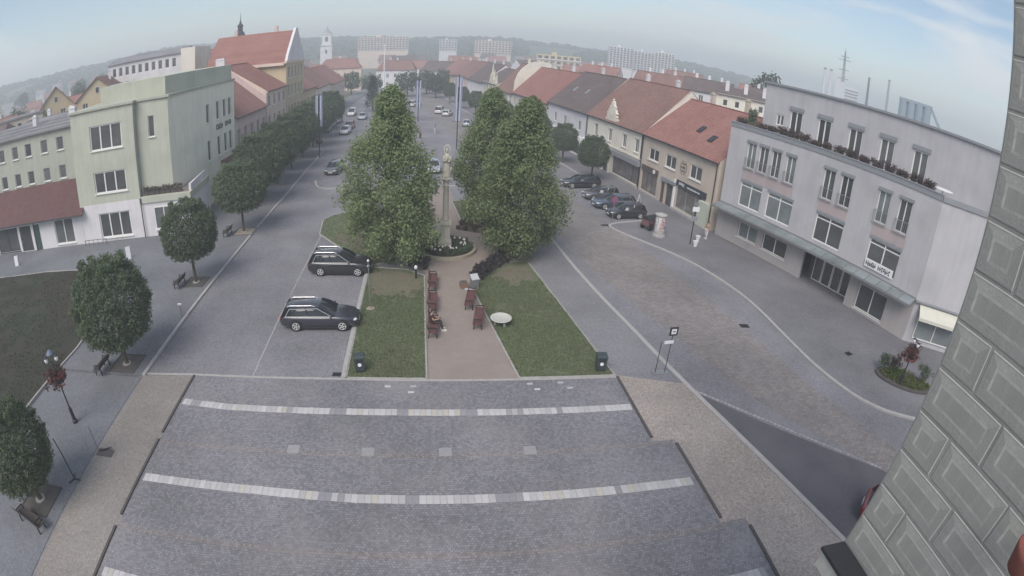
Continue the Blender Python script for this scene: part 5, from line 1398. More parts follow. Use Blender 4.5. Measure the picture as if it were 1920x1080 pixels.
MB().lathe([(2.17, 0), (2.17, .2), (.1, .24)], 32).build('soil', mat('soil', (0.06, 0.05, 0.04), .95, .2, 3), FB)
rr = random.Random(2); cl = []; fl = []
for k in range(240):
    a = rr.uniform(0, 2 * pi); q = 2.05 * sqrt(rr.random())
    if q < .75: continue
    cl.append(((q * cos(a), q * sin(a), rr.uniform(.3, .6)), .2))
link('foliage', leaf_mesh('foliage', cl, 34, .06, 3, M_LEAF_BALL), FB)
M_BLOS = mat('white_petals', (0.72, 0.70, 0.66), .8, .1, 5)
for k in range(46):
    a = rr.uniform(0, 2 * pi); q = 1.95 * sqrt(rr.random())
    if q < .8: continue
    MB().blob((q * cos(a), q * sin(a), .72), (rr.uniform(.06, .11),) * 3, k, 6, 4, .3).build('blossom', M_BLOS, FB)

# ================================================================ statue column
M_SAND = wm('weathered_sandstone', (0.50, 0.47, 0.41), bump=.3)
SC_ = thing('statue_column', 'tall sandstone column carrying a standing statue with round halo', 'monument', (1.25, 41.2, 0)); SC_.scale = (.66, .66, 1.0)
b = MB(); b.obox((0, 0, .5), (1.5, 1.5, .62)); b.obox((0, 0, .87), (1.3, 1.3, .12)); b.obox((0, 0, 1.5), (1.08, 1.08, 1.15)); b.obox((0, 0, 2.14), (1.25, 1.25, .13)); b.obox((0, 0, 2.28), (1.5, 1.5, .14)); b.obox((0, 0, 2.42), (1.3, 1.3, .13)); b.build('pedestal', M_SAND, SC_)
b = MB(); b.lathe([(.42, 2.48), (.46, 2.56), (.38, 2.68), (.335, 2.8), (.345, 4.0), (.30, 5.3), (.36, 5.36), (.31, 5.42)], 16); b.build('shaft', M_SAND, SC_, True)
b = MB(); b.lathe([(.30, 5.42), (.36, 5.6), (.5, 5.78), (.52, 5.86)], 12); b.obox((0, 0, 5.92), (1.0, 1.0, .12)); b.build('capital', M_SAND, SC_)
b = MB(); b.lathe([(.52, 5.98), (.50, 6.1), (.46, 6.3), (.42, 6.6), (.37, 7.0), (.33, 7.3), (.36, 7.55), (.34, 7.72), (.2, 7.82), (.10, 7.88), (.10, 7.94)], 14, sx=1.0, sy=.8)
b.blob((0, -.02, 8.08), (.15, .17, .2), 1, 10, 8, .02); b.tube([(.3, 0, 7.65), (.42, -.2, 7.3), (.12, -.42, 7.25)], [.11, .09, .06], 8); b.tube([(-.3, 0, 7.65), (-.45, -.15, 7.25), (-.15, -.42, 7.35)], [.11, .09, .06], 8)
b.blob((-.05, -.42, 7.45), (.13, .13, .22), 2, 8, 6, .05); b.tube([(.38, .1, 7.6), (.52, .12, 6.8), (.45, .1, 6.2)], [.12, .15, .08], 8)
st = b.build('statue', M_SAND, SC_, True)
b = MB(); R = .34
for k in range(20):
    a0, a1 = 2 * pi * k / 20, 2 * pi * (k + 1) / 20
    b.cyl((R * cos(a0), .08, 8.16 + R * sin(a0)), (R * cos(a1), .08, 8.16 + R * sin(a1)), .05, n=6)
for k in range(10):
    a0 = 2 * pi * k / 10; b.bar((R * cos(a0), .08, 8.16 + R * sin(a0)), (R * 1.35 * cos(a0), .08, 8.16 + R * 1.35 * sin(a0)), .035)
b.build('halo', mat('pale_gilding', (0.58, 0.53, 0.42), .5, .1, 3), st)

# ================================================================ sgraffito wall at the right
TX, TY = 5.32, 2.98
TW = thing('sgraffito_tower', 'grey sgraffito wall of a tower with envelope pattern filling the right edge', 'building', (TX, TY, 0))
M_SG = mat('sgraffito_plaster', (0.30, 0.295, 0.278), .9, .16, 3.2, .18, 60, c2=(0.27, 0.27, 0.255), fac2=.5, s2=.8, streak=.15)
M_SGL = mat('sgraffito_light', (0.33, 0.328, 0.306), .9, .2, 9, .2, 40, c2=(0.29, 0.29, 0.275), fac2=.5, s2=2)
M_SGD = mat('sgraffito_dark', (0.285, 0.284, 0.266), .9, .2, 9, .2, 40, c2=(0.29, 0.29, 0.275), fac2=.45, s2=2)
M_SGK = mat('sgraffito_joint', (0.38, 0.376, 0.352), .9, .2, 8)
CH = .575
b = MB(); b.box(0, 7, -9, 0, 0, 26); b.build('wall', M_SG, TW)
def sg_panel(w, h):
    """sgraffito block: flat border, then nested frames scratched light and dark, each a few mm deep"""
    b = MB()
    def ring(x0, x1, z0, z1, X0, X1, Z0, Z1, p, q, mats):
        vs = [(-p, -x0, z0), (-p, -x1, z0), (-p, -x1, z1), (-p, -x0, z1), (-q, -X0, Z0), (-q, -X1, Z0), (-q, -X1, Z1), (-q, -X0, Z1)]
        for f, m in zip(((0, 1, 5, 4), (1, 2, 6, 5), (2, 3, 7, 6), (3, 0, 4, 7)), mats):
            b.add(vs, [tuple(reversed(f))], m)
    g = .02; a1, a2, a3 = .05, .15, .185
    ring(g, w - g, g, h - g, g + .012, w - g - .012, g + .012, h - g - .012, .0, .008, (3, 3, 3, 3))
    ring(g + .012, w - g - .012, g + .012, h - g - .012, a1, w - a1, a1, h - a1, .008, .008, (0, 0, 0, 0))
    ring(a1, w - a1, a1, h - a1, a2, w - a2, a2, h - a2, .008, .0105, (2, 0, 1, 2))
    ring(a2, w - a2, a2, h - a2, a3, w - a3, a3, h - a3, .0105, .009, (1, 1, 3, 3))
    b.add([(-.009, -a3, a3), (-.009, -(w - a3), a3), (-.009, -(w - a3), h - a3), (-.009, -a3, h - a3)], [(3, 2, 1, 0)], 0)
    return b.mesh('sgraffito_block', [M_SG, M_SGL, M_SGD, M_SGK])
PAN = {w: sg_panel(w, CH) for w in (.62, 1.18)}
z = 10.75 - CH * 6; row = 0
while z < 19.2:
    y = 0.0; k = row % 2
    while y > -3.4:
        w = (.62, 1.18)[(k + 1) % 2] if y == 0 else 1.18
        if y != 0 and (row + int(-y)) % 5 == 3: w = .62
        q_ = link('sgraffito_block', PAN[w], TW, (-.004 - RND.uniform(0, .004), y + RND.uniform(-.006, .006), z + RND.uniform(-.006, .006))); q_.rotation_euler = (RND.uniform(-.008, .008), 0, 0)
        y -= w; k += 1
    z += CH; row += 1
# metal flashing on the string course
b = MB(); b.add([(-.30, .12, 10.62), (-.30, -8, 10.62), (.0, -8, 10.74), (.0, .0, 10.74), (-.30, .12, 10.56), (-.30, -8, 10.56), (0, -8, 10.5), (0, 0, 10.5)], [(3, 2, 1, 0), (0, 1, 5, 4), (4, 5, 6, 7), (3, 0, 4, 7)]); b.build('flashing', M_METAL_D, TW)
b = MB(); b.box(-.22, -.001, -8, .1, 10.2, 10.5); b.build('string_course', M_SGK, TW)
PT = thing('terracotta_pot', 'reddish terracotta pot on a wall bracket at the lower right corner', 'flower pot', (4.74, .50, 13.2))
b = MB(); b.lathe([(.10, -.24), (.17, -.2), (.22, 0), (.23, .06), (.21, .06), (.19, -.02), (.05, -.04)], 20); b.build('pot', mat('terracotta', (0.19, 0.068, 0.055), .8, .15, 6), PT, True)
MB().bar((.0, 0, -.25), (.6, 0, -.25), .05, .03).build('bracket', M_METAL_D, PT)
# ================================================================ vehicles
M_TYRE = M_RUBBER; M_RIM = mat('alloy_rim', (0.58, 0.58, 0.59), .35, .1, 5, metal=.15); M_CGL = glass_mat('car_glass', (0.028, 0.031, 0.036), .08, .6)
M_HL = mat('headlight_lens', (0.6, 0.62, 0.64), .15, .1, 8, spec=.8); M_TL = mat('tail_light', (0.32, 0.02, 0.02), .25, .1, 8); M_PLATE = mat('number_plate', (0.7, 0.7, 0.68), .5, .05, 8); M_TRIM = mat('black_plastic_trim', (0.025, 0.025, 0.027), .7, .1, 6)
def paint(name, c):
    m = mat(name, c, .25, .04, 2, spec=.6); b_ = m.node_tree.nodes['Principled BSDF']; b_.inputs['Coat Weight'].default_value = .8; b_.inputs['Coat Roughness'].default_value = .05; return m
CP = {'navy': paint('dark_navy_paint', (0.028, 0.029, 0.042)), 'black': paint('black_paint', (0.022, 0.022, 0.027)), 'silver': paint('silver_blue_paint', (0.36, 0.39, 0.44)), 'blue': paint('steel_blue_paint', (0.06, 0.075, 0.105)), 'white': paint('white_paint', (0.62, 0.62, 0.63)), 'grey': paint('graphite_paint', (0.085, 0.09, 0.10)), 'red': paint('dark_red_paint', (0.23, 0.035, 0.04))}
_cars = {}
def car_parts(kind):
    if kind in _cars: return _cars[kind]
    L, W, H, rb, rf, wb, wfz, belt = {'estate': (4.88, 1.86, 1.48, -.41, .03, -.485, .225, .93), 'suv': (4.75, 1.92, 1.66, -.40, .04, -.48, .235, 1.02), 'hatch': (4.25, 1.78, 1.47, -.40, .06, -.47, .24, .92), 'van': (4.6, 1.85, 1.85, -.47, .10, -.485, .28, 1.05)}[kind]
    hw = W / 2; k = belt / .93
    st = [(-.5, .40, .74, .76), (-.485, .30, .88, .86), (-.43, .25, .955, .95), (-.3, .22, .955, .99), (-.1, .21, .94, 1.0), (.1, .21, .93, 1.0), (.23, .21, .925, .99), (.33, .22, .875, .97), (.42, .24, .80, .92), (.475, .27, .70, .84), (.495, .33, .60, .74), (.5, .40, .54, .66)]
    b = MB(); ring = []
    for fx, zb, zt, w in st:
        x = fx * L; zt *= k; y = hw * w
        pr = [(y * .90, zb), (y * .985, zb + .10), (y, zb + (zt - zb) * .45), (y * .985, zt - .14), (y * .93, zt - .03), (y * .80, zt)]
        ring.append([(x, q, z) for q, z in pr] + [(x, -q, z) for q, z in reversed(pr)])
    n = 12; vs = [p for r in ring for p in r]; fs = []
    for i in range(len(ring) - 1):
        for j in range(n): fs.append((i * n + j, i * n + (j + 1) % n, (i + 1) * n + (j + 1) % n, (i + 1) * n + j))
    fs.append(tuple(range(n - 1, -1, -1))); fs.append(tuple((len(ring) - 1) * n + j for j in range(n)))
    fs = [tuple(reversed(f)) for f in fs]
    b.add(vs, fs); body = b
    # glass house
    zb = belt * .99; bx0, bx1 = wb * L, wfz * L; tx0, tx1 = rb * L, rf * L; yb, yt = hw * .885, hw * .70
    mid = .5
    g = MB(); lv = [(bx0 + .03, bx1, yb, zb - .03), (bx0 + (tx0 - bx0) * mid + .03, bx1 + (tx1 - bx1) * mid, yb + (yt - yb) * mid + .02, zb + (H - zb) * mid), (tx0 + .04, tx1 - .03, yt, H - .045)]
    vs = []
    for x0, x1, y, z in lv: vs += [(x0, -y * .93, z), (x1, -y * .90, z), (x1 + .05, 0, z), (x1, y * .90, z), (x0, y * .93, z), ((x0 + x1) / 2, y, z), ((x0 + x1) / 2, -y, z)]
    order = [0, 6, 1, 2, 3, 5, 4]
    fs = []
    for i in range(2):
        for j in range(7):
            a, c = order[j] + 7 * i, order[(j + 1) % 7] + 7 * i
            fs.append((a, c, c + 7, a + 7))
    fs.append(tuple(order[j] + 14 for j in range(7))); g.add(vs, fs)
    rf_ = MB(); xs = [tx0 - .05, tx0 + .15, (tx0 + tx1) / 2, tx1 - .2, tx1 + .03]; hh = [H - .075, H - .02, H, H - .015, H - .065]; vs = []
    for x, z in zip(xs, hh):
        for y, dz in ((-yt * .99, -.05), (-yt * .80, -.005), (0, .012), (yt * .80, -.005), (yt * .99, -.05)): vs.append((x, y, z + dz))
    fs = []
    for i in range(4):
        for j in range(4): fs.append((i * 5 + j, (i + 1) * 5 + j, (i + 1) * 5 + j + 1, i * 5 + j + 1))
    rf_.add(vs, fs); rf_.add([(v[0], v[1], v[2] - .035) for v in vs], [tuple(reversed(f)) for f in fs])
    pil = []
    for s in (-1, 1):
        for xb_, xt_, w in ((bx1 - .02, tx1 - .02, .07), (bx0 + .06, tx0 + .03, .12), ((bx0 + bx1) / 2 + .12, (tx0 + tx1) / 2 + .15, .07), (bx0 + (bx1 - bx0) * .24, tx0 + (tx1 - tx0) * .2, .09)):
            m_ = (xb_ + (xt_ - xb_) * .5, s * (yb + (yt - yb) * .5 + .035) * (.97 if w != .07 else .985), zb + (H - zb) * .5)
            q_ = MB(); q_.bar((xb_, s * yb * .985, zb - .02), m_, w, .05); q_.bar(m_, (xt_, s * yt * .985, H - .05), w, .05); pil.append(q_)
    chrome = []
    for s in (-1, 1):
        c = MB(); c.bar((bx0 + .35, s * (yb + .03), zb + .02), (bx1 - .25, s * (yb + .03), zb + .02), .025, .035)
        c.bar((bx0 + .35, s * (yb + .03), zb + .02), (tx0 + .25, s * (yt + .045), H - .13), .025, .035); c.bar((tx0 + .25, s * (yt + .045), H - .13), (tx1 - .15, s * (yt + .045), H - .10), .025, .035); c.bar((tx1 - .15, s * (yt + .045), H - .10), (bx1 - .25, s * (yb + .03), zb + .02), .025, .035); chrome.append(c)
    rails = [MB().tube([(tx0 + .1, s * yt * .9, H - .03), (tx0 + .25, s * yt * .9, H + .045), (tx1 - .5, s * yt * .9, H + .045), (tx1 - .3, s * yt * .9, H - .02)], [.022] * 4, 6) for s in (-1, 1)]
    r = .345 if kind != 'hatch' else .315
    tyre = MB().lathe([(r * .70, -.11), (r * .95, -.11), (r, -.07), (r, .07), (r * .95, .11), (r * .70, .11)], 20)
    rim = MB().lathe([(r * .70, -.02), (r * .69, .09), (r * .60, .095), (r * .55, .05), (r * .12, .075), (.01, .08)], 20)
    for q in range(5):
        a = 2 * pi * q / 5; rim.bar((r * .1 * cos(a), r * .1 * sin(a), .09), (r * .62 * cos(a), r * .62 * sin(a), .09), .06, .03)
    arch = MB().lathe([(r * 1.16, -.02), (r * 1.16, .02)], 18)
    hl = MB().blob((0, 0, 0), (.20, .16, .075), 1, 8, 5, .03); tl = MB().blob((0, 0, 0), (.06, .20, .09), 1, 8, 5, .03)
    mir = MB().blob((0, 0, 0), (.07, .11, .07), 1, 8, 5, .03)
    gr = MB().box(0, .03, -.38, .38, -.08, .08); pl = MB().box(0, .02, -.26, .26, -.055, .055); sk = MB().box(-L * .27, L * .23, -.02, .02, 0, .10)
    _cars[kind] = dict(L=L, W=W, H=H, hw=hw, k=k, belt=belt, r=r, body=body, glass=g.mesh('windows', M_CGL, True), roof=rf_, pil=pil, chrome=[c.mesh('window_trim', M_CHROME) for c in chrome], rails=[c.mesh('roof_rail', M_CHROME) for c in rails],
        tyre=tyre.mesh('tyre', M_TYRE, True), rim=rim.mesh('rim', M_RIM), arch=arch.mesh('wheel_arch', M_TRIM), hl=hl.mesh('headlight', M_HL, True), tl=tl.mesh('tail_light', M_TL, True), mir=mir, gr=gr.mesh('grille', M_TRIM), pl=pl.mesh('number_plate', M_PLATE), sk=sk.mesh('side_skirt', M_TRIM), by={})
    return _cars[kind]
def car(kind, colour, x, y, rz, label, group=None, z=0.0, trim=True, rails=False):
    P = car_parts(kind); m = CP[colour]
    if colour not in P['by']: P['by'][colour] = (P['body'].mesh('body', m, True), P['roof'].mesh('roof', m, True), [q.mesh('pillar', m) for q in P['pil']], P['mir'].mesh('mirror', m, True))
    B, R, PI_, MI = P['by'][colour]; L, hw, k, r = P['L'], P['hw'], P['k'], P['r']
    t = thing('parked_car', label, 'car', (x, y, z), rz, group)
    link('body', B, t); link('windows', P['glass'], t); link('roof', R, t); [link('pillar', q, t) for q in PI_]
    for s in (-1, 1):
        for fx in (.305, -.285):
            w = link('wheel', P['tyre'], t, (fx * L, s * (hw - .055), r)); w.rotation_euler = (-s * pi / 2, 0, 0)
            link('rim', P['rim'], w, (0, 0, .028))
            a = link('wheel_arch', P['arch'], t, (fx * L, s * (hw - .008), r + .02)); a.rotation_euler = (-s * pi / 2, 0, 0)
        link('headlight', P['hl'], t, (.452 * L, s * hw * .70, .66 * k)); link('tail_light', P['tl'], t, (-.485 * L, s * hw * .72, .78 * k))
        link('mirror', MI, t, (.17 * L, s * (hw + .08), P['belt'] + .04)); link('side_skirt', P['sk'], t, (0, s * (hw - .02), .19))
    link('grille', P['gr'], t, (.487 * L, 0, .56 * k)); link('number_plate', P['pl'], t, (.497 * L, 0, .42)); link('number_plate', P['pl'], t, (-.512 * L, 0, .6 * k))
    if trim:
        for c in P['chrome']: link('window_trim', c, t)
    if rails:
        for c in P['rails']: link('roof_rail', c, t)
    return t
car('estate', 'navy', -6.72, 28.95, radians(1), 'dark navy estate car with silver roof rails, nearest in the left bays', rails=True)
car('suv', 'black', -6.62, 36.95, radians(-2), 'black SUV parked behind the estate car under the big tree', rails=True)
car('hatch', 'grey', -12.6, 69.2, radians(-95), 'dark hatchback at the left road edge behind the big tree', trim=False)
car('hatch', 'silver', .35, 69.2, radians(-86), 'silver blue car facing the statue column from the garden end kerb', trim=False)
car('hatch', 'black', 19.9, 50.9, radians(188), 'black car nearest the no parking sign in the right bays', trim=False)
car('estate', 'blue', 19.6, 54.2, radians(188), 'steel blue estate second in the right parking bays', rails=False)
car('hatch', 'grey', 19.1, 57.4, radians(188), 'graphite car third in the right parking bays', trim=False)
car('estate', 'black', 18.1, 62.6, radians(188), 'dark green black car half hidden by the right tree', trim=False)
car('hatch', 'red', 19.35, 8.75, radians(-52), 'dark red car tucked behind the sgraffito wall edge')
for k, (kd, c, x, y, a, lab) in enumerate((('hatch', 'white', -16.2, 101.5, -92, 'white car with dark windscreen in the left far car park'), ('hatch', 'blue', -20.4, 104, -92, 'blue car beside the white one in the left far car park'), ('estate', 'grey', -20.6, 110, -92, 'grey car behind the blue one in the left far car park'), ('hatch', 'red', -16.4, 108, -90, 'dull red car behind the white car far left'),
        ('hatch', 'blue', -20.3, 116.5, -92, 'pale blue car last in the left far file'), ('van', 'white', -19, 129, -90, 'cream white van under the conifer far up the square'), ('hatch', 'silver', -15.5, 122, -90, 'silver car below the far van'),
        ('hatch', 'white', -6.1, 129, 60, 'white car in the middle of the far road'), ('hatch', 'grey', -5.7, 115.5, 62, 'grey car nearest in the middle far road'), ('hatch', 'silver', -6.6, 121.5, 60, 'silver car between the white and grey far cars'), ('van', 'white', -4.6, 147, 60, 'white van farthest up the middle road'),
        ('van', 'white', 2.0, 131.5, 75, 'white van parked before the right row trees'), ('hatch', 'white', 3.6, 127, 75, 'white car right of the far parked van'), ('hatch', 'silver', 7.3, 110.5, 80, 'bright silver car by the tall right banner pole'), ('hatch', 'grey', 9.9, 111, 80, 'teal grey car under the right row trees'))):
    car(kd, c, x, y, radians(a), lab, trim=False)

# ================================================================ people
def person(label, x, y, rz, pose, top, legs, hair, z=0.0, skin=(0.42, 0.27, 0.2), shoes=(0.6, 0.6, 0.6), bare_arms=True):
    t = thing('person', label, 'person', (x, y, z), rz)
    MS = mat('skin_%d' % int(skin[0] * 100), skin, .6, .05, 5)
    def skinned(name, verts, edges, radii, m, root=0):
        me = bpy.data.meshes.new(name); me.from_pydata(verts, edges, []); me.materials.append(m)
        o = link(name, me, t)
        md = o.modifiers.new('skin', 'SKIN'); md.use_smooth_shade = True
        sv = me.skin_vertices[0].data
        for i, r in enumerate(radii): sv[i].radius = (r, r) if not isinstance(r, tuple) else r; sv[i].use_root = (i == root)
        o.modifiers.new('sub', 'SUBSURF').levels = 1
        o.modifiers['sub'].render_levels = 1
        return o
    J = pose
    names = ['pelvis', 'waist', 'chest', 'neck', 'headb', 'head', 'shl', 'ell', 'wrl', 'hdl', 'shr', 'elr', 'wrr', 'hdr', 'hipl', 'knl', 'anl', 'tol', 'hipr', 'knr', 'anr', 'tor']
    ix = {n: i for i, n in enumerate(names)}
    E_ = [('pelvis', 'waist'), ('waist', 'chest'), ('chest', 'neck'), ('neck', 'headb'), ('headb', 'head'), ('chest', 'shl'), ('shl', 'ell'), ('ell', 'wrl'), ('wrl', 'hdl'), ('chest', 'shr'), ('shr', 'elr'), ('elr', 'wrr'), ('wrr', 'hdr'), ('pelvis', 'hipl'), ('hipl', 'knl'), ('knl', 'anl'), ('anl', 'tol'), ('pelvis', 'hipr'), ('hipr', 'knr'), ('knr', 'anr'), ('anr', 'tor')]
    RAD = dict(pelvis=.12, waist=.115, chest=.13, neck=.055, headb=.085, head=.095, shl=.06, ell=.045, wrl=.032, hdl=.04, shr=.06, elr=.045, wrr=.032, hdr=.04, hipl=.09, knl=.06, anl=.042, tol=.035, hipr=.09, knr=.06, anr=.042, tor=.035)
    skinned('body', [J[n] for n in names], [(ix[a], ix[c]) for a, c in E_], [RAD[n] for n in names], MS)
    tn = ['waist', 'pelvis', 'chest', 'shl', 'shr'] + ([] if bare_arms else ['ell', 'wrl', 'elr', 'wrr'])
    te = [('waist', 'pelvis'), ('waist', 'chest'), ('chest', 'shl'), ('chest', 'shr')] + ([] if bare_arms else [('shl', 'ell'), ('ell', 'wrl'), ('shr', 'elr'), ('elr', 'wrr')])
    vv = [J[n] for n in tn]
    if bare_arms:
        for s in ('l', 'r'):
            a, c = Vector(J['sh' + s]), Vector(J['el' + s]); vv.append(tuple(a.lerp(c, .55))); tn.append('sl' + s); te.append(('sh' + s, 'sl' + s))
    jx = {n: i for i, n in enumerate(tn)}
    rr_ = dict(RAD, sll=.062, slr=.062)
    skinned('shirt', vv, [(jx[a], jx[c]) for a, c in te], [rr_[n] + .02 for n in tn], top)
    ln = ['pelvis', 'hipl', 'knl', 'anl', 'hipr', 'knr', 'anr']; le = [('pelvis', 'hipl'), ('hipl', 'knl'), ('knl', 'anl'), ('pelvis', 'hipr'), ('hipr', 'knr'), ('knr', 'anr')]; lx = {n: i for i, n in enumerate(ln)}
    skinned('trousers', [J[n] for n in ln], [(lx[a], lx[c]) for a, c in le], [RAD[n] + .018 for n in ln], legs)
    msh = mat('shoe_%d' % int(shoes[0] * 100), shoes, .7, .05, 5)
    for s in ('l', 'r'):
        a, c = Vector(J['an' + s]), Vector(J['to' + s]); b = MB(); d2 = (c - a); d2.z = 0; d2.normalize()
        mdp = (a + c) / 2; b.obox((mdp.x, mdp.y, min(a.z, c.z) + .0), ((c - a).length + .12, .1, .09), atan2(d2.y, d2.x)); b.build('shoe', msh, t)
    h = Vector(J['head']); f = (h - Vector(J['headb'])).normalized()
    b = MB(); b.blob((h.x - .025, h.y, h.z + .035), (.105, .10, .10), 3, 10, 6, .04); b.blob((h.x - .06, h.y, h.z - .06), (.07, .09, .09), 4, 8, 5, .05); b.build('hair', hair, t, True)
    b = MB(); b.blob((h.x + .1, h.y, h.z - .03), (.02, .015, .025), 5, 6, 4, 0); b.build('nose', MS, t, True)
    for s in (-1, 1): MB().blob((h.x + .088, h.y + s * .035, h.z), (.012, .016, .01), 6, 6, 4, 0).build('eye', M_SIGND, t, True)
    # fingers
    for s in ('l', 'r'):
        a, c = Vector(J['wr' + s]), Vector(J['hd' + s]); d2 = (c - a).normalized(); sd = d2.cross(Vector((0, 0, 1))); sd = sd.normalized() if sd.length > .05 else Vector((0, 1, 0))
        b = MB()
        for q in range(4):
            p0 = c + sd * (-.03 + .02 * q); b.tube([tuple(p0), tuple(p0 + d2 * .045), tuple(p0 + d2 * (.075 + .008 * (q in (1, 2))) + Vector((0, 0, -.02)))], [.010, .009, .007], 6)
        b.tube([tuple(c - d2 * .03 + sd * .035), tuple(c + sd * .06 + d2 * .02)], [.011, .008], 6); b.build('fingers', MS, t)
    return t
SEATED = dict(pelvis=(0, 0, .55), waist=(-.03, 0, .72), chest=(-.06, 0, .95), neck=(-.03, 0, 1.14), headb=(-.01, 0, 1.22), head=(.02, 0, 1.30), shl=(-.05, .19, 1.04), ell=(.06, .25, .78), wrl=(.30, .16, .76), hdl=(.37, .12, .78), shr=(-.05, -.19, 1.04), elr=(.04, -.26, .78), wrr=(.28, -.14, .80), hdr=(.36, -.08, .82),
              hipl=(.06, .1, .55), knl=(.46, .13, .56), anl=(.50, .14, .12), tol=(.66, .15, .06), hipr=(.06, -.1, .55), knr=(.47, -.12, .58), anr=(.58, -.12, .12), tor=(.74, -.12, .06))
STAND = dict(pelvis=(0, 0, .95), waist=(0, 0, 1.1), chest=(0, 0, 1.32), neck=(0, 0, 1.5), headb=(.01, 0, 1.57), head=(.02, 0, 1.65), shl=(0, .19, 1.42), ell=(-.03, .25, 1.14), wrl=(.05, .25, .9), hdl=(.07, .25, .82), shr=(0, -.19, 1.42), elr=(-.02, -.25, 1.14), wrr=(.08, -.24, .9), hdr=(.1, -.23, .82),
             hipl=(0, .1, .92), knl=(.08, .11, .5), anl=(.02, .11, .09), tol=(.16, .12, .05), hipr=(0, -.1, .92), knr=(.02, -.11, .5), anr=(-.1, -.11, .1), tor=(.04, -.12, .05))
C_DK = mat('dark_brown_cloth', (0.055, 0.035, 0.035), .9, .1, 8); C_BK = mat('black_cloth', (0.03, 0.03, 0.035), .9, .1, 8); C_TAN = mat('tan_cloth', (0.30, 0.22, 0.16), .9, .1, 8); C_WH = mat('white_cloth', (0.6, 0.58, 0.57), .9, .05, 8); C_BL = mat('blue_cloth', (0.10, 0.12, 0.2), .9, .1, 8); C_HAIR = mat('brown_hair', (0.06, 0.04, 0.03), .8, .2, 20); C_RED = mat('wine_cloth', (0.16, 0.05, 0.06), .9, .1, 8)
ps = person('person in dark clothes with bare arms and white shoes sitting on the left bench', .18, 28.15, radians(-4), SEATED, C_DK, C_DK, C_HAIR)
tb = thing('phone', 'dark phone in the hands of the seated person', 'phone', (.62, 28.12, .90), 0); MB().obox((0, 0, 0), (.09, .16, .012)).build('case', M_SIGND, tb)
tb.location = (.59, 28.06, .85)
person('person in tan top and white trousers by the corner of the tan house', 26.2, 44.6, radians(200), STAND, C_TAN, C_WH, C_HAIR, .1, bare_arms=False)
person('person in dark clothes walking on the far road left of the white steps', -1.85, 93.2, radians(250), STAND, C_RED, C_BK, C_HAIR)
person('person in light trousers crossing the far brown road', .7, 100.2, radians(200), STAND, C_BL, C_WH, C_HAIR)
# ================================================================ street furniture
M_BENCH = mat('red_brown_slats', (0.125, 0.055, 0.053), .7, .15, 6); M_BENCH_D = mat('dark_wood_slats', (0.07, 0.06, 0.055), .7, .2, 6)
def bench(label, x, y, rz, L=2.25, m=None, z=.01, group=None, name='park_bench'):
    m = m or M_BENCH
    t = thing(name, label, 'bench', (x, y, z), rz, group)     # sits facing local +x
    for k in range(4): MB().box(-.02 + k * .125, .09 + k * .125, -L / 2, L / 2, .42, .455).build('seat_slat', m, t)
    for k in range(3): MB().bar((-.06 - k * .04, -L / 2, .54 + k * .115), (-.06 - k * .04, L / 2, .54 + k * .115), .03, .095).build('back_slat', m, t)
    for s in (-1, 1):
        b = MB(); y_ = s * (L / 2 - .2); b.bar((.40, y_, 0), (.36, y_, .42), .06); b.bar((-.08, y_, 0), (-.03, y_, .42), .06); b.bar((-.03, y_, .42), (-.16, y_, .82), .05); b.bar((-.06, y_, .40), (.42, y_, .40), .05); b.bar((-.1, y_, .66), (.38, y_, .66), .05); b.bar((.38, y_, .66), (.37, y_, .42), .04)
        b.build('frame', M_METAL_D, t)
    return t
bench('red brown bench nearest the plaza on the left of the path, with the seated person', .02, 28.1, radians(-2))
bench('red brown bench second along the left of the path', .02, 31.2, radians(-2))
bench('red brown bench third along the left of the path near the hedge', .06, 34.3, radians(-2))
bench('red brown bench nearest the plaza on the right of the path', 3.12, 29.0, radians(171))
bench('red brown bench second on the right of the path, by the grey box', 2.78, 31.5, radians(171))
bench('dark metal bench beside the clipped tree at the left frame edge', -18.0, 10.6, radians(75), 2.0, M_BENCH_D, .03)
for k, (x, y) in enumerate(((-18.9, 34.3), (-18.7, 45.2), (-19.6, 22.8))):
    bench(('dark bench behind the trunk of the tree by the white annex', 'dark bench behind the fourth tree trunk', 'dark bench under the large clipped tree')[k], x, y, radians(180), 1.5, M_BENCH_D, .11)
# tree pits
def pit(label, x, y, w, z, m):
    t = thing('tree_pit', label, 'tree pit', (x, y, z))
    for k in range(4):
        a = k * pi / 2; MB().obox((w / 2 * cos(a), w / 2 * sin(a), .01), (.08, w + .08 * (k % 2), .05), a).build('edge_stone', M_KERB_D, t)
    MB().box(-w / 2, w / 2, -w / 2, w / 2, -.02, .006).build('fill', m, t)
    MB().lathe([(.3, 0), (.3, .05), (.2, .06)], 12).build('collar', M_KERB, t)
M_PIT = mat('pale_beige_pit', (0.33, 0.28, 0.23), .9, .15, 3); M_PIT_D = mat('dark_pit_soil', (0.10, 0.09, 0.085), .95, .2, 3)
pit('dark square tree pit with stone ring under the leftmost tree', -18.4, 12.3, 1.9, .022, M_PIT_D); pit('dark tree pit under the large clipped tree', -18.35, 23.7, 1.9, .104, M_PIT_D); pit('tree pit with pale ring before the white annex', -17.9, 35.0, 1.7, .104, M_PIT_D); pit('pale beige paved tree square by the left road', -17.4, 46.1, 1.9, .104, M_PIT)

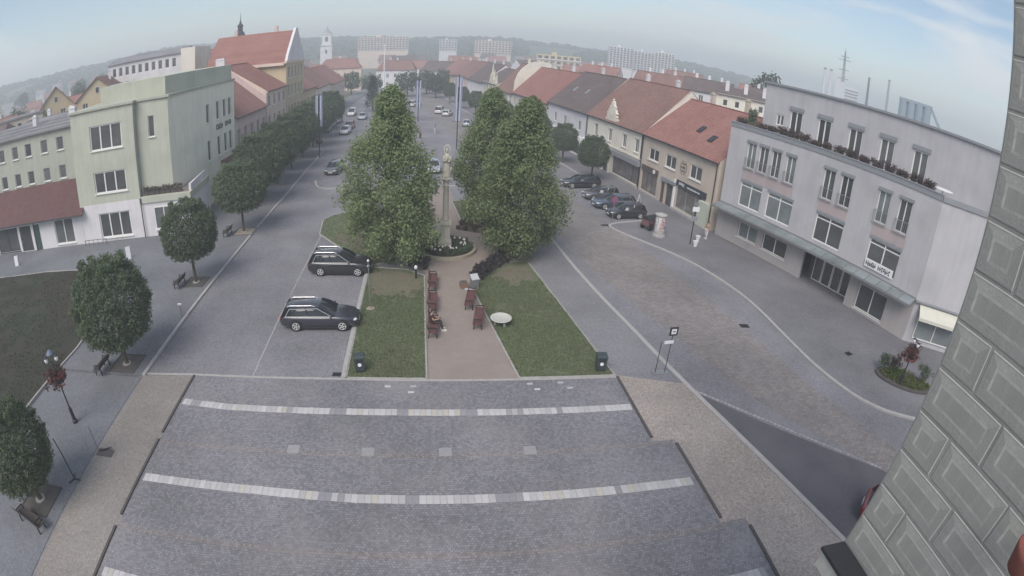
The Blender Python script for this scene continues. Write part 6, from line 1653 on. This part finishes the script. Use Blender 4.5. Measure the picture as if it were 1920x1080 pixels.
def lamp_basket(label, blabel, x, y, z, h, rz, blue=False):
    t = thing('street_lamp', label, 'lamp', (x, y, z), rz)
    b = MB(); b.lathe([(.16, 0), (.16, .15), (.11, .2), (.10, .9), (.075, .95)], 12); b.build('base', M_METAL_D, t)
    MB().cyl((0, 0, .9), (0, 0, h - .55), .045, .035, 10).build('pole', M_METAL_D, t)
    for s in (-1, 1):
        MB().tube([(0, 0, h - .75), (s * .22, 0, h - .85), (s * .32, 0, h - .65)], [.02, .02, .02], 6).build('arm', M_METAL_D, t)
        g = MB().lathe([(.05, -.14), (.10, -.06), (.12, .04), (.08, .13), (.02, .16)], 12, (s * .32, 0, h - .5)).build('lamp_globe', M_SIGNW, t, True)
        MB().lathe([(.13, .0), (.05, .08)], 10, (s * .32, 0, h - .36)).build('cap', M_METAL_D, g)
    if blue: MB().lathe([(.26, 0), (.24, .05), (.1, .2), (.02, .24)], 14, (0, .12, h - .25)).build('lamp_hood', mat('blue_grey_hood', (0.12, 0.15, 0.20), .5, .1, 3), t, True)
    hb = thing('hanging_basket', blabel, 'flower basket', (x, y, z + h * .64), rz); hb.scale = (1.45, 1.45, 1.45)
    rr = random.Random(int(x)); cl = [((rr.gauss(0, .2), rr.gauss(0, .2), rr.gauss(.06, .16)), .16) for _ in range(46)]
    link('foliage', leaf_mesh('foliage', cl, 20, .05, 5, leaf_mat('basket_leaves_%d' % int(x), (0.10, 0.05, 0.04), (0.15, 0.062, 0.052))), hb)
    MB().lathe([(.12, -.22), (.26, -.02), (.28, .02)], 14).build('bowl', M_METAL_D, hb)
    rr = random.Random(4)
    for k in range(26):
        a = rr.uniform(0, 2 * pi); MB().blob((.33 * cos(a), .33 * sin(a), rr.uniform(-.22, .22)), .055, k, 6, 4, .3).build('blossom', mat('red_petals', (0.19, 0.05, 0.045), .8, .2, 8), hb)
lamp_basket('twin globe street lamp with blue hood by the dry lawn at lower left', 'red geranium basket ringed round the left street lamp pole', -19.21, 18.0, .02, 4.3, .5, True)
lamp_basket('twin globe street lamp in the little planter bed before the white building', 'dark red flower basket on the lamp before the white building', 28.64, 18.5, .1, 3.7, 1.2)
MB_ = bpy.data.objects
# planter bed before the white building
PB = thing('planter_bed', 'small shrub bed with yellow green ground cover around the right street lamp', 'flower bed', (29.6, 18.9, .1), -.75)
b = MB(); b.lathe([(1, 0), (1, .14), (.9, .16)], 24, sx=2.35, sy=1.25); b.build('stone_edging', M_KERB_D, PB)
rr = random.Random(6)
cl = [((2.1 * sqrt(rr.random()) * cos(a), 1.05 * sqrt(rr.random()) * sin(a), rr.uniform(.2, .35)), .2) for a in [rr.uniform(0, 6.28) for _ in range(130)]]
link('ground_cover', leaf_mesh('ground_cover', cl, 30, .06, 7, leaf_mat('lime_ground_cover', (0.10, 0.135, 0.03), (0.17, 0.20, 0.055))), PB)
for k, (x, y, R) in enumerate(((-1.7, .5, .5), (1.5, .5, .6), (-.9, 1.0, .45))):
    cl = [((x + rr.gauss(0, R * .45), y + rr.gauss(0, R * .45), .5 + rr.uniform(0, R * 1.4)), .22) for _ in range(30)]
    link('shrub', leaf_mesh('shrub', cl, 30, .06, 8 + k, M_LEAF_BALL if k < 2 else M_HEDGE_R), PB)

# bins, signs
def bin_(label, x, y, rz):
    t = thing('litter_bin', label, 'bin', (x, y, .06), rz); M_BIN = mat('dark_green_bin', (0.045, 0.06, 0.065), .6, .15, 5)
    b = MB(); b.add([(-.24, -.2, .1), (.24, -.2, .1), (.24, .2, .1), (-.24, .2, .1), (-.29, -.24, .92), (.29, -.24, .92), (.29, .24, .92), (-.29, .24, .92)], [(3, 2, 1, 0), (0, 1, 5, 4), (1, 2, 6, 5), (2, 3, 7, 6), (3, 0, 4, 7), (4, 5, 6, 7)]); b.build('body', M_BIN, t)
    MB().add([(-.31, -.26, .92), (.31, -.26, .92), (.31, .26, .92), (-.31, .26, .92), (-.26, -.2, 1.02), (.26, -.2, 1.02), (.26, .2, 1.02), (-.26, .2, 1.02)], [(0, 1, 5, 4), (1, 2, 6, 5), (2, 3, 7, 6), (3, 0, 4, 7), (4, 5, 6, 7)]).build('lid', M_BIN, t)
    MB().box(-.17, .17, -.255, -.235, .68, .84).build('slot', M_SIGND, t)
    for s in (-1, 1): MB().box(s * .18 - .04, s * .18 + .04, -.15, .15, 0, .1).build('foot', M_METAL_D, t)
    MB().lathe([(.10, 0), (.10, .01)], 16, (0, 0, 0)).build('round_sticker', M_SIGNW, t, loc=(0, -.237, .52)).rotation_euler = (radians(86), 0, 0)
    return t
bin_('dark litter bin on the left lawn corner by the plaza', -3.72, 23.75, .15)
bin_('dark litter bin with pale round sticker on the right lawn corner', 8.98, 23.35, -.1)
sg = thing('stand_sign', 'black framed square sign and white plate on two thin posts by the walkway kerb', 'sign', (12.35, 22.85, 0), .05)
for s in (-1, 1): MB().cyl((s * .3, 0, 0), (s * .3, 0, 2.0 if s < 0 else 2.85), .022, n=8).build('post', M_METAL_D, sg)
MB().box(-.12, .42, -.04, .0, 1.86, 2.04).build('plate', M_SIGNW, sg)
f = MB().box(.05, .55, -.05, -.01, 2.36, 2.86).build('square_sign', M_SIGND, sg); MB().box(.15, .45, -.06, -.052, 2.46, 2.76).build('sign_face', M_SIGNW, f); MB().box(.22, .38, -.066, -.061, 2.58, 2.64).build('symbol', M_SIGND, f)
MB().box(-.45, .45, -.2, .2, 0, .04).build('foot_plate', M_METAL_L, sg)
ib = thing('information_box', 'grey information desk with white panel at the end of the right bench row', 'sign', (3.05, 33.7, 0), .35); ib.scale = (.72, .72, .95)
MB().box(-.35, .35, -.25, .25, 0, .85).build('box', M_METAL_L, ib); b = MB(); b.add([(-.38, -.3, .86), (.38, -.3, .86), (.38, .3, 1.12), (-.38, .3, 1.12), (-.38, -.3, .8), (.38, -.3, .8), (.38, .3, 1.06), (-.38, .3, 1.06)], [(0, 1, 2, 3), (7, 6, 5, 4), (0, 4, 5, 1), (1, 5, 6, 2), (2, 6, 7, 3), (3, 7, 4, 0)]); b.build('panel', mat('grey_white_panel', (0.42, 0.42, 0.44), .6, .1, 3), ib)
cb = thing('brown_crate', 'low brown wooden planter box beside the information desk', 'planter', (2.35, 34.0, 0), .2); cb.scale = (.7, .7, .8); MB().box(-.35, .35, -.4, .4, 0, .5).build('box', mat('brown_boards', (0.20, 0.13, 0.095), .8, .2, 5), cb); MB().box(-.28, .28, -.33, .33, .5, .53).build('soil', M_PIT_D, cb)
sb = thing('stone_block', 'small pale stone block seat at the end of the right benches', 'stone', (2.62, 33.0, 0), .1); sb.scale = (.8, .8, .8); MB().box(-.3, .3, -.2, .2, 0, .38).build('block', M_KERB, sb); MB().box(-.32, .32, -.22, .22, .38, .43).build('top', M_SLAB, sb)
# white round table on the grass
tb = thing('round_table', 'white round dish shaped table standing on the right lawn', 'table', (4.25, 28.6, .06))
b = MB(); b.lathe([(.1, .34), (.5, .36), (.62, .44), (.66, .47), (.62, .50), (.55, .46), (.02, .44)], 28); b.build('top', mat('off_white_stone', (0.47, 0.465, 0.43), .8, .1, 3), tb, True)
for k in range(3):
    a = k * 2.09 - 1.0; MB().cyl((.36 * cos(a), .36 * sin(a), -.02), (.3 * cos(a), .3 * sin(a), .38), .07, n=10).build('leg', M_KERB, tb)
tp = thing('thin_pole', 'thin pale pole with a little sandy base on the left lawn', 'pole', (-3.78, 30.85, .06)); MB().cyl((0, 0, 0), (0, 0, 3.2), .035, .03, 8).build('shaft', M_METAL_L, tp); MB().lathe([(.3, 0), (.25, .03), (.05, .06)], 12).build('base', M_PIT, tp); MB().blob((0, 0, 3.25), .08, 1, 8, 5, .02).build('cap', M_SIGNW, tp)
bl = thing('bollard_lamp', 'short bollard lamp with white head by the small left hedge', 'lamp', (-.96, 35.4, .06)); MB().cyl((0, 0, 0), (0, 0, .75), .07, n=10).build('post', M_METAL_D, bl); MB().lathe([(.1, .75), (.12, .85), (.1, .95), (.03, 1.0)], 12).build('lamp_head', M_SIGNW, bl)
tbo = thing('bollard', 'pale bollard with T shaped top at the left road kerb', 'bollard', (-16.75, 29.5, .1)); MB().cyl((0, 0, 0), (0, 0, .9), .05, .045, 8).build('post', M_METAL_L, tbo); MB().obox((0, 0, .93), (.3, .12, .1)).build('head', M_SIGNW, tbo)
# pavement signs and stands at left
def a_board(label, x, y, rz, z=.1, h=1.3, m=None):
    t = thing('a_board', label, 'sign', (x, y, z), rz); t.scale = (.65, .65, .85)
    for s in (-1, 1):
        b = MB(); b.add([(-.35, s * .28, 0), (.35, s * .28, 0), (.35, s * .03, h), (-.35, s * .03, h), (-.35, s * .31, 0), (.35, s * .31, 0), (.35, s * .06, h), (-.35, s * .06, h)], [(0, 1, 2, 3), (7, 6, 5, 4), (0, 4, 5, 1), (1, 5, 6, 2), (2, 6, 7, 3), (3, 7, 4, 0)]); b.build('board', m or M_SIGNW, t)
    MB().cyl((-.3, 0, h - .04), (.3, 0, h - .04), .025, n=6).build('hinge', M_METAL_D, t)
    return t
a_board('white folding board on the pavement before the green building', -27.5, 40.2, .6)
a_board('white folding board by the doors of the left shop wing', -43.3, 39.6, .4, h=1.2)
a_board('white folding board behind the parked cars on the right pavement', 23.2, 55.8, 1.4, h=1.2)
for k, (x, y) in enumerate(((24.9, 43.9), (23.9, 42.4))):
    t = thing('white_pot', ('small white pot by the corner of the tan house', 'small white pot near the sign pole on the right pavement')[k], 'flower pot', (x, y, .1)); MB().lathe([(.16, 0), (.24, .4), (.26, .5), (.22, .5), (.2, .4)], 14).build('pot', M_SIGNW, t); MB().lathe([(.2, .4), (.02, .42)], 12).build('soil', M_PIT_D, t)
rk = thing('bike_rack', 'low grey bar rack against the white base of the green building', 'rack', (-34.2, 44.0, .1), GROT); b = MB(); b.tube([(-1.4, 0, 0), (-1.4, 0, .6), (1.4, 0, .6), (1.4, 0, 0)], [.03] * 4, 8); b.build('bar', M_METAL_D, rk)
for k in range(4): MB().cyl((-.9 + k * .6, 0, 0), (-.9 + k * .6, 0, .6), .02, n=6).build('upright', M_METAL_D, rk)
tr = thing('traffic_sign_post', 'thin grey post with bracket foot on the left mosaic pavement', 'pole', (-16.95, 14.0, .02)); MB().tube([(0, 0, 0), (0, 0, 1.5), (-.25, .1, 2.3)], [.03, .03, .03], 8).build('post', M_METAL_D, tr)
for k in range(3):
    a = k * 2.09; MB().bar((0, 0, .05), (.4 * cos(a), .4 * sin(a), .03), .05).build('foot', M_METAL_D, tr)
tr = thing('traffic_sign_post', 'thin post with small base plate further up the left mosaic pavement', 'pole', (-16.4, 16.1, .02)); MB().cyl((0, 0, 0), (0, 0, 1.6), .03, n=8).build('post', M_METAL_L, tr); MB().box(-.1, .9, -.25, .25, 0, .02).build('base_plate', M_KERB_D, tr); MB().bar((0, 0, .05), (.7, .3, .12), .05).build('strut', M_METAL_D, tr)
# advertising column with posters
ac = thing('advertising_column', 'round advertising column covered in colourful posters by the curved kerb', 'advertising column', (21.15, 44.9, .1))
MB().lathe([(.62, 0), (.62, .18), (.52, .22), (.50, 2.0), (.60, 2.05), (.60, 2.15), (.1, 2.3)], 22).build('drum', M_KERB, ac, False)
rr = random.Random(8); pc = [(0.62, 0.60, 0.60), (0.35, 0.12, 0.13), (0.55, 0.45, 0.47), (0.12, 0.12, 0.16), (0.5, 0.5, 0.52), (0.42, 0.2, 0.2), (0.2, 0.25, 0.35)]
for k in range(9):
    for q, (z0, z1) in enumerate(((.32, .82), (.86, 1.40), (1.44, 1.94))):
        a0 = 2 * pi * k / 9 + q * .2; a1 = a0 + 2 * pi / 9 * rr.uniform(.75, .95); c = rr.choice(pc); b = MB(); n = 4; vs = []
        for i in range(n + 1):
            a = a0 + (a1 - a0) * i / n; vs += [(.512 * cos(a), .512 * sin(a), z0), (.512 * cos(a), .512 * sin(a), z1)]
        b.add(vs, [(2 * i, 2 * i + 2, 2 * i + 3, 2 * i + 1) for i in range(n)]); b.build('poster', mat('poster_%d' % pc.index(c), c, .7, .5, 7, c2=(0.65, 0.62, 0.6), fac2=.5, s2=4), ac)
ct = thing('market_cart', 'dull red covered hand cart behind the advertising column', 'cart', (21.0, 46.9, .1), .5); MB().box(-.8, .8, -.45, .45, .45, 1.1).build('box', mat('dull_red_tarp', (0.16, 0.08, 0.085), .8, .15, 3), ct); MB().add([(-.85, -.5, 1.1), (.85, -.5, 1.1), (.85, .5, 1.1), (-.85, .5, 1.1), (-.8, 0, 1.45), (.8, 0, 1.45)], [(0, 1, 5, 4), (2, 3, 4, 5), (1, 2, 5), (3, 0, 4)]).build('cover', M_TRIM, ct)
for s in (-1, 1):
    w = MB().lathe([(.36, -.04), (.36, .04)], 16).build('wheel', M_TRIM, ct, loc=(-.5, s * .5, .36)); w.rotation_euler = (pi / 2, 0, 0)
MB().bar((.8, 0, .6), (1.4, 0, .75), .05).build('handle', M_METAL_D, ct)
sp = thing('sign_pole', 'dark pole with a pair of small white and grey street signs on the right pavement', 'sign', (23.6, 42.9, .1)); MB().cyl((0, 0, 0), (0, 0, 4.0), .05, n=10).build('pole', M_METAL_D, sp)
MB().box(-.35, .35, -.08, -.05, 3.2, 3.65).build('sign_plate', M_SIGNW, sp); MB().box(-.3, .3, -.08, -.05, 2.3, 2.75).build('sign_plate', W_BLUEG, sp); MB().box(-.25, .25, -.05, .05, 3.75, 4.05).build('lantern', M_METAL_L, sp)
npk = thing('no_stopping_sign', 'round red bordered no parking sign before the black car', 'sign', (17.75, 48.9, .1), .2); MB().cyl((0, 0, 0), (0, 0, 2.3), .035, n=8).build('pole', M_METAL_L, npk)
dsc = MB().lathe([(.33, 0), (.33, .03)], 20).build('disc', mat('sign_red', (0.42, 0.05, 0.06), .5, .05, 5), npk, loc=(0, -.05, 2.2)); dsc.rotation_euler = (pi / 2, 0, 0)
i_ = MB().lathe([(.24, 0), (.24, .008)], 20).build('face', mat('sign_blue', (0.10, 0.14, 0.32), .5, .05, 5), dsc, loc=(0, 0, .031)); MB().bar((-.2, .2, .044), (.2, -.2, .044), .07, .006).build('slash', mat('sign_red', ()), dsc)
# terrace planters of the white building
ORD = 'first second third fourth fifth sixth seventh eighth ninth tenth eleventh twelfth thirteenth fourteenth fifteenth sixteenth seventeenth'.split()
M_PLANT = leaf_mat('terrace_flowers', (0.085, 0.075, 0.06), (0.16, 0.10, 0.10)); rr = random.Random(12)
def wloc(u, v): return (org.x + WT.x * u - WT.y * v * 1, org.y + WT.y * u + WT.x * v, 0)
for k in range(17):
    u = .8 + k * 1.3
    p_ = wloc(u, .62); big = k in (1, 2)
    t = thing('terrace_planter', ('bushy dark plant at the far end of the rooftop terrace' if k == 1 else '%s planter trough along the rooftop parapet of the white building, counted from its far end' % ORD[k]), 'planter', (p_[0], p_[1], 11.3), WROT, None if k == 1 else 'planters along the rooftop terrace')
    MB().box(-.5, .5, -.2, .2, .0, .45).build('trough', W_BASE if k % 2 else M_KERB_D, t)
    h = 1.5 if k == 1 else rr.uniform(.25, .6)
    cl = [((rr.uniform(-.5, .5), rr.uniform(-.2, .2), .5 + rr.uniform(0, h)), .27) for _ in range(36 if k != 1 else 60)]
    link('foliage', leaf_mesh('foliage', cl, 22, .075, 60 + k, M_PLANT if k != 1 else M_LEAF_BALL), t)
b = MB()
for k in range(3): pass
rt = thing('terrace_table', 'white round terrace table on the corner of the rooftop', 'table', (*wloc(Wm - .6, 1.2)[:2], 11.3)); MB().lathe([(.25, 0), (.06, .05), (.05, .65), (.9, .7), (.9, .74)], 18).build('top', M_SIGNW, rt)
MB().lathe([(.28, 0), (.28, .03)], 12).build('foot', M_METAL_D, rt)
# planters on the green building terrace
for k in range(7):
    q = G0 + GT * (8.3 + k * .62) + GN * (.42 if k < 4 else .42)
    t = thing('terrace_box', '%s brownish plant box from the left on the annex terrace' % ORD[k], 'planter', (q.x, q.y, 4.14), GROT, 'plant boxes on the annex terrace'); MB().box(-.28, .28, -.15, .15, 0, .35).build('trough', M_BENCH_D, t)
    cl = [((rr.uniform(-.28, .28), rr.uniform(-.15, .15), .4 + rr.uniform(0, .4)), .14) for _ in range(20)]; link('foliage', leaf_mesh('foliage', cl, 16, .05, 90 + k, M_HEDGE_R), t)
# banner poles and flagpole
M_BAN = mat('blue_banner_cloth', (0.22, 0.25, 0.38), .8, .08, 2); M_BANW = mat('pale_banner_cloth', (0.44, 0.46, 0.55), .8, .08, 2)
def banner_pole(label, x, y, h, z0, z1, box=False):
    t = thing('banner_pole', label, 'pole', (x, y, 0)); MB().cyl((0, 0, 0), (0, 0, h), .09, .06, 10).build('pole', M_METAL_D, t)
    for s in (-1, 1):
        b = MB(); vs = []
        for i in range(9):
            z = z0 + (z1 - z0) * i / 8; w = .04 * sin(i * 1.3 + s)
            vs += [(s * .16, w, z), (s * .32, -w, z), (s * .55, w, z)]
        b.add(vs, [(3 * i, 3 * i + 1, 3 * i + 4, 3 * i + 3) for i in range(8)], 0); b.add(vs, [(3 * i + 1, 3 * i + 2, 3 * i + 5, 3 * i + 4) for i in range(8)], 1)
        b.build('banner', [M_BANW, M_BAN] if s > 0 else [M_BANW, M_BAN], t); MB().cyl((0, 0, z1), (s * .8, 0, z1), .03, n=6).build('arm', M_METAL_D, t); MB().cyl((0, 0, z0), (s * .8, 0, z0), .03, n=6).build('arm', M_METAL_D, t)
    if box: MB().lathe([(.2, 0), (.55, .25), (.55, .55), (.2, .8)], 12, (0, 0, 2.0)).build('flower_ring', M_HEDGE_R, t)
banner_pole('pole with two long blue and white banners beside the left road', -16.7, 79.4, 9.6, 4.6, 9.4, True)
banner_pole('pole with two tall blue and white banners on the right of the square', 4.0, 84.4, 12.0, 4.5, 11.6)
banner_pole('pole with pale banners in the middle of the far square', -2.9, 116.2, 9.3, 3.0, 9.0)
fp = thing('flagpole', 'tall white flagpole above the left big tree', 'flagpole', (-11.1, 124.5, 0)); MB().cyl((0, 0, 0), (0, 0, 16.6), .16, .1, 10).build('pole', M_SIGNW, fp); MB().blob((0, 0, 16.7), .22, 1, 8, 6, .02).build('finial', M_SIGNW, fp); MB().lathe([(.5, 0), (.5, .3), (.2, .5)], 12).build('base', M_KERB, fp)
lw = thing('lamp_column', 'white slender lamp column by the lilac house shopfront', 'lamp', (22.5, 78.6, .1)); MB().cyl((0, 0, 0), (0, 0, 3.2), .09, .07, 8).build('pole', M_SIGNW, lw); MB().lathe([(.1, 3.2), (.2, 3.4), (.05, 3.6)], 10).build('lamp_head', M_SIGNW, lw)

# ================================================================ haze over the whole valley
HZ = MB().box(-1700, 1700, -300, 1700, -4, 74).build('haze', None)
hm = bpy.data.materials.new('haze_air'); hm.use_nodes = True
hm.node_tree.nodes.remove(hm.node_tree.nodes['Principled BSDF'])
pv = hm.node_tree.nodes.new('ShaderNodeVolumePrincipled')
pv.inputs['Color'].default_value = (0.90, 0.95, 1.0, 1)
pv.inputs['Density'].default_value = HAZE_DENSITY
pv.inputs['Anisotropy'].default_value = 0.2
hm.node_tree.links.new(pv.outputs[0], hm.node_tree.nodes['Material Output'].inputs['Volume'])
HZ.data.materials.clear(); HZ.data.materials.append(hm)
tag(HZ, 'pale haze lying over the town', 'haze', kind='stuff')
